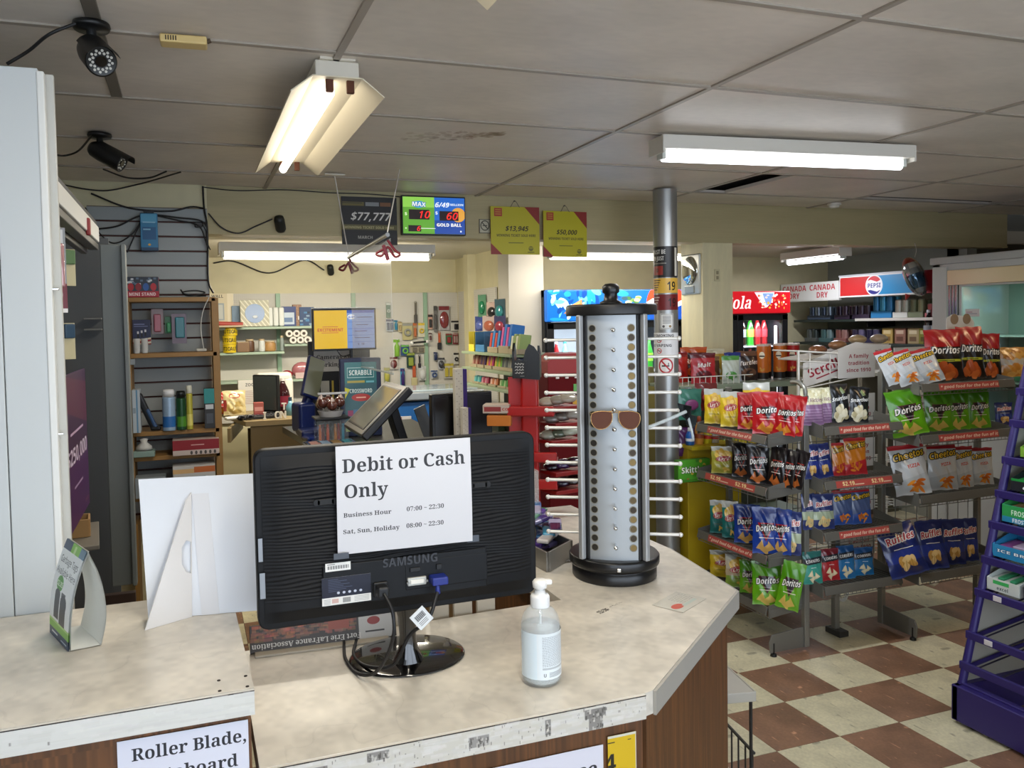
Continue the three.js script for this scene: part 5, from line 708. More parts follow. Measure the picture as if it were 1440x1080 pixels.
function sweet(lab, name, cat, z, y, w, h, d, c, kind, c2) { const t = thing(name, lab, cat, [1.79, y, z], -PI / 2); if (kind === 'open') { part('back', at(rb(w, h, .003, .001), 0, h / 2, -d), M(c, .5), t); for (const s of [-1, 1]) part('side', at(rb(.003, h, d, .001), s * w / 2, h / 2, -d / 2), M(c, .5), t); part('front', at(rb(w, h * .35, .003, .001), 0, h * .175, 0), M(c, .5), t); part('liner', at(rb(w * .9, h * .8, .002, .001), 0, h * .5, -d + .006), M(c2, .6), t); } else if (kind === 'packs') { const n = 4; for (let k = 0; k < n; k++) part('pack', at(rb(w / n * .85, h * (.8 + .2 * (k & 1)), d * .7, .004), -w / 2 + (k + .5) * w / n, h * .45, -d / 2, -.15), M(k & 1 ? c : c2, .35), t); part('tray', at(rb(w, h * .25, d, .002), 0, h * .125, -d / 2), M('#9c8f74', .5), t); } else { part('bag', bagShapes0(w, h), M(c, .3), t); part('label', at(rb(w * .5, h * .3, .003, .001), 0, h * .5, d * .22), M(c2, .5), t); } return t; }
function bagShapes0(w, h) { return sph(.5, 12).scale(w, h, Math.min(w, h) * .4).translate(0, h / 2, 0); }
sweet('yellow open sour sweets box on the top candy shelf', 'sweet_box', 'box', -4.98, 1.471, .1, .13, .1, '#d3c23c', 'open', '#b0a01c');
sweet('brown lined open display box on the top candy shelf', 'sweet_box', 'box', -4.82, 1.471, .16, .13, .1, '#3c74a0', 'open', '#7c5f3c');
sweet('blue backed tray of red packs on the top candy shelf', 'sweet_box', 'sweets', -4.6, 1.471, .17, .14, .1, '#2c74ae', 'packs', '#b03c30');
sweet('tall stack of blue and pink packs on the top candy shelf', 'sweet_box', 'sweets', -4.42, 1.471, .16, .18, .12, '#1f6cb8', 'packs', '#c24c8c');
sweet('green and white patterned packs at the right of the top candy shelf', 'sweet_box', 'sweets', -4.27, 1.471, .14, .12, .1, '#8ca05c', 'packs', '#cfd0b4');
for (const [k, z, c, c2] of [[0, -4.95, '#8c4434', '#c9a08c'], [1, -4.82, '#4a2c5c', '#7c4c3c'], [2, -4.68, '#c23c74', '#d39a3c'], [3, -4.54, '#7cae3c', '#c9b53c'], [4, -4.42, '#8c8f84', '#54585c'], [5, -4.3, '#2c3c5c', '#9c9a90']]) sweet(['reddish', 'purple', 'pink', 'lime', 'silver', 'navy'][k] + ' upright sweet packs on the middle candy shelf', 'sweet_box', 'sweets', z, 1.366, .12, .085, .1, c, 'packs', c2);
for (const [k, z, c, c2] of [[0, -4.92, '#2c9aa0', '#7cc4c0'], [1, -4.78, '#b03c58', '#d38c9c'], [2, -4.62, '#c9784c', '#dfb09c'], [3, -4.46, '#4c9a4c', '#a8c88c'], [4, -4.32, '#c9b9b0', '#7c8ca8']]) sweet(['teal', 'crimson', 'orange', 'green', 'pale pink'][k] + ' low sweet packs on the third candy shelf', 'sweet_box', 'sweets', z, 1.259, .13, .05, .1, c, 'packs', c2);
{ // ice cream chest freezer
  const t = thing('chest_freezer', 'low blue ice cream freezer with a silver rim below the pegboard', 'freezer', [1.62, 0, -5.62]); part('body', at(rb(.75, 1.1, .5, .01), 0, .56, 0), M('#1a5a9c', .35), t); part('rim', at(rb(.8, .06, .54, .012), 0, 1.15, 0), M('#a9b0b4', .25, .5), t); part('sliding_lid', at(rb(.72, .012, .46, .004), 0, 1.185, 0), new THREE.MeshPhysicalMaterial({ color: '#b9c8d0', roughness: .12, transparent: true, opacity: .75 }), t); part('brand_panel', at(frontUV(rb(.3, .08, .004, .001)), -.3, 0.974 , .253), pm(canvas(300, 80, (g, w, h) => { fill(g, '#c9c6c4', 0, 0, w, h); txt(g, 'Nestle', 170, 42, 66, '#a83030'); fill(g, '#7c2a2c', 150, 6, 80, 6); }), .4), t);
}
// desk at the back left
{
  const t = thing('desk', 'plain tan cash desk with cluttered top behind the narrow shelf unit', 'desk', [0, 0, 0]), m = M('#7c6b4a', .5), dk = M('#4a3d2c', .7), x0 = 0.355, y = 1.073;
  part('top', slab([[x0 - .03, -5.07], [1.17, -5.07], [1.17, -5.85], [x0 - .17, -5.85]], y - .03, y), M('#8a7856', .5), t); part('front_panel', at(rb(1.17 - x0, y - .04, .02, .002), (x0 + 1.17) / 2, (y - .04) / 2 + .005, -5.1), m, t); part('side_edge', at(rb(.02, .09, .7, .002), x0 - .07, y - .085, -5.46, 0, -.17, 0), m, t); part('inner_panel', at(rb(.02, y - .1, .04, .002), x0 + .02, (y - .1) / 2 + .005, -5.5), dk, t);
}
const DY = 1.073 + .001;
bag('beige', 0.286, DY, -5.5, .15, .165, .1, 'cash desk, back left', -.12); bag('dorRed', 0.227, DY, -5.6, .11, .15, .5, 'cash desk, back left', -.2);
boxItem('appliance_box', 'white boxed sewing machine with printed front on the cash desk', 'box', 0.408, DY, -5.75, .17, .215, .06, canvas(220, 260, (g, w, h) => { fill(g, '#c2bfb6', 0, 0, w, h); txt(g, 'ZOOM', 120, 40, 38, '#4a4c50'); for (let k = 0; k < 8; k++) fill(g, '#a08c84', 24, 90 + k * 15, 100 + (k * 37 % 70), 6); }));
{ const t = thing('sewing_machine', 'white rounded appliance standing behind the boxed one on the cash desk', 'appliance', [0.524 + .05, DY, -5.8]); part('arm', at(rb(.26, .07, .08, .03), 0, .225, 0), M('#d3cfc4', .35), t); part('column', at(rb(.07, .2, .08, .02), .1, .12, 0), M('#d3cfc4', .35), t); part('bed', at(rb(.26, .04, .09, .012), 0, .021, 0), M('#c6c2b8', .4), t); }
{ const t = thing('monitor', 'small black monitor on the cash desk, turned to the left', 'monitor', [0.481, DY, -5.35], -.75); part('screen_case', at(rb(.2, .24, .03, .006), 0, .15, 0), black, t); part('screen', at(rb(.18, .22, .004, .001), 0, .15, .015), M('#3a3f3e', .15), t); part('foot', at(rb(.14, .03, .1, .006), 0, .016, 0), black, t); }
boxItem('tea_box', 'pink and red snack box before the small monitor', 'box', 0.419, DY, -5.25, .062, .1, .05, canvas(80, 120, (g, w, h) => { fill(g, '#9c5048', 0, 0, w, h); fill(g, '#c98c84', 8, 34, 64, 30); fill(g, '#7c2c30', 8, 84, 64, 26); }));
{ const t = thing('cola_bottle', 'big dark red soft drink bottle standing on the cash desk', 'bottle', [0.604, DY, -5.5]); part('bottle_body', lathe([[0, 0], [.042, 0], [.046, .01], [.046, .12], [.04, .15], [.018, .2], [.014, .215], [0, .215]], 20), M('#2c1114', .12), t); part('label', at(new THREE.CylinderGeometry(.0465, .0465, .07, 20, 1, true), 0, .08, 0), M('#6c1a2c', .4), t); part('cap', at(cyl(.016, .016, .02, 14), 0, .225, 0), M('#c9c2bc', .4), t); }
{ const t = thing('pump_bottle', 'small clear blue gel bottle on the cash desk', 'bottle', [0.627, DY, -5.3]); part('bottle_body', lathe([[0, 0], [.028, 0], [.03, .06], [.014, .08], [.012, .095], [0, .095]], 18), M('#5c8c9c', .15), t); part('cap', at(cyl(.012, .012, .025, 12), 0, .107, 0), M('#2a3c4c', .4), t); }
{ const t = thing('green_tin', 'low green tin beside the gel bottle on the cash desk', 'tin', [0.688, DY, -5.3]); part('tin', lathe([[0, 0], [.035, 0], [.036, .03], [0, .03]], 20), M('#4c6c44', .4), t); part('lid', at(cyl(.037, .037, .01, 20), 0, .034, 0), M('#8c8f74', .4), t); }
{ const t = thing('keyboard', 'black keyboard and papers spread on the front of the cash desk', 'keyboard', [0.412, DY, -5.22], .15); part('base', at(rb(.26, .018, .11, .004), 0, .01, 0), M('#1c1c1e', .5), t); for (let r = 0; r < 4; r++) for (let c = 0; c < 11; c++) part('key', at(rb(.018, .006, .018, .002), -.11 + c * .022, .021, -.034 + r * .023), M('#26272a', .5), t); }
{ const t = thing('cordless_phone', 'white computer mouse shaped handset on the desk corner', 'handset', [0.255, DY, -5.2], .3); part('body', rb(.1, .022, .045, .01).translate(0, .012, 0), M('#d3d1c8', .35), t); part('button', at(rb(.02, .004, .02, .002), .03, .024, 0), M('#8c8a84', .5), t); }
{ const t = thing('sunglasses', 'dark sunglasses lying folded on the cash desk front', 'sunglasses', [0.328, DY, -5.13], .2); for (const s of [-1, 1]) part('lens', at(sph(.024, 12).scale(1, .7, .3), s * .028, .018, 0), M('#15161a', .1), t); part('temple', [rod([-.055, .02, 0], [.03, .01, -.05], .003), rod([.055, .02, 0], [-.03, .01, -.06], .003)], black, t); }
for (const [k, ch, px] of [[0, 'I', 372], [1, 'O', 389], [2, 'N', 396], [3, 'T', 398]]) { const t = solo('letter_block', 'white standing letter ' + ch + ' at the desk front edge', 'letter', letters(ch, .045, .012), M('#cfccc4', .4), [0.446 + (px - 372) * .0048, DY + .024 + (k === 3 ? .05 : 0), -5.14 - (k === 3 ? .03 : 0)], .1); }

// ================================================================ CASHIER COUNTER
const CY = 1.07;
{ const t = thing('cashier_counter', 'cashier counter behind the monitor carrying lottery terminals and the till', 'counter', [0, 0, 0]), wood = M('#8c7350', .55);
  part('countertop', slab([[.512, -4.741], [.573, -3.949], [.66, -3.0], [1.22, -3.0], [1.3, -4.741]], 1.035, CY), M('#33302c', .3), t); part('front_panel', at(rb(.02, 1.03, 1.7, .002), .6, .515, -3.86, 0, -.085, 0), wood, t); part('side_panel', at(rb(.5, 1.03, .02, .002), .95, .515, -3.02), wood, t); part('rear_panel', at(rb(.62, 1.03, .02, .002), .93, .515, -4.7), wood, t); }
{ // lottery screen on a pole
  const z = -4.46, cx = 0.84, cy = 1.636, w = 1.016 - 0.668, h = 1.745 - 1.524;
  const t = thing('lottery_display', 'thin screen showing a yellow advert and blue lottery results above the cashier counter', 'screen', [cx, CY, z], 0);
  part('case', at(rb(w + .014, h + .016, .03, .004), 0, cy - CY, 0), M('#101116', .4), t); part('top_edge', at(rb(w + .014, .006, .034, .002), 0, cy - CY + h / 2 + .01, 0), M('#c9cbc9', .3, .3), t);
  const tx = canvas(430, 275, (g, W, H) => { fill(g, '#e0b412', 0, 0, 232, H); fill(g, '#b8452c', 112 - 55, 118 - 2, 110, 4); txt(g, 'EXCITEMENT', 112, 140, 30, '#b8352c'); fill(g, '#c9702c', 50, 158, 120, 5); fill(g, '#6f8cc0', 232, 0, 198, H); fill(g, '#2c4ca0', 232, 0, 198, 20); oval(g, '#e4e8f0', 264, 48, 28, 18); txt(g, '6/49', 264, 50, 24, '#24489c', { style: 'italic bold' }); fill(g, '#1c2f6c', 360 - 55, 52 - 3, 110, 5); for (let q = 0; q < 4; q++) fill(g, '#3c5ca8', 240, 84 + q * 48, 184, 3); fill(g, '#1c2f6c', 340 - 44, 106 - 3, 88, 5); fill(g, '#22306c', 330 - 44, 152 - 3, 88, 5); fill(g, '#22306c', 340 - 55, 200 - 3, 110, 5); txt(g, '$  10', 330, 246, 22, '#22306c'); });
  part('display', at(frontUV(bx(w - .006, h - .006, .002)), 0, cy - CY, .0165), new THREE.MeshStandardMaterial({ map: tx, emissiveMap: tx, emissive: '#ffffff', emissiveIntensity: .45, roughness: .25 }), t);
  part('pole', at(rb(.06, cy - CY - h / 2, .03, .004), .06, (cy - CY - h / 2) / 2, -.01), black, t); part('foot', at(rb(.2, .014, .16, .004), .06, .007, -.01), black, t);
  part('hanging_wire', tube([[-.05, cy - CY - h / 2, .016], [-.02, cy - CY - h / 2 - .04, .02], [.03, cy - CY - h / 2 - .03, .02]], .003, 12), black, t);
}
{ const t = thing('information_tower', 'black upright stand with white lettered paper saying cameras are working', 'stand', [0.833, CY, -4.6], 0); part('panel', at(rb(.36, .5, .03, .004), 0, .25, 0), M('#0f1013', .45), t);
  part('camera_notice', at(frontUV(rb(.24, .12, .003, .001)), -.03, 1.484 - CY - .03, .018), pm(canvas(300, 150, (g, w, h) => { fill(g, '#b9b8b4', 0, 0, w, h); txt(g, 'Cameras are', 18, 46, 42, '#26262a', { font: 'serif', align: 'left' }); txt(g, 'working.', 18, 100, 42, '#26262a', { font: 'serif', align: 'left' }); }), .6), t);
  part('letter_strip', at(frontUV(rb(.05, .2, .003, .001)), -.09, .17, .0175), pm(canvas(60, 240, (g, w, h) => { fill(g, '#b9b7aa', 0, 0, w, h); txt(g, 'ZER', 30, 130, 62, '#1c1c1e', { rot: -PI / 2 }); }), .5), t); part('yellow_strip', at(rb(.012, .2, .003, .001), -.045, .17, .0175), M('#b5a03c', .5), t); }
{ // advert screen in a navy frame
  const z = -4.15, x0 = 0.751, x1 = 0.969, y1 = 1.485; const t = thing('advert_screen', 'navy framed upright screen advertising a word game ticket in teal', 'screen', [(x0 + x1) / 2, CY, z], -.1), h = y1 - CY;
  part('frame', at(rb(x1 - x0, h, .05, .006), 0, h / 2, 0), M('#1a2548', .4), t); const tx = canvas(240, 360, (g, W, H) => { fill(g, '#3c5f66', 0, 0, W, H); fill(g, '#2f6c6c', 0, 0, W, 110); g.strokeStyle = '#b9d0cc'; g.lineWidth = 3; g.strokeRect(22, 30, 196, 50); txt(g, 'SCRABBLE', 120, 56, 36, '#d6e0da'); fill(g, '#a89a4c', 20, 96, 130, 12); fill(g, '#6cb0b8', 160, 98, 60, 10); poly(g, '#c9c43c', [[0, 130], [40, 140], [0, 190]]); txt(g, 'CROSSWORD', 120, 150, 28, '#c9d8d4'); oval(g, '#a83a34', 120, 184, 70, 20); fill(g, '#e0b49c', 120 - 36, 184 - 3, 72, 6); for (let k = 0; k < 12; k++) fill(g, ['#5c2c5c', '#4c6c8c', '#8c3c5c', '#3c8c8c'][k % 4], rnd() * 200, 220 + rnd() * 100, 40, 30); fill(g, '#8fa05c', 0, 340, W, 20); });
  part('display', at(frontUV(bx(x1 - x0 - .05, h - .05, .002)), 0, h / 2 + .003, .026), new THREE.MeshStandardMaterial({ map: tx, emissiveMap: tx, emissive: '#ffffff', emissiveIntensity: .18, roughness: .25 }), t); }
{ // blue lottery terminal
  const t = thing('lottery_terminal', 'dark blue lottery terminal with a tilted grey screen at the left of the cashier counter', 'terminal', [0.578, CY, -4.28], 0), b = M('#15245c', .3), gr = M('#6b6d58', .3);
  part('base', [at(rb(.12, .05, .26, .015), .02, .026, .05), at(rb(.1, .16, .12, .02), -.0, .1, -.02, 0, .3, 0)], b, t); part('screen_case', at(rb(.1, .235, .035, .01), .055, .31, -.02, -.3, .35, -.38), b, t); part('screen', at(rb(.088, .215, .004, .001).translate(0, 0, .0195), .055, .31, -.02, -.3, .35, -.38), gr, t, 'grey green touch screen'); part('neck', rod([.0, .12, -.02], [.05, .26, -.02], .03, 12), b, t); part('front_lip', at(rb(.12, .02, .1, .008), .03, .016, .2, 0, .2, 0), M('#1c2f74', .2), t); }
{ // stand of sweets with lighters
  const x = 0.653 + .012, t = thing('acrylic_stand', 'clear acrylic counter stand of lighters below wrapped lollipops', 'display stand', [x, CY, -3.95], 0), cl = new THREE.MeshPhysicalMaterial({ color: '#d9e2e6', roughness: .1, transparent: true, opacity: .07 });
  part('box', [at(bx(.15, .12, .004), 0, .06, .06), at(bx(.15, .12, .004), 0, .06, -.06), at(bx(.004, .12, .12), -.075, .06, 0), at(bx(.004, .12, .12), .075, .06, 0)], cl, t); part('shelf', at(rb(.17, .01, .14, .003), 0, .13, 0), M('#1c1c1e', .4), t); part('cup', at(lathe([[.05, 0], [.065, .03], [.066, .03], [.052, 0]], 20), 0, .136, 0), M('#c9c6c4', .3), t); part('sign_frame', at(rb(.15, .012, .01, .003), .02, .245, -.05), M('#c9ccd0', .3), t); for (const s of [-1, 1]) part('upright', rod([s * .06 + .02, .13, -.05], [s * .06 + .02, .245, -.05], .004), cl, t); part('base', rb(.18, .01, .15, .003).translate(0, .006, 0), M('#22262c', .3), t);
  for (let k = 0; k < 7; k++) solo('lighter', ['orange', 'dark red', 'orange red', 'black', 'amber', 'red', 'bright blue'][k] + ' lighter standing in the clear counter stand, ' + ORD[k] + ' from left', 'lighter', [at(rb(.014, .07, .01, .003), 0, .036, 0), at(rb(.012, .016, .01, .003), 0, .079, 0)], M(['#c2601f', '#6c1c1c', '#c24a1f', '#1a1a1c', '#b5701f', '#9c2424', '#2a8cae'][k], .25), [x - .058 + k * .019, CY + .012, -3.93 - (k & 1) * .02], 0, 'lighters in the clear counter stand');
  for (let k = 0; k < 6; k++) { const a = k * 1.05; const t2 = thing('lollipop', 'brown wrapped round lollipop in the cup above the lighters, ' + ['front', 'front right', 'back right', 'back', 'back left', 'front left'][k], 'lollipop', [x + Math.sin(a) * .036, CY + .14, -3.95 + Math.cos(a) * .036], 0, 'lollipops above the lighters'); part('candy', at(sph(.028, 14), Math.sin(a) * .012, .055 + (k & 1) * .012, Math.cos(a) * .012), new THREE.MeshPhysicalMaterial({ color: '#5c3026', roughness: .2, clearcoat: 1 }), t2); part('stick', rod([0, 0, 0], [Math.sin(a) * .012, .04, Math.cos(a) * .012], .002), white, t2); part('wrapper_tail', at(new THREE.ConeGeometry(.014, .026, 8), Math.sin(a) * .02, .088 + (k & 1) * .012, Math.cos(a) * .02), new THREE.MeshPhysicalMaterial({ color: '#b9a49c', roughness: .2, clearcoat: 1 }), t2); } }
{ const t = thing('glass_case', 'low blue tinted glass top case under the lighter stand', 'case', [0.61 + .01, CY, -3.68], 0); part('frame', [at(rb(.24, .012, .012, .002), 0, .034, .1), at(rb(.24, .012, .012, .002), 0, .034, -.1), at(rb(.012, .034, .2, .002), -.115, .018, 0), at(rb(.012, .034, .2, .002), .115, .018, 0)], M('#15171c', .3), t); part('glass_top', at(rb(.22, .004, .19, .001), 0, .041, 0), new THREE.MeshPhysicalMaterial({ color: '#3c5670', roughness: .06, clearcoat: 1 }), t); for (let k = 0; k < 4; k++) part('ticket', at(rb(.04, .002, .12, .0005), -.08 + k * .052, .0445, 0), M(['#8c4a3c', '#5c7c9c', '#8c6c3c', '#3c8c9c'][k], .4), t); }
{ // till screen, tilted back and facing the cashier
  const A = [.7, 1.186, -3.707], B = [.7, 1.178, -3.325], C = [.9, 1.375, -3.731], D = [.9, 1.369, -3.34];
  const t = thing('till_screen', 'black tilted till touch screen on a grey wedge stand', 'screen', [.8, 1.28, -3.53], 0), tilt = Math.atan2(.2, .19);
  // built facing +x-up: local y up the screen, local z across
  const q = (g, off) => at(at(g, 0, 0, 0, 0, PI / 2, 0), 0, 0, 0); const L = Math.hypot(.2, .19);
  const holder = (g, out) => { g.rotateZ(-tilt + 0); g.translate(-Math.cos(tilt) * out, Math.sin(tilt) * out, 0); return g; };
  part('case', holder(rb(.036, L + .02, .4, .008), -.012), M('#1f1f21', .35), t); part('bezel', holder(rb(.006, L + .01, .385, .003), .008), M('#8c8a84', .35, .3), t, 'pale grey bezel'); part('inner_bezel', holder(rb(.003, L - .035, .335, .001), .0118), M('#19191b', .4), t); part('screen', holder(rb(.002, L - .05, .315, .0005), .0135), M('#8a8a80', .1), t, 'bright grey glass');
  part('stand', [at(rb(.3, .03, .3, .008), .1, -.19, 0), at(rb(.04, .2, .12, .006), .1, -.1, .0, 0, 0, .3)], M('#17171a', .4), t); part('rear_wing', at(extr([[0, 0], [.05, .0], [-.02, .22], [-.07, .2]], .012), .22, -.205, .1, 0, 0, 0), M('#55585c', .4), t, 'grey folded wing'); }
{ const t = thing('receipt_printer', 'small black printer with loose paper at the right of the till', 'printer', [1.1, CY, -3.22], .3); part('body', rb(.15, .1, .18, .01).translate(0, .051, 0), black, t); part('lid', at(rb(.13, .02, .14, .006), 0, .108, 0, .15), M('#1a1b1d', .35), t); part('knob', at(cyl(.012, .012, .01, 16), .04, .115, .06, PI / 2.5), M('#c9c6be', .4), t); part('paper_scrap', at(rb(.05, .002, .03, .0005), .02, .12, .05, .3, .4, 0), M('#d9b9b0', .5), t); }
{ const z = -3.08, x0 = 0.924, x1 = 1.187, y1 = 1.372; const t = thing('monitor', 'black customer monitor behind the paper sign monitor, its face dark', 'monitor', [(x0 + x1) / 2, CY, z], .1), h = y1 - CY - .05; part('case', at(rb(x1 - x0 + .01, h, .035, .005), 0, h / 2 + .05, 0), M('#0c0c0e', .35), t); part('screen', at(rb(x1 - x0 - .014, h - .024, .003, .001), 0, h / 2 + .05, .018), M('#060607', .3), t); part('foot', [at(rb(.16, .012, .14, .004), 0, .006, 0), at(rb(.04, .07, .03, .004), 0, .04, -.01)], black, t); }
for (const [k, xa, xb, ya, yb] of [[0, 652, 668, 521, 574], [1, 659, 671, 577, 606]]) { const z = -2.9 + k * .05, t = thing('ticket_pad', k ? 'lower white and purple printed pad by the black customer monitor' : 'upper white and purple printed pad by the black customer monitor', 'pad', [0, 0, 0], 0); const ax = k ? 1.007 : 1.007, bx2 = k ? 1.045 : 1.06, y0 = k ? CY + .002 : CY + .002, y1 = k ? 1.322 : 1.475, w = bx2 - ax;
  t.position.set((ax + bx2) / 2 + (k ? .012 : 0), y0, z - .12); part('pages', at(frontUV(rb(w * .65, y1 - y0, .03, .002)), -w * .17, (y1 - y0) / 2, 0), pm(canvas(60, 240, (g, W, H) => { fill(g, '#c2bcae', 0, 0, W, H); for (let q = 0; q < 40; q++) fill(g, '#9c968a', 8 + (q % 3) * 16, 6 + q * 6, 10, 2); }), .6), t); part('spine', at(rb(w * .36, y1 - y0 - .006, .04, .002), w * .33, (y1 - y0) / 2, -.01), M('#33206c', .45), t); }

// red countertop sweet stand and its trays
{ const x = 1.184, z = -2.72, y0 = .931, t = thing('sweet_stand', 'tall red card sweet stand with a black scripted header behind the big monitor', 'display stand', [x, y0, z], -.5), red = M('#a81a17', .3), yt = 1.459 - y0;
  part('column', at(rb(.062, yt, .07, .008), .022, yt / 2, .0), red, t); part('side_fin', at(rb(.012, yt - .004, .1, .003), -.016, yt / 2 - .002, -.02, 0, .3, 0), M('#b8201a', .3), t); part('fin_face', at(rb(.05, yt - .006, .008, .003), -.034, yt / 2 - .003, .012, 0, .25, 0), red, t);
  const hd = M('#0e0e0f', .35); part('header', [at(extr([[-.05, 0], [.05, -.008], [.05, .085], [.03, .115], [.012, .125], [-.002, .1], [-.012, .062], [-.03, .07], [-.05, .05]], .008), .012, yt - .008, .034), at(extr([[-.045, 0], [.045, 0], [.045, .09], [-.045, .12]], .008), .054, yt - .01, -.01, 0, PI / 2, 0), at(extr([[-.045, 0], [.045, 0], [.045, .1], [.0, .13], [-.045, .1]], .008), -.04, yt - .01, -.01, 0, PI / 2, 0)], hd, t); part('script_print', at(frontUV(rb(.05, .062, .002, .0005)), -.012, yt + .024, .044), pm(canvas(130, 160, (g, w, h) => { fill(g, '#121213', 0, 0, w, h); g.strokeStyle = '#b9b6b0'; g.lineWidth = 5; for (let r = 0; r < 4; r++) { g.beginPath(); for (let q = 0; q < 14; q++) g.lineTo(22 + q * 6.5, 30 + r * 28 + (q % 2 ? -9 : 9) * (.5 + .5 * Math.sin(q * 1.7 + r))); g.stroke(); } fill(g, '#7c7a76', 70, 142, 40, 6); }), .4), t);
  for (const [y, w, o] of [[yt - .13, .17, .01], [yt - .3, .15, .03], [yt - .4, .15, .03]]) { part('arm', [at(rb(w, .034, .02, .004), .015 + o, y, .05), at(rb(w * .95, .006, .1, .002), .02 + o, y - .018, .0)], red, t); }
  part('card_box', at(frontUV(rb(.1, .032, .08, .003)), -.1, yt - .122, .02), pm(canvas(130, 50, (g, w, h) => { fill(g, '#b9aa9c', 0, 0, w, h); fill(g, '#8c3030', 8, 12, 80, 26); txt(g, 'CO', 108, 26, 22, '#b03030'); }), .5), t, 'pale card box lying on the arm'); part('orange_box', at(rb(.09, .04, .08, .003), -.09, yt - .165, .02), M('#c2701f', .45), t); }
for (const [lab, px, py, c, c2, dz] of [['grey and cream bagged sweets at the right arm of the red stand', 785, 560, '#a89f8c', '#8c8474', 0], ['clear wrapped snack packs below the cream bags', 790, 583, '#8f8c84', '#6c6a64', .02], ['white and green patterned packs on the middle red arm', 780, 606, '#9aa090', '#5c6a58', .04], ['dark chocolate packs in a black tray, upper', 782, 650, '#241c2c', '#3c2a5c', .06], ['dark chocolate packs in a black tray, lower', 782, 676, '#18161a', '#2c2438', .06]]) { const z = -2.75 + dz, t = thing('snack_pack', lab, 'package', [1.337 + (px - 785) * .0026, 1.252 - (py - 600) * .00262 - .02, z], .2); for (let k = 0; k < 3; k++) part('pack', at(sph(.5, 10).scale(.085, .035, .06), -.035 + k * .035, .012 + k * .006, -.02 + k * .018, .2, 0, .1), new THREE.MeshPhysicalMaterial({ color: k & 1 ? c2 : c, roughness: .2, clearcoat: 1 }), t); part('tray', at(rb(.15, .014, .1, .002), 0, -.01, 0), M('#8c1c1a', .4), t); }
{ const t = thing('acrylic_holder', 'clear acrylic leaflet holder with a white card right of the big monitor', 'holder', [1.067, .931, -2.42], -.1), cl = new THREE.MeshPhysicalMaterial({ color: '#dfe4e4', roughness: .08, transparent: true, opacity: .3 }); part('front', at(rb(.05, .23, .003, .001), 0, .115, .02), cl, t); part('back', at(rb(.05, .25, .003, .001), 0, .125, -.03), cl, t); part('side', at(rb(.003, .23, .05, .001), .025, .115, -.005), cl, t); part('card', at(rb(.036, .09, .002, .0005), -.004, .18, .012), M('#cfcbc0', .6), t); }
{ const cols = ['#3c2a74', '#5c3c9c', '#2c6ca8', '#7c74ae', '#cfc9c6', '#3c9ac0', '#4a2f7c', '#b9c2c9', '#2a2050', '#8c86b0', '#5c9c7c', '#a8a2c0'], nm = ['purple', 'violet', 'blue', 'lilac', 'white', 'light blue', 'plum', 'pale grey', 'indigo', 'lavender', 'green', 'mauve'];
  for (let k = 0; k < 12; k++) { const t = thing('snack_bar', nm[k] + ' wrapped bar in the grey counter bin behind the big monitor', 'snack bar', [1.02 + (k % 3) * .022, .962 + k * .0075, -2.22 - (k % 4) * .05], .55 + (k % 3) * .3, 'bars in the grey counter bin'); part('bar', rb(.15, .014, .04, .006), new THREE.MeshPhysicalMaterial({ color: cols[k], roughness: .25, clearcoat: .8 }), t); part('stripe', at(rb(.05, .0145, .0405, .004), .03, .0004, 0), M(cols[(k + 3) % 12], .3), t); } }
{ // red crate display further back
  const x = 1.72, z = -3.62, t = thing('red_display', 'dark red vending style box with a sloped top behind the sunglasses stand', 'display', [1.811, 0, -3.7], -.1), red = M('#560b0f', .65, 0, { specularIntensity: .25 }), yt = 1.514, w = .2;
  part('cabinet', at(rb(w, yt - .12, .2, .006), 0, (yt - .12) / 2 + .002, 0), red, t); part('sloped_top', at(extr([[-w / 2, 0], [w / 2, 0], [w / 2, .1], [-w / 2 + .06, .1], [-w / 2, .06]], .2), 0, yt - .12, -.1), M('#8c1f1c', .5), t); for (let k = 0; k < 3; k++) part('white_clip', at(rb(.018, .022, .006, .002), -.05 + k * .05, yt - .135, .103), M('#d9cfc8', .4), t); part('yellow_label', at(rb(.06, .1, .004, .001), .06, yt - .3, .102), M('#b88a1c', .5), t); part('green_label', at(rb(.05, .05, .004, .001), .06, yt - .2, .102), M('#5c9a4c', .5), t); }
const shelfGrey = M('#7a7973', .42, .45), shelfDark = M('#4c4b47', .5, .3), priceRed = '#a8463e';
const lipA = pm(canvas(512, 48, (g, w, h) => { fill(g, '#5d5b54', 0, 0, w, h); fill(g, priceRed, 90, 5, 330, 38); txt(g, '* good food for the fun of it', 255, 25, 24, '#e2cfb8', { style: 'italic bold' }); }), .35), lipB = pm(canvas(512, 48, (g, w, h) => { fill(g, '#5d5b54', 0, 0, w, h); fill(g, priceRed, 70, 5, 370, 38); txt(g, '$2.19', 150, 22, 32, '#e6d79a'); txt(g, '$2.19', 340, 22, 32, '#e6d79a'); fill(g, '#d3b59a', 190, 28, 60, 6); fill(g, '#d3b59a', 380, 28, 50, 6); }), .35), lipC = pm(canvas(512, 48, (g, w, h) => { fill(g, '#5d5b54', 0, 0, w, h); }), .35);
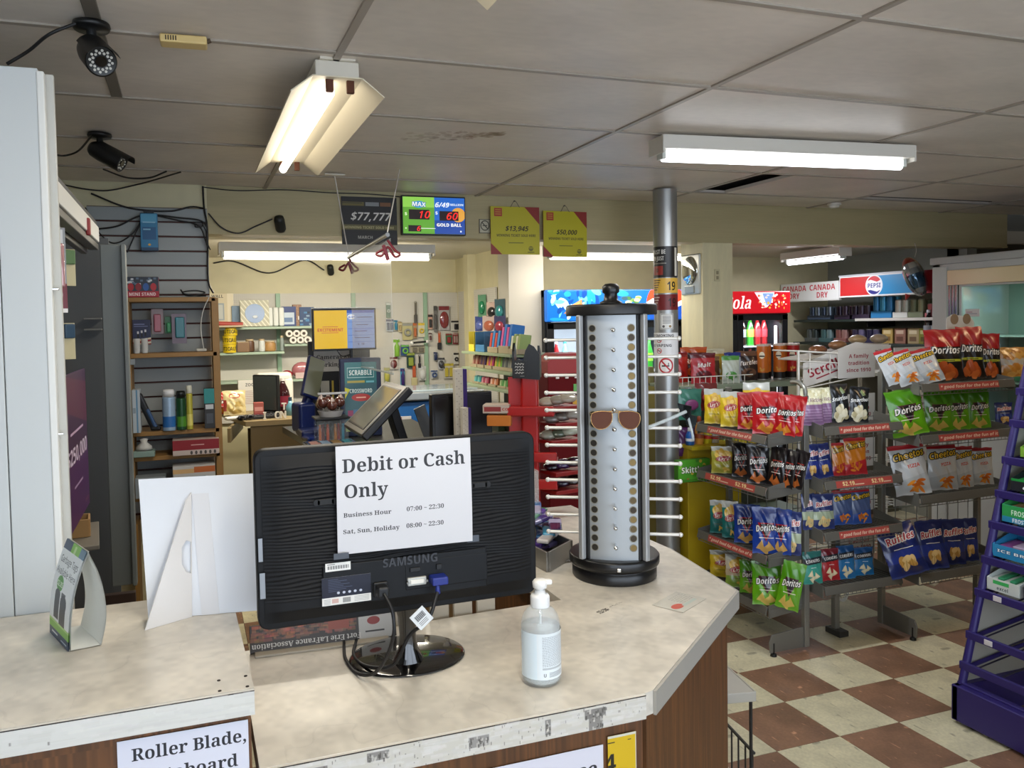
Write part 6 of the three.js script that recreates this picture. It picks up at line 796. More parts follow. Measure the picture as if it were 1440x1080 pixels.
// shelf: a wire tray with a lipped front, built facing +z, back at z = 0
function wireShelf(t, len, depth, y, lip, ends = 'both', drop = .02) {
  const s = part('shelf', [at(rb(len, .004, depth, .001), 0, y - .006, depth / 2)], shelfDark, t);
  part('price_rail', at(frontUV(rb(len * .98, .042, .008, .002)), 0, y + .006 - drop, depth + .006, -.25), lip, s);
  const gs = []; for (let k = 0; k <= Math.round(len / .026); k++) gs.push(rod([-len / 2 + k * .026, y - .002, 0], [-len / 2 + k * .026, y - .002, depth], .0016, 5)); gs.push(rod([-len / 2, y - .05, depth], [len / 2, y - .05, depth], .002, 5)); for (let k = 0; k <= Math.round(len / .026); k++) gs.push(rod([-len / 2 + k * .026, y - .05, depth], [-len / 2 + k * .026, y, depth], .0013, 5));
  part('wires', gs, shelfGrey, s);
  for (const e of [-1, 1]) if (ends === 'both' || ends === e) { { const q = part('end_plate', at(extr([[0, -.03], [depth, -.05], [depth, .012], [0, .045]], .004), e * len / 2 + .002, y, 0, 0, -PI / 2, 0), shelfGrey, s); for (const [u, v] of [[.05, -.012], [.11, -.018], [.15, -.022]]) 0 && part('rivet', at(cyl(.004, .004, .003, 8), e * (len / 2 + .003), y + v, u, 0, 0, PI / 2), M('#b9b9b2', .3, .7), q); }; }
  return s;
}
function rackPosts(t, xs, h, curved) { for (const x of xs) { part('post', [at(rb(.026, h, .03, .003), x, h / 2 + .02, -.015)], M('#90908a', .38, .6), t); const q = part('foot', at(extr([[-.02, .0], [.2, 0], [.205, .05], [.19, .085], [-.02, .1]], .006, .001), x + .003, .02, 0, 0, -PI / 2, 0), shelfGrey, t); part('levelling_screw', [at(cyl(.006, .006, .05, 8), x, .04, .18), at(cyl(.014, .016, .012, 12), x, .007, .18)], M('#2b2b29', .4, .5), q); } }
function backGrid(t, w, y0, y1) { const gs = []; for (let k = 0; k <= Math.round(w / .075); k++) gs.push(rod([-w / 2 + k * .075, y0, -.01], [-w / 2 + k * .075, y1, -.01], .0022, 5)); for (let y = y0; y <= y1; y += .11) gs.push(rod([-w / 2, y, -.008], [w / 2, y, -.008], .0022, 5)); part('back_wires', gs, M('#8a8a84', .4, .5), t); }
{ // rack A, facing left
  const t = thing('chip_rack', 'grey metal chip rack facing the counter, four sloping shelves of bags', 'rack', [2.84, 0, -3.41], -PI / 2);
  rackPosts(t, [-.29, .29], 1.25); backGrid(t, .56, .2, 1.24);
  [[1.075, lipA], [.82, lipB], [.485, lipA], [.235, lipC]].forEach(([y, l]) => wireShelf(t, .56, .2, y, l));
  part('top_hoop', tube([[.29, 1.25, -.015], [.29, 1.3, -.015], [.25, 1.33, -.015], [.2, 1.33, -.015]], .012, 20), M('#90908a', .38, .6), t);
}
{ // rack B, facing the camera, between the posts
  const t = thing('chip_rack', 'narrow middle chip rack between two grey posts, facing the viewer', 'rack', [3.13, 0, -3.2], 0);
  [[1.115, lipA], [.85, lipB], [.6, lipA], [.335, lipC]].forEach(([y, l]) => wireShelf(t, .5, .17, y, l)); backGrid(t, .54, .25, 1.15);
  part('post', at(rb(.03, 1.16, .03, .003), .02, .6, -.03), M('#90908a', .38, .6), t); part('base_block', at(rb(.06, .03, .1, .003), .02, .016, -.02), M('#2e2d2b', .6), t);
}
{ // rack C, facing the camera, right
  const t = thing('chip_rack', 'right hand chip rack facing the viewer, half hidden by the purple gum rack', 'rack', [3.79, 0, -3.2], 0);
  rackPosts(t, [-.345, .345], 1.34); backGrid(t, .66, .3, 1.32);
  [[1.3, lipA], [1.04, lipA], [.735, lipC], [.335, lipC]].forEach(([y, l]) => wireShelf(t, .66, .2, y, l));
  part('top_hoop', tube([[-.345, 1.34, -.015], [-.34, 1.38, -.015], [-.31, 1.41, -.015], [-.25, 1.42, -.015]], .012, 20), M('#90908a', .38, .6), t);
}
const WA = ['top shelf, left rack', 'second shelf, left rack', 'third shelf, left rack', 'bottom shelf, left rack'];
const WB = ['top shelf, middle rack', 'second shelf, middle rack', 'third shelf, middle rack', 'bottom shelf, middle rack'];
const WC = ['top shelf, right rack', 'second shelf, right rack', 'third shelf, right rack', 'bottom shelf, right rack'];
const TA = -.62;
// left rack
bag('layYellow', 2.7,1.098,-3.625,0.101,0.175, TA, WA[0]); bag('layYellow', 2.7,1.09,-3.484,0.102,0.178, TA, WA[0]); bag('layYellow', 2.8,1.124,-3.403,0.134,0.193, TA, WA[0]);
bag('dorRed', 2.72,1.092,-3.366,0.11,0.18, TA, WA[0]); bag('dorRed', 2.69,1.09,-3.187,0.147,0.2, TA, WA[0]); bag('dorRed', 2.73,1.102,-3.127,0.107,0.174, TA - .35, WA[0], -.1, -.14); bag('dorRed', 2.76,1.111,-3.091,0.083,0.166, TA - .4, WA[0], -.1, -.1);
bag('layOlive', 2.7,0.799,-3.546,0.126,0.169, TA, WA[1]); bag('dorBlack', 2.72,0.797,-3.424,0.097,0.206, TA, WA[1]); bag('dorBlack', 2.68,0.826,-3.247,0.11,0.2, TA, WA[1]); bag('dorBlack', 2.71,0.817,-3.167,0.084,0.204, TA - .55, WA[1], -.1, -.1); bag('dorBlack', 2.74,0.814,-3.127,0.07,0.197, TA - .6, WA[1], -.1, -.16); bag('dorBlack', 2.77,0.817,-3.098,0.076,0.196, TA - .6, WA[1], -.1, -.2);
bag('layTeal', 2.7,0.488,-3.589,0.093,0.179, TA, WA[2]); bag('layTeal', 2.69,0.492,-3.48,0.083,0.191, TA, WA[2]); bag('dorBlue', 2.71,0.473,-3.372,0.129,0.216, TA, WA[2]); bag('dorBlue', 2.67,0.488,-3.18,0.13,0.231, TA, WA[2]); bag('dorBlue', 2.72,0.52,-3.133,0.094,0.194, TA - .3, WA[2]); bag('rufWhite', 2.76,0.529,-3.108,0.09,0.176, TA - .3, WA[2]);
bag('layYellow', 2.74,0.225,-3.599,0.152,0.158, TA, WA[3]); bag('layMix', 2.7,0.232,-3.429,0.131,0.174, TA, WA[3], -.25); bag('dorGreen', 2.7,0.21,-3.335,0.106,0.2, TA, WA[3]); bag('dorGreen', 2.66,0.232,-3.162,0.14,0.217, TA, WA[3], -.2); bag('dorGreen', 2.7,0.265,-3.078,0.107,0.21, TA - .2, WA[3], -.1, -.18);
// middle rack
const TB = .2 - .35;
bag('popPurple', 2.887,1.137,-3.1,0.122,0.168, TB, WB[0]); bag('popPurple', 3.009,1.133,-3.14,0.089,0.167, TB, WB[0]); bag('smartBlack', 3.081,1.138,-3.12,0.1,0.178, TB, WB[0]); bag('smartBlack', 3.173,1.138,-3.1,0.111,0.161, TB, WB[0], -.1, -.1);
bag('rufBlue', 2.884,0.867,-3.1,0.084,0.162, TB, WB[1]); bag('rufBlue', 2.965,0.86,-3.1,0.088,0.167, TB, WB[1], -.1, .1); bag('cheOrange', 3.077,0.855,-3.12,0.086,0.165, TB, WB[1]); bag('cheOrange', 3.159,0.859,-3.1,0.125,0.183, TB, WB[1]);
bag('rufWhite', 2.866,0.615,-3.1,0.077,0.169, TB, WB[2]); bag('rufWhite', 2.937,0.616,-3.08,0.116,0.166, TB, WB[2]); bag('cheBlue', 3.087,0.608,-3.11,0.111,0.172, TB, WB[2]); bag('cheBlue', 3.193,0.603,-3.1,0.115,0.177, TB, WB[2]);
bag('corTeal', 2.877,0.329,-3.09,0.105,0.17, TB, WB[3]); bag('corRed', 2.998,0.325,-3.1,0.099,0.172, TB, WB[3]); bag('corBlue', 3.087,0.328,-3.09,0.1,0.176, TB, WB[3]); bag('corBlue', 3.212,0.316,-3.1,0.108,0.165, TB, WB[3]);
// right rack
const TC = -.25;
bag('cheWhite', 3.385,1.314,-3.06,0.104,0.18, TC, WC[0], -.35, .25); bag('cheWhite', 3.461,1.305,-3.04,0.133,0.18, TC, WC[0], -.35, .25); bag('cheWhite', 3.633,1.303,-3.07,0.154,0.184, TC, WC[0], -.35, .2);
bag('dorBig', 3.753,1.315,-3.1,0.209,0.261, TC, WC[0]); bag('dorBig', 3.933,1.315,-3.09,0.151,0.272, TC, WC[0]); bag('dorBig', 4.09,1.316,-3.1,0.119,0.23, TC, WC[0]); bag('chipOrange', 4.283,1.303,-3.12,0.16,0.164, TC, WC[0]);
bag('dorGreen', 3.432,1.049,-3.02,0.193,0.233, TC, WC[1], -.15, .14); bag('dorGreen', 3.679,1.049,-3.07,0.155,0.208, TC, WC[1]); bag('dorGreen', 3.818,1.048,-3.07,0.127,0.21, TC, WC[1]); bag('dorGreen', 3.979,1.04,-3.08,0.129,0.21, TC, WC[1]); bag('rufBlue', 4.188,1.029,-3.1,0.105,0.14, TC, WC[1]);
bag('cheWhite', 3.463,0.748,-3.03,0.195,0.247, TC, WC[2], -.2, .08); bag('cheWhite', 3.698,0.74,-3.06,0.163,0.235, TC, WC[2]); bag('cheWhite', 3.851,0.736,-3.07,0.12,0.219, TC, WC[2]); bag('cheWhite', 4.003,0.729,-3.08,0.13,0.207, TC, WC[2]);
bag('rufBlue', 3.409,0.347,-3,0.211,0.254, TC, WC[3], -.3, .2); bag('rufBlue', 3.624,0.339,-3.04,0.151,0.249, TC, WC[3], -.2, .06); bag('rufBlue', 3.775,0.322,-3.06,0.135,0.253, TC, WC[3]); bag('rufBlue', 3.905,0.315,-3.07,0.098,0.249, TC, WC[3]);

// white wire racks with cardboard signs behind the middle and right racks
let breadRack;
{
  const t = breadRack = thing('wire_rack', 'white wire bread rack with red lettered cardboard signs behind the chip racks', 'rack', [3.72, 0, -3.75], 0), w = whiteWire, gs = [];
  for (const x of [-.34, .34, -.1, .12]) gs.push(rod([x, .003, 0], [x, 1.46, 0], .006, 6)); for (const x of [-.34, .34]) gs.push(rod([x, .1, .3], [x, 1.3, .02], .005, 6), tube([[x, .4, .3], [x, .12, .3], [x + .02, .07, .3], [x + .06, .08, .3], [x + .07, .3, .3]], .009, 24));
  for (let k = 0; k < 5; k++) { const y = .3 + k * .25; for (let q = 0; q < 5; q++) gs.push(rod([-.34, y + q * .004, q * .07], [.34, y + q * .004, q * .07], .0035, 5)); for (let q = 0; q < 12; q++) gs.push(rod([-.34 + q * .062, y, 0], [-.34 + q * .062, y + .016, .29], .0025, 5)); }
  part('frame', gs, w, t);
  const tx = pm(canvas(200, 150, (g, w, h) => { fill(g, '#d6d4cf', 0, 0, w, h); txt(g, 'A family', 110, 36, 27, '#8f2a34'); txt(g, 'tradition', 110, 72, 27, '#8f2a34'); txt(g, 'since 1910', 110, 108, 27, '#8f2a34'); }), .6);
  for (let k = 0; k < 5; k++) for (const x of [-.2, .2]) part('cardboard_sign', at(frontUV(rb(.26, .16, .006, .001)), x, .3 + k * .25 + .09, .296), tx, t);
}
{ // basket and lettered card on top of the bread rack
  const t = breadRack, w = whiteWire, Q = (p) => [p[0] - 3.72, p[1], p[2] + 3.75];
  const a = Q([3.125,1.47,-3.46]), b = Q([3.554,1.437,-3.46]), a2 = Q([3.124,1.261,-3.46]), b2 = Q([3.544,1.314,-3.46]), am = Q([3.125,1.416,-3.46]), bm = Q([3.554,1.385,-3.46]);
  const gs = [rod(a, b, .006, 6), rod(am, bm, .004, 6), rod(a, [a[0], .3, a[2]], .006, 6), rod(b, b2, .006, 6), rod(a2, b2, .004, 6), rod(a, [a[0], a[1], a[2] - .2], .005, 6), rod(b, [b[0], b[1], b[2] - .2], .005, 6)];
  for (const q of [.18, .5, .84]) gs.push(rod([a[0] + (b[0] - a[0]) * q, a[1] + (b[1] - a[1]) * q, a[2]], [a[0] + (b[0] - a[0]) * q, a[1] - .13, a[2]], .0035, 5));
  part('top_basket', gs, w, t);
  const P = [Q([3.189,1.267,-3.5]), Q([3.605,1.353,-3.5]), Q([3.61,1.502,-3.5]), Q([3.559,1.508,-3.5]), Q([3.19,1.4,-3.5])];
  part('lettered_sign', frontUV(at(extr(P, .006), 0, 0, P[0][2])), pm(canvas(320, 240, (g, w2, h) => { fill(g, '#dad7d1', 0, 0, w2, h); txt(g, 'Scrollens', 156, 118, 66, '#9c2436', { stroke: '#e8e2dc', lw: 4, rot: -.36, sx: .98 }); fill(g, '#9c2436', 186, 50, 10, 36); g.save(); g.translate(160, 156); g.rotate(-.36); fill(g, '#9c2436', -100, 0, 220, 7); g.restore(); }), .6), t);
  const R = [Q([3.584,1.345,-3.52]), Q([3.81,1.345,-3.52]), Q([3.836,1.484,-3.52]), Q([3.595,1.498,-3.52])];
  part('family_sign', frontUV(at(extr(R, .006), 0, 0, R[0][2])), pm(canvas(230, 200, (g, w2, h) => { fill(g, '#dad7d1', 0, 0, w2, h); txt(g, 'A family', 116, 60, 32, '#8f2a34'); txt(g, 'tradition', 116, 98, 32, '#8f2a34'); txt(g, 'since 1910', 116, 136, 32, '#8f2a34'); }), .6), t);
  part('tray', at(rb(.62, .008, .2, .002), P[0][0] + .33, P[2][1] - .05, P[0][2] - .12, 0, 0, .12), M('#b9b2a4', .6), t);
}
for (let k = 0; k < 4; k++) { const t = thing('bread_loaf', ['brown bagged bread, leftmost on top of the bread display', 'brown bagged bread, second from left on the bread display', 'pale bagged bread, third from left on the bread display', 'pale bagged bread, rightmost on the bread display'][k], 'bread', [[3.406,1.445,-3.62], [3.53,1.47,-3.6], [3.697,1.498,-3.62], [3.858,1.498,-3.62]][k], .5); part('loaf', at(sph(.066, 16).scale(1.15, .42, .7), 0, .02, 0), new THREE.MeshPhysicalMaterial({ color: ['#7c4e30', '#8c6240', '#a08660', '#a08c74'][k], roughness: .3, clearcoat: .5 }), t); part('bag_neck', at(new THREE.ConeGeometry(.026, .06, 9), .08, .03, 0, 0, 0, -1.2), new THREE.MeshPhysicalMaterial({ color: '#cfc4b4', roughness: .2, transparent: true, opacity: .7 }), t); }

// purple gum rack at the right edge
const gumW = (y) => 2.914 + (y - .156) * .281;
{
  const t = thing('gum_rack', 'purple slanted metal gum rack at the right edge with empty wire shelves below', 'rack', [0, 0, 0]), p = M('#2e2468', .4, .15), L0 = -2.35, L1 = -1.15;
  const zc = (L0 + L1) / 2, len = L1 - L0;
  part('base', [at(rb(.04, .145, len, .006), 2.905, .085, zc), at(rb(.75, .145, .03, .004), 3.26, .085, L0 + .015), at(rb(.03, .03, len, .004), 2.93, .15, zc)], p, t);
  part('slanted_post', rod([gumW(.14) + .012, .14, L0 + .015], [gumW(1.62) + .012, 1.62, L0 + .015], .019, 4), p, t); part('slanted_post', rod([gumW(.14) + .012, .14, L1 - .015], [gumW(1.62) + .012, 1.62, L1 - .015], .019, 4), p, t);
  part('rear_post', at(rb(.03, 1.62, .03, .003), 3.6, .82, L0 + .015), p, t); part('end_sheet', extr([[2.94, .16], [3.59, .16], [3.59, 1.6], [gumW(1.6) + .04, 1.6]], .004).translate(0, 0, L0 + .004), M('#a5a298', .35), t); part('back_sheet', at(rb(.01, 1.5, len - .04, .002), 3.59, .85, zc), M('#b7b5ae', .35), t);
  const ys = [1.33, 1.2, 1.05, .915, .79, .65, .52, .35, .23];
  ys.forEach((y, i) => { const s = part('shelf_rail', at(rb(.016, .032, len, .003), gumW(y), y, zc), p, t); const gs = []; for (let k = 0; k < 13; k++) gs.push(rod([gumW(y), y, L0 + .06 + k * .095], [3.585, y + .09, L0 + .06 + k * .095], .0035, 5)); part('wires', gs, M('#2a2636', .5, .3), s); part('side_bar', rod([gumW(y), y - .01, L0 + .02], [3.585, y + .08, L0 + .02], .011, 4), p, s); if (i === 6 || i === 7) for (const z of [.1, .34]) part('price_clip', at(rb(.004, .022, .034, .002), gumW(y) - .01, y, L0 + z), M('#cfcbd0', .4), s); });
}
function gumBox(label, y, z, h, len, base, draw, open) {       // display box facing left on a purple shelf
  const t = thing('gum_box', label, 'gum box', [gumW(y) + .02, y + .02, z], -PI / 2), tx = pm(canvas(300, 120, (g, w, hh) => { fill(g, base, 0, 0, w, hh); draw(g, w, hh); }), .4);
  part('front', at(frontUV(rb(len, h, .004, .001)), 0, h / 2, .0), tx, t); for (const s of [-1, 1]) part('side', at(extr([[0, 0], [.14, .02], [.14, h + .05], [0, h]], .003), s * len / 2, 0, 0, 0, PI / 2), M(base, .5), t); part('tray_bottom', at(rb(len, .003, .14, .001), 0, .012, -.07, .14), M('#b9ab90', .6), t); part('back', at(rb(len, h + .05, .003, .001), 0, h / 2 + .035, -.14), M(base, .5), t);
  const inner = open; for (let k = 0; k < 5; k++) { const o = part('pack', at(rb(len * .17, .016, .1, .003), -len * .38 + k * len * .19, h * .62 + .012 + (k & 1) * .008, -.07, .14, 0, 0), M(inner[k % inner.length], .35), t); }
}
gumBox('green and white gum box, topmost visible on the purple rack', 1.2, -2.17, .07, .24, '#d4dcd6', (g) => { fill(g, '#1d8a4c', 0, 0, 300, 34); txt(g, 'excel', 110, 62, 42, '#fff', { stroke: '#15181a', lw: 16 }); txt(g, 'Trident', 140, 100, 34, '#2c6c8c'); }, ['#2a9c5c', '#e2e6e2']);
gumBox('lime green packs of gum on the second visible purple shelf', 1.05, -2.17, .04, .24, '#7fae3a', (g) => { fill(g, '#b9cf6c', 20, 20, 240, 60); }, ['#8fbf3a', '#d8dc8c', '#6fa02c']);
gumBox('black and green gum box lettered excel on the purple rack', .915, -2.17, .05, .26, '#20242a', (g) => { fill(g, '#1a8c3c', 0, 0, 300, 24); txt(g, 'excel', 130, 72, 64, '#eef0ee', { style: 'italic bold' }); }, ['#2c9c44', '#1f2c3a', '#2b78b8']);
gumBox('green gum box with a white label on the purple rack', .79, -2.24, .07, .14, '#2f9a52', (g) => { txt(g, 'FROST', 150, 48, 48, '#d8f0dc'); fill(g, '#2b8ab0', 0, 80, 300, 40); txt(g, 'FROST', 150, 100, 40, '#f0f4f4'); }, ['#a88a5c', '#8c744c']);
gumBox('yellow gum box beside the green one on the purple rack', .79, -2.08, .07, .14, '#d9a62c', (g) => { fill(g, '#b3541c', 150 - 62, 50 - 6, 125, 12); fill(g, '#2b8ab0', 0, 80, 300, 40); txt(g, 'FROST', 150, 100, 40, '#f0f4f4'); }, ['#a88a5c', '#8c744c']);
gumBox('blue mint box with purple and white packs on the purple rack', .65, -2.17, .05, .3, '#2a86b8', (g) => { txt(g, 'ICE BREAKERS', 140, 56, 36, '#f0f4f4', { stroke: '#1c5c8c', lw: 8 }); }, ['#8c4a8c', '#b9a6c0', '#7c3c6c', '#c2c6cf']);
gumBox('white gum tub box low on the purple rack above the empty shelves', .52, -2.25, .05, .13, '#c9d0cc', (g) => { fill(g, '#3cae5c', 60, 16, 150, 34); txt(g, 'excel', 150, 84, 44, '#38454c'); }, ['#cfd6d2', '#3c9c6c']);
gumBox('dark navy gum box low on the purple rack', .52, -2.1, .05, .13, '#1c2a58', (g) => { oval(g, '#3cb85c', 150, 60, 70, 32); txt(g, 'excel', 150, 62, 40, '#e8f0e8'); }, ['#1c2a58', '#3a6cc0']);
{ const t = thing('cardboard_piece', 'flat brown cardboard lying on the lowest purple shelf', 'cardboard', [3.25, .31, -1.9], .3); part('sheet', rb(.3, .006, .26, .002), M('#6d4a30', .7), t); }
// white wire stand at the foot of the counter
{ const t = thing('wire_stand', 'small white wire newspaper stand on the floor beside the counter panel', 'stand', [1.49, 0, -2.1], -.2), gs = [];
  const w = M('#bdb9ad', .45, .2); part('upper_tray', [at(rb(.24, .006, .3, .002), 0, .53, 0), at(rb(.24, .03, .006, .002), 0, .52, .15), at(rb(.006, .03, .3, .002), .12, .52, 0)], w, t);
  for (const [x, z] of [[-.11, -.14], [.11, -.14], [-.11, .14], [.11, .14]]) gs.push(rod([x, 0, z], [x, .53, z], .005, 6)); for (let k = 0; k < 7; k++) gs.push(rod([.12, .2, -.14 + k * .045], [.12, .34, -.14 + k * .045], .003, 5)); gs.push(rod([.12, .34, -.14], [.12, .34, .14], .005, 6)); part('wires', gs, M('#3b3a38', .45, .5), t); part('lower_tray', at(rb(.24, .008, .3, .002), 0, .2, 0), w, t); }

// ================================================================ GONDOLA BEHIND THE CHIP RACKS
const GZ = -3.97, GY = 1.262;
{ const t = thing('gondola_shelf', 'grey green metal shelf of sweets and tall cans behind the left chip rack', 'shelf', [0, 0, 0]), g = M('#85907c', .42), x0 = 2.72, x1 = 3.72;
  part('top_shelf', [at(rb(x1 - x0, .02, .34, .003), (x0 + x1) / 2, GY - .01, GZ - .17), at(rb(x1 - x0, .03, .006, .002), (x0 + x1) / 2, GY - .018, GZ + .002)], g, t); for (const y of [.78, .42]) part('shelf', at(rb(x1 - x0, .02, .3, .003), (x0 + x1) / 2, y, GZ - .18), g, t); part('back_panel', at(bx(x1 - x0, GY, .02), (x0 + x1) / 2, GY / 2, GZ - .36), M('#5c5f54', .6), t); part('upright', at(rb(.03, GY + .1, .05, .003), x0 + .015, (GY + .1) / 2, GZ - .34), M('#8f8a5c', .5), t); part('end_panel', at(bx(.012, GY - .02, .34), x0 - .002, (GY - .02) / 2, GZ - .18), M('#857c3a', .5), t);
  const gs = []; for (let k = 0; k < 12; k++) gs.push(rod([x0 + .02 + k * .04, GY, GZ], [x0 + .02 + k * .04, GY + .05, GZ], .002, 5)); gs.push(rod([x0, GY + .05, GZ], [x0 + .52, GY + .05, GZ], .003, 5)); part('wire_fence', gs, whiteWire, t); }
function pouch(lab, x0, x1, h, c, c2, z, word) { const w = (x1 - x0); const t = thing('sweet_pouch', lab, 'pouch', [(x0 + x1) / 2, GY + .002, z], -.25); const o = part('pouch', bagShapes[Math.round(x0 * 100) % 6].clone(), new THREE.MeshPhysicalMaterial({ map: canvas(96, 128, (g, W, H) => { fill(g, c, 0, 0, W, H); fill(g, c2, 0, 0, W, 22); oval(g, c2, 48, 92, 30, 18); chips(g, [c2, c], 48, 94, 20, 5); txt(g, word, 48, 52, 24, '#e6ddd2', { style: 'italic bold', rot: -.1, stroke: c2, lw: 3 }); }), roughness: .28, clearcoat: .5 }), t); o.scale.set(w, h, Math.min(w, h) * .7); o.rotation.x = -.08; part('seal_strip', at(rb(w * .92, .008, .004, .001), 0, h * .955, -.012), M(c2, .4), t); }
const gx = (px) => (px - 950) * .00508 + 2.781;
pouch('red sweet pouch at the far left of the gondola top', gx(953), gx(980), .19, '#b8241c', '#8c1a14', -4.2, ''); pouch('brown and orange pouch standing high at the back left', gx(979), gx(1013), .215, '#2c1810', '#c2541c', -4.24, "Reese"); pouch('yellow pouch lying back behind the pillar corner', gx(1011), gx(1041), .2, '#b5942c', '#c9c2a4', -4.25, ''); pouch('round red malt sweets pouch in front on the gondola', gx(968), gx(999), .185, '#a8202a', '#5c141a', -4.06, 'Malt'); pouch('brown nut pouch between red and white pouches', gx(994), gx(1012), .16, '#4c2a1c', '#7c5a3c', -4.1, ''); pouch('small white and green biscuit pouch at the shelf edge', gx(1003), gx(1025), .165, '#b5bcae', '#4c8c3c', -4.0, ''); pouch('silver and blue cookie pouch on the gondola', gx(1022), gx(1043), .18, '#a9aeb8', '#1f2f7c', -4.1, ''); pouch('dark brown chocolate pouch right of the silver one', gx(1040), gx(1070), .185, '#2a1a18', '#6c4a34', -4.1, 'Turtles');
const canMat = ['#c2661f', '#a81c1c'].map(c => pm(canvas(256, 220, (g, w, h) => { fill(g, c, 0, 0, w, h); fill(g, '#1c1412', 0, 170, w, 50); for (let q = 0; q < 3; q++) { oval(g, '#e8dcc4', 43 + q * 85, 60, 20, 22); fill(g, '#2a1a12', 25 + q * 85, 62, 36, 8); chips(g, ['#d9a24c', '#c28a34'], 43 + q * 85, 150, 16, 4); } }), .35));
for (let k = 0; k < 6; k++) { const t = thing('crisp_can', ['orange tall crisp tin, leftmost of the front tins', 'orange tall crisp tin, second of the front tins', 'orange tall crisp tin, third of the front tins', 'orange tall crisp tin, fourth of the front tins', 'red tall crisp tin right of the orange ones', 'red tall crisp tin at the right end'][k], 'tin', [gx([1073, 1085, 1098, 1110, 1119, 1129][k]), GY + .002, -4.08 - (k % 2) * .05]); const c = k > 3 ? '#a81c1c' : '#c2661f'; part('can', at(new THREE.CylinderGeometry(.036, .036, .215, 24, 1, true), 0, .1075, 0, 0, -PI / 2 - .3, 0), canMat[k > 3 ? 1 : 0], t); part('lid', at(cyl(.037, .037, .012, 24), 0, .219, 0), M('#c9b9ae', .35), t); part('bottom_rim', at(cyl(.0368, .0368, .008, 24), 0, .005, 0), M('#a9a6a0', .3, .7), t); }
for (const [k, px, py, c, c2, w, h] of [[0, 965, 568, '#3c7c6c', '#7c3c6c', .15, .18], [1, 990, 560, '#6c1c1c', '#a83030', .14, .16], [2, 965, 615, '#4c1f54', '#c9a0c2', .14, .17], [3, 1020, 618, '#5c4c3c', '#7c9a4c', .16, .15]]) { const t = thing('hanging_bag', ['teal and purple sweet bag hanging under the gondola top', 'dark red sweet bag hanging under the gondola top', 'deep purple lollipop bag hanging lower at the gondola end', 'dark patterned bag hanging behind the left chip rack'][k], 'bag', [2.736 + (px - 965) * .0046, 1.162 - (py - 568) * .0046 - h / 2, -3.9], -.2); const o = part('bag', bagShapes[k], new THREE.MeshPhysicalMaterial({ color: c, roughness: .3, clearcoat: .5 }), t); o.scale.set(w, h, .1); part('label', at(sph(.5, 14).scale(w * .55, h * .35, .02), 0, h * .5, .035), M(c2, .4), t); part('hook', rod([0, h, -.06], [0, h + .004, .03], .003), chrome, t); }
{ // yellow sweet display
  const z = -3.86, t = thing('yellow_display', 'bright yellow cardboard sweet display beside the steel post', 'display stand', [2.86, 0, -3.86], -.12), y = M('#b39a12', .45);
  part('lower_body', at(rb(.34, .72, .1, .004), .0, .36, -.02), y, t); part('mid_body', at(rb(.34, .14, .1, .004), 0, .845, -.02), y, t); part('ledge', at(extr([[-.18, 0], [.2, 0], [.23, .03], [-.18, .02]], .16), 0, .915, -.06), M('#c2aa1c', .42), t); part('seam', at(rb(.006, .7, .004, .001), .07, .36, .032), M('#8c7a10', .5), t); part('shelf_lip', at(rb(.3, .012, .1, .002), -.02, .735, .03), M('#3c2418', .6), t); }
boxItem('sweet_box', 'green box of fruit sweets tucked into the yellow display', 'box', 2.66, .744, -3.77, .21, .125, .04, canvas(210, 130, (g, w, h) => { fill(g, '#4c9a24', 0, 0, w, h); for (let k = 0; k < 20; k++) oval(g, ['#7cc03c', '#b5542c', '#c9a83c', '#3c7c2c'][k % 4], rnd() * w, rnd() * h, 10, 10); txt(g, 'Skittles', 104, 60, 46, '#eef0e8', { stroke: '#2c5c1c', lw: 6 }); fill(g, '#3c7c1c', 0, 112, w, 18); }));
for (const [k, c, c2, px, h] of [[0, '#1f5fae', '#d9dee2', 972, .1], [1, '#c98c3c', '#8c3c1c', 986, .16], [2, '#d0c42c', '#c2301f', 999, .13], [3, '#c9c6c0', '#b53030', 1010, .11]]) { const t = thing('toy_sweet', ['blue squeeze sweet bottle on the yellow ledge', 'tall orange sweet pack on the yellow ledge', 'yellow and red sweet bottle on the yellow ledge', 'white and red sweet tube on the yellow ledge'][k], 'sweets', [2.697 + (px - 972) * .0044, .938, -3.84]); part('body', lathe([[0, 0], [.024, 0], [.026, h * .5], [.018, h * .7], [.012, h * .8], [0, h * .8]], 16), M(c, .3), t); part('cap', at(lathe([[0, 0], [.014, 0], [.012, h * .2], [0, h * .24]], 14), 0, h * .78, 0), M(c2, .35), t); part('band', at(cyl(.0262, .0262, h * .16, 16), 0, h * .3, 0), M(c2, .4), t); }

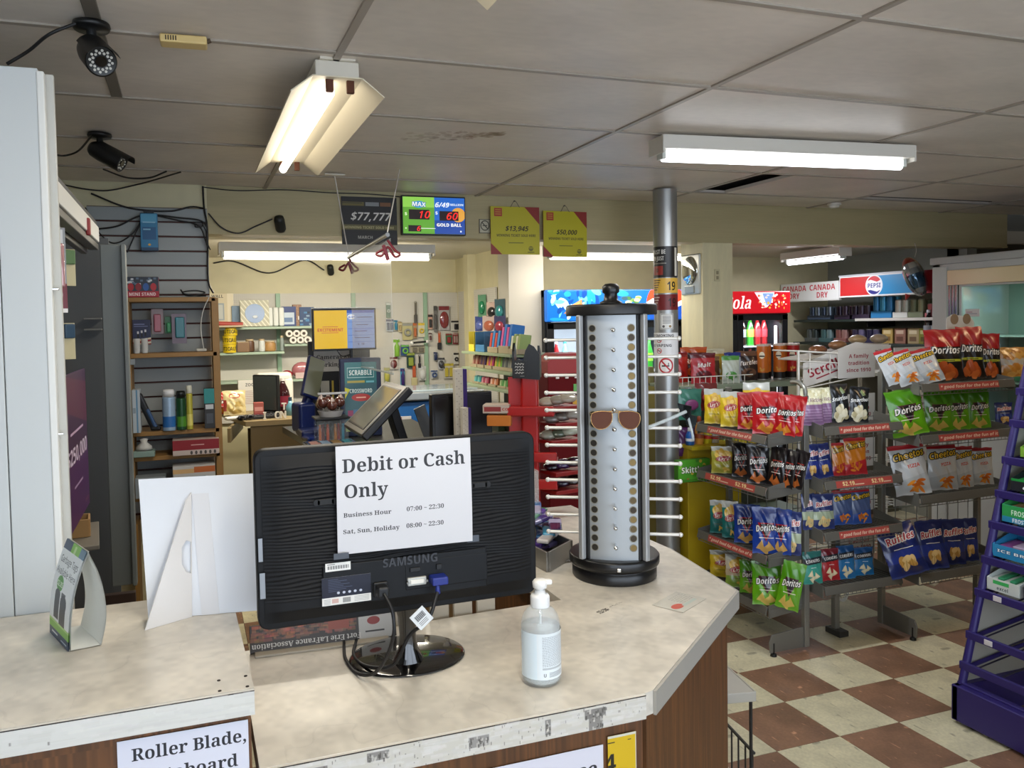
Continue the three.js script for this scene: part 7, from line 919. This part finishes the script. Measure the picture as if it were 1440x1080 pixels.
// ================================================================ DRINKS FRIDGES
function fridge(name, label, x0, x1, head, y0, y1, doors, fill2) {
  const w = x1 - x0, t = thing(name, label, 'fridge', [(x0 + x1) / 2, 0, -5.15], 0), bl = M('#101216', .4), d = .7;
  part('body', [at(bx(w, y1, .03), 0, y1 / 2, -d), at(bx(.05, y1, d), -w / 2 + .025, y1 / 2, -d / 2), at(bx(.05, y1, d), w / 2 - .025, y1 / 2, -d / 2), at(bx(w, .05, d), 0, y1 - .025, -d / 2), at(bx(w, .3, d), 0, .15, -d / 2)], bl, t);
  part('liner', [at(bx(w - .1, y1 - .4, .01), 0, y1 / 2 + .1, -d + .03)], M('#c9d0d4', .4), t);
  part('header', at(frontUV(rb(w, y1 - y0, .06, .01)), 0, (y0 + y1) / 2, .01), new THREE.MeshStandardMaterial({ map: head, emissiveMap: head, emissive: '#ffffff', emissiveIntensity: .95, roughness: .3 }), t);
  const dw = (w - .02) / doors; for (let k = 0; k < doors; k++) { const cx = -w / 2 + .01 + dw * (k + .5); const dr = part('door', [at(rb(.055, y0 - .32, .04, .004), cx - dw / 2 + .028, (y0 + .3) / 2, .0), at(rb(.055, y0 - .32, .04, .004), cx + dw / 2 - .028, (y0 + .3) / 2, 0), at(rb(dw, .05, .04, .004), cx, y0 - .03, 0), at(rb(dw, .05, .04, .004), cx, .33, 0)], bl, t);
    part('glass', at(new THREE.PlaneGeometry(dw - .1, y0 - .4), cx, (y0 + .3) / 2, .01), new THREE.MeshPhysicalMaterial({ color: '#ffffff', roughness: .03, transmission: 1, thickness: 0 }), dr); part('handle', at(rb(.02, .4, .03, .006), cx + (k ? -1 : 1) * (dw / 2 - .07), 1.1, .035), M('#8f9296', .3, .7), dr);
    for (const s of [-1, 1]) part('inner_light', at(rb(.016, y0 - .5, .02, .004), cx + s * (dw / 2 - .07), (y0 + .3) / 2, -.04), new THREE.MeshStandardMaterial({ color: '#ffffff', emissive: '#eaf4ff', emissiveIntensity: 2.2 }), t); }
  const l = new THREE.RectAreaLight('#eaf4ff', 60, w - .15, .05); l.position.set(0, y0 - .06, -.06); l.rotation.x = -PI / 2 + .3; l.rotation.order = 'XYZ'; t.add(l);
  for (const y of fill2) part('shelf', at(rb(w - .11, .012, d - .12, .002), 0, y - .006, -d / 2 - .02), M('#d9dde0', .4), t); return t;
}
function bottleKind(name, label, body, lab, cap, h = .24, r = .029) { return (x, y, z, extra) => { const t = thing(name, label + ' ' + extra, 'bottle', [x, y, z], 0, label + ' in the fridges'); part('bottle_body', lathe([[0, 0], [r * .9, 0], [r, .01], [r * .94, h * .3], [r, h * .55], [r * .5, h * .8], [r * .36, h * .86], [r * .36, h * .93], [0, h * .93]], 16), M(body, .12), t); part('label', at(new THREE.CylinderGeometry(r * 1.01, r * 1.01, h * .26, 16, 1, true), 0, h * .42, 0), M(lab, .4), t); part('cap', at(cyl(r * .42, r * .42, h * .08, 12), 0, h * .96, 0), M(cap, .4), t); return t; }; }
const cola = bottleKind('drink_bottle', 'dark cola bottle', '#22120e', '#767e86', '#b0302c'), green = bottleKind('drink_bottle', 'green soda bottle', '#2f8c2a', '#8cd03c', '#3c9c2c'), redb = bottleKind('drink_bottle', 'red soda bottle', '#8c1c20', '#c9343c', '#c2c6c8'), amber = bottleKind('drink_bottle', 'amber tea bottle', '#a8541c', '#b53020', '#b03c20'), pale = bottleKind('drink_bottle', 'pale blue drink bottle', '#7cb8b4', '#c9e0dc', '#3c8c94');
const pepsiArt = canvas(1024, 200, (g, w, h) => { fill(g, '#0f5cae', 0, 0, w, h); for (let k = 0; k < 60; k++) { const x = rnd() * 560, y = rnd() * h; g.fillStyle = ['#1c84cc', '#5cb4e4', '#0c3f8c', '#a9dcf0'][k % 4]; g.beginPath(); g.ellipse(x, y, 10 + rnd() * 60, 6 + rnd() * 18, rnd() * 3, 0, 2 * PI); g.fill(); } poly(g, '#b5764a', [[120, 150], [170, 100], [250, 60], [262, 150]]); poly(g, '#c9905c', [[140, 110], [240, 70], [236, 88], [150, 124]]); for (let k = 0; k < 24; k++) oval(g, ['#3c6c3c', '#6c8c4c', '#2c4c5c', '#c9c48c'][k % 4], 560 + rnd() * 120, 50 + rnd() * 90, 24, 12); oval(g, '#1a4cae', 880, 100, 150, 150); g.save(); g.beginPath(); g.ellipse(880, 100, 150, 150, 0, 0, 2 * PI); g.clip(); poly(g, '#d8452c', [[700, -60], [1040, -60], [1040, 60], [960, 90], [860, 50], [780, 60], [700, 100]]); poly(g, '#f0f2f2', [[700, 100], [780, 60], [860, 50], [960, 90], [1040, 60], [1040, 90], [960, 124], [860, 92], [780, 96], [700, 130]]); g.restore(); });
fridge('drinks_fridge', 'black drinks fridge with a lit blue header behind the sunglasses stand', 2.408, 3.545, pepsiArt, 1.655, 1.882, 2, [.6, .95, 1.27]);
const cokeArt = canvas(1024, 200, (g, w, h) => { fill(g, '#b8101c', 0, 0, w, h); txt(g, 'Coca-Cola', 330, 104, 150, '#f0dede', { font: 'serif', style: 'italic bold', sx: .8 }); poly(g, '#d8e0ea', [[660, 10], [860, 10], [840, 90], [780, 150], [730, 110]]); poly(g, '#7c9cd0', [[740, 20], [850, 20], [820, 120], [780, 130]]); for (let k = 0; k < 40; k++) oval(g, ['#e8a83c', '#f0c8b0', '#e0623c', '#f4e0d8'][k % 4], 700 + rnd() * 280, 30 + rnd() * 130, 4 + rnd() * 10, 4 + rnd() * 9); });
fridge('drinks_fridge', 'black drinks fridge with a lit red header beyond the cream pillar', 3.555, 4.54, cokeArt, 1.69, 1.863, 2, [.6, .95, 1.165, 1.43]);
{ const zb = -5.3; let n = 0; const where = (y) => y > 1.4 ? 'on the upper shelf of the red fridge' : 'on the lower shelf of the red fridge';
  [[4.1, cola], [4.16, cola], [4.225, cola], [4.3, green], [4.37, redb], [4.435, redb]].forEach(([x, f], i) => f(x, 1.431, zb, ORD[i] + ' from left ' + where(1.5)));
  [[4.1, amber], [4.16, amber], [4.225, redb], [4.3, cola], [4.37, pale], [4.435, pale]].forEach(([x, f], i) => f(x, 1.166, zb, ORD[i] + ' from left ' + where(1.1)));
  [[3.87, cola], [3.93, cola], [3.99, redb]].forEach(([x, f], i) => f(x, 1.431, zb, 'left door, ' + ORD[i] + ', red fridge upper shelf'));
  const at5 = ['at the far left', 'second from left', 'third from left', 'just right of the sunglasses stand', 'far right beside the post'];
  [2.5, 2.57, 2.64, 3.36, 3.44].forEach((x, k) => { [redb, cola, pale, amber, cola][k](x, .951, zb, at5[k] + ', blue fridge lower shelf'); [amber, redb, pale, green, pale][k](x, 1.271, zb, at5[k] + ', blue fridge upper shelf'); });
}
// ================================================================ RIGHT BACK SHELVES AND SIGNS
{ const t = thing('wall_shelf', 'long wall shelves of canned drinks at the far right', 'shelf', [0, 0, 0]), wd = M('#c9c6bc', .45), dk = M('#26302c', .5); part('shelf', at(rb(.42, .022, .7, .002), 5.44, 1.617, -5.5), dk, t, 'dark upper shelf board'); part('shelf', at(rb(.42, .022, .78, .002), 5.44, 1.622, -4.76), wd, t, 'white upper shelf board'); part('shelf', at(rb(.42, .022, 1.48, .002), 5.44, 1.418, -5.12), dk, t); part('shelf', at(rb(.42, .022, 1.48, .002), 5.44, 1.2, -5.12), wd, t); for (const z of [-5.14, -4.5]) part('bracket', at(rb(.3, .05, .016, .002), 5.5, 1.585, z), M('#22242a', .5), t); part('support', at(rb(.4, 1.2, .03, .002), 5.44, .6, -5.1), M('#6f6a5c', .6), t); part('support', at(rb(.4, 1.2, .03, .002), 5.44, .6, -4.45), M('#6f6a5c', .6), t); }
{ const t = thing('soda_sign', 'white sign with red ginger ale lettering printed twice above the shelves', 'sign', [5.12, 1.873, -5.535], -PI / 2); part('board', frontUV(rb(.68, .155, .03, .004)), pm(canvas(520, 120, (g, w, h) => { fill(g, '#cfcfca', 0, 0, w, h); for (const x of [130, 380]) { txt(g, 'CANADA', x, 36, 52, '#b02430', { sx: 1.05 }); txt(g, 'DRY', x, 86, 52, '#b02430', { sx: 1.0 }); } }), .4), t); part('edge_rail', at(rb(.69, .01, .034, .002), 0, -.08, 0), M('#b9b9b2', .4), t); }
{ const t = thing('soda_sign', 'long red and blue cola sign with a round logo above the shelves', 'sign', [5.12, 1.893, -4.81], -PI / 2); part('board', frontUV(rb(.76, .175, .03, .004)), pm(canvas(760, 176, (g, w, h) => { fill(g, '#d9d9d6', 0, 0, w, h); fill(g, '#c02a2c', 12, 14, 360, 148); fill(g, '#1f84b8', 372, 14, 376, 148); oval(g, '#e0e0e0', 352, 88, 82, 82); g.save(); g.beginPath(); g.ellipse(352, 88, 72, 72, 0, 0, 2 * PI); g.clip(); poly(g, '#c8323c', [[270, 0], [440, 0], [440, 40], [380, 62], [320, 44], [270, 56]]); poly(g, '#2c2c7c', [[270, 130], [320, 124], [380, 140], [440, 118], [440, 176], [270, 176]]); g.restore(); txt(g, 'PEPSI', 352, 90, 48, '#2c2c7c'); }), .35), t); part('frame_rail', at(rb(.77, .012, .036, .002), 0, .09, 0), M('#b9bcc0', .4), t); }
boxItem('soda_sign', 'short red sign piece right of the cola sign', 'sign', 5.12, 1.81, -4.335, .16, .17, .03, '#a8202a', -PI / 2);
{ const t = thing('foil_balloon', 'shiny striped foil balloon hanging at the corner of the white cooler', 'balloon', [4.98, 1.93, -4.36], -.9); part('balloon', sph(.13, 28).scale(.55, 1.15, 1).rotateZ(.35), new THREE.MeshPhysicalMaterial({ map: canvas(256, 128, (g, w, h) => { fill(g, '#8c9294', 0, 0, w, h); fill(g, '#b03a34', 0, 0, w, 34); fill(g, '#3c5c74', 0, 60, 120, 30); fill(g, '#c9c6c0', 60, 34, 120, 14); fill(g, '#2c2c30', 120, 50, 100, 40); }), roughness: .12, metalness: .65, clearcoat: 1 }), t); part('neck', at(new THREE.ConeGeometry(.02, .05, 10), -.05, -.15, 0, 0, 0, 2.8), M('#b03a34', .2, .5), t); part('ribbon', tube([[0, .14, 0], [.01, .19, 0], [0, .24, 0]], .002, 8), M('#c9c6c0', .4), t); }
function canPack(lab, z, y, c, top, n = 4, h = .12, depth = 2, px = 5.33) { const t = thing('can_pack', lab, 'drinks pack', [px, y, z], -PI / 2); const body = cyl(.031, .031, h * .9, 16), lid = cyl(.026, .031, h * .05, 16); for (let k = 0; k < n; k++) for (let d = 0; d < depth; d++) { const o = part('can', at(body.clone(), -(n - 1) * .033 + k * .066, h * .45, -d * .066), M(c[(k + d) % c.length], .25, .3), t); part('lid', at(lid.clone(), -(n - 1) * .033 + k * .066, h * .925, -d * .066), M(top, .25, .7), o); } part('carton', at(rb(n * .066 + .004, h * .3, depth * .066 + .004, .003), 0, h * .15, -(depth - 1) * .033), M(c[0], .5), t); }
canPack('blue grey can pack, leftmost on the upper dark shelf', -5.62, 1.629, ['#4c5c74', '#8c9cae'], '#b9bec4'); canPack('purple can pack, middle of the upper dark shelf', -5.34, 1.629, ['#3a2c44', '#5c4c64'], '#9c9aa4', 3); canPack('dark plum can pack, right of the upper dark shelf', -5.17, 1.629, ['#33283c', '#4a4054'], '#a4a2aa', 3);
canPack('dark blue and light blue bottle pack on the white upper shelf', -4.95, 1.634, ['#2878ae', '#3c9cc8'], '#c9dce4', 3, .19); canPack('white can pack on the white upper shelf', -4.77, 1.634, ['#c9cac2', '#b0b5ac'], '#d3d3ce', 2, .15); canPack('olive green can pack on the white upper shelf', -4.63, 1.634, ['#6c7458', '#8c9474'], '#a9aca0', 2, .15); canPack('red wrapped drink pack at the right of the white upper shelf', -4.48, 1.634, ['#a85c60', '#c28c8c'], '#c9b4b4', 2, .11);
for (const [k, z, c] of [[0, -5.72, ['#5c605c', '#3c4440']], [1, -5.55, ['#4c6c6c', '#7c9494']], [2, -5.38, ['#8c5c54', '#a87c74']], [3, -5.2, ['#3a3048', '#6c6484']], [4, -5.05, ['#2c2844', '#4c4864']]]) canPack(['grey', 'teal', 'brick red', 'violet', 'dark indigo'][k] + ' can pack on the middle dark shelf', z, 1.43, c, '#a9aab0', 2, .12);
for (const [k, z, c] of [[0, -4.9, '#a88c4c'], [1, -4.78, '#8c6454'], [2, -4.66, '#9c8a64'], [3, -4.56, '#7c7a2c']]) boxItem('food_box', ['tan', 'reddish brown', 'beige', 'olive yellow'][k] + ' food carton on the middle shelf near the bottles', 'box', 5.36, 1.43, z, .1, .12, .1, canvas(60, 70, (g, w, h) => { fill(g, c, 0, 0, w, h); fill(g, 'rgba(240,230,200,.5)', 8, 10, 40, 16); fill(g, 'rgba(60,30,20,.5)', 10, 38, 36, 20); }), -PI / 2);
const bigCola = bottleKind('drink_bottle', 'large grey labelled cola bottle', '#1c1a1c', '#8c8f96', '#c9c9cc', .26, .034); for (let k = 0; k < 4; k++) { const t = bigCola(5.28, 1.43, -4.5 + k * .066, 'on the middle shelf, ' + ['first', 'second', 'third', 'fourth'][k] + ' from left'); t.userData.group = 'large cola bottles on the middle shelf'; }
boxItem('snack_box', 'pink and red carton lying before the large cola bottles', 'box', 5.2, 1.43, -4.36, .14, .05, .08, '#b03c4c', -PI / 2);
{ const t = thing('clear_bag', 'crumpled clear bag beside the pink carton', 'bag', [5.16, 1.43, -4.26], 0); part('wrap', sph(.5, 10).scale(.1, .1, .1).translate(0, .05, 0), new THREE.MeshPhysicalMaterial({ color: '#c9c2b4', roughness: .2, clearcoat: 1 }), t); part('knot', at(new THREE.ConeGeometry(.02, .04, 8), 0, .11, 0), M('#c9c2b4', .3), t); }
{ // white walk-up cooler
  const x = 4.85, z0 = -4.1, z1 = -2.9, H = 2.035, t = thing('glass_door_cooler', 'white cooler with sliding glass doors and a brushed steel band at the right', 'cooler', [x, 0, 0]), wh = M('#c2c3be', .4), zc = (z0 + z1) / 2, L = z1 - z0;
  part('body', [at(bx(.72, .9, L), .36, .45, zc), at(bx(.72, .14, L), .36, H - .07, zc), at(bx(.72, H, .05), .36, H / 2, z0 + .025), at(bx(.72, H, .05), .36, H / 2, z1 - .025), at(bx(.04, H, L), .7, H / 2, zc)], wh, t); part('top_cap', at(rb(.76, .05, L + .02, .006), .36, H - .02, zc), M('#aeb0ae', .35, .2), t);
  part('side_post', at(rb(.02, H - .06, .11, .004), -.002, (H - .06) / 2, z0 + .058), wh, t); part('steel_band', at(rb(.02, .1, L - .12, .003), -.008, 1.897, zc + .06), M('#cbbf9f', .3, .7), t); part('chrome_column', [0, 1, 2].map(k => at(rb(.018, .9, .02, .004), .0, 1.4, z0 + .13 + k * .024)), M('#7c7a74', .2, .9), t);
  for (let k = 0; k < 2; k++) { const dz = z0 + .2 + k * .48; const d = part('sliding_door', [at(rb(.016, .95, .022, .003), .01 + k * .02, 1.38, dz), at(rb(.016, .95, .022, .003), .01 + k * .02, 1.38, dz + .47), at(rb(.016, .022, .47, .003), .01 + k * .02, 1.845, dz + .235), at(rb(.016, .022, .47, .003), .01 + k * .02, .915, dz + .235)], M('#b5b7b2', .35, .4), t); part('glass', at(new THREE.PlaneGeometry(.46, .93).rotateY(-PI / 2), .01 + k * .02, 1.38, dz + .235), new THREE.MeshPhysicalMaterial({ color: '#dcefe9', roughness: .06, transmission: 1, thickness: 0 }), d); }
  part('inner_lamp', at(cyl(.01, .01, L - .3, 12), .14, 1.882, zc, PI / 2), new THREE.MeshStandardMaterial({ color: '#ffffff', emissive: '#eafff6', emissiveIntensity: 2, roughness: .4 }), t); { const l = new THREE.RectAreaLight('#eafff6', 22, L - .3, .04); l.position.set(.14, 1.87, zc); l.rotation.set(-PI / 2, 0, PI / 2); t.add(l); }
  part('inner_back', at(bx(.01, 1, L - .1), .66, 1.38, zc), M('#8fa8a0', .5), t); for (const y of [1.2, 1.5]) part('inner_shelf', at(rb(.5, .008, L - .12, .002), .4, y, zc), M('#a9b8b2', .4), t);
  part('notice', at(frontUV(rb(.1, .05, .002, .0005)), -.004, 1.66, -3.807, 0, -PI / 2, 0), pm(canvas(120, 60, (g, w, h) => { fill(g, '#d3cfcc', 0, 0, w, h); fill(g, '#a86c7c', 10, 22, 50, 5); fill(g, '#8c8c9c', 10, 34, 90, 5); }), .5), t);
}
for (const [k, c, z, h] of [[0, '#5c9c74', -3.72, .2], [1, '#a84a44', -3.58, .14], [2, '#3c7ca0', -3.48, .15], [3, '#7cb094', -3.66, .12]]) boxItem('cooler_carton', ['green', 'red', 'blue', 'mint'][k] + ' carton standing inside the glass door cooler', 'box', 5.2 + (k === 3 ? .15 : 0), 1.205, z, .09, h, .08, canvas(60, 90, (g, w, h2) => { fill(g, c, 0, 0, w, h2); fill(g, 'rgba(235,240,235,.6)', 8, 12, 44, 24); fill(g, 'rgba(20,30,30,.35)', 8, 56, 30, 8); }), -PI / 2);
{ const t = thing('card_tray', 'white cardboard top with two round brown holes behind the large red bags', 'cardboard', [3.955, 1.572, -3.18], 0); const s = new THREE.Shape(), yb = 1.3045 - 1.572 + .02; s.moveTo(-.1, yb); s.lineTo(.1, yb); s.lineTo(.1, .06); s.lineTo(.075, .085); s.lineTo(-.06, .1); s.lineTo(-.1, .08); s.closePath(); part('card', at(new THREE.ExtrudeGeometry(s, { depth: .004, bevelEnabled: false }), 0, -.02, 0), M('#cbc6ba', .6), t); for (const x of [-.045, .045]) part('hole', at(cyl(.028, .028, .003, 20), x, .055, .0045, PI / 2), M('#8c7458', .7), t); }

renderer.render(scene, camera);
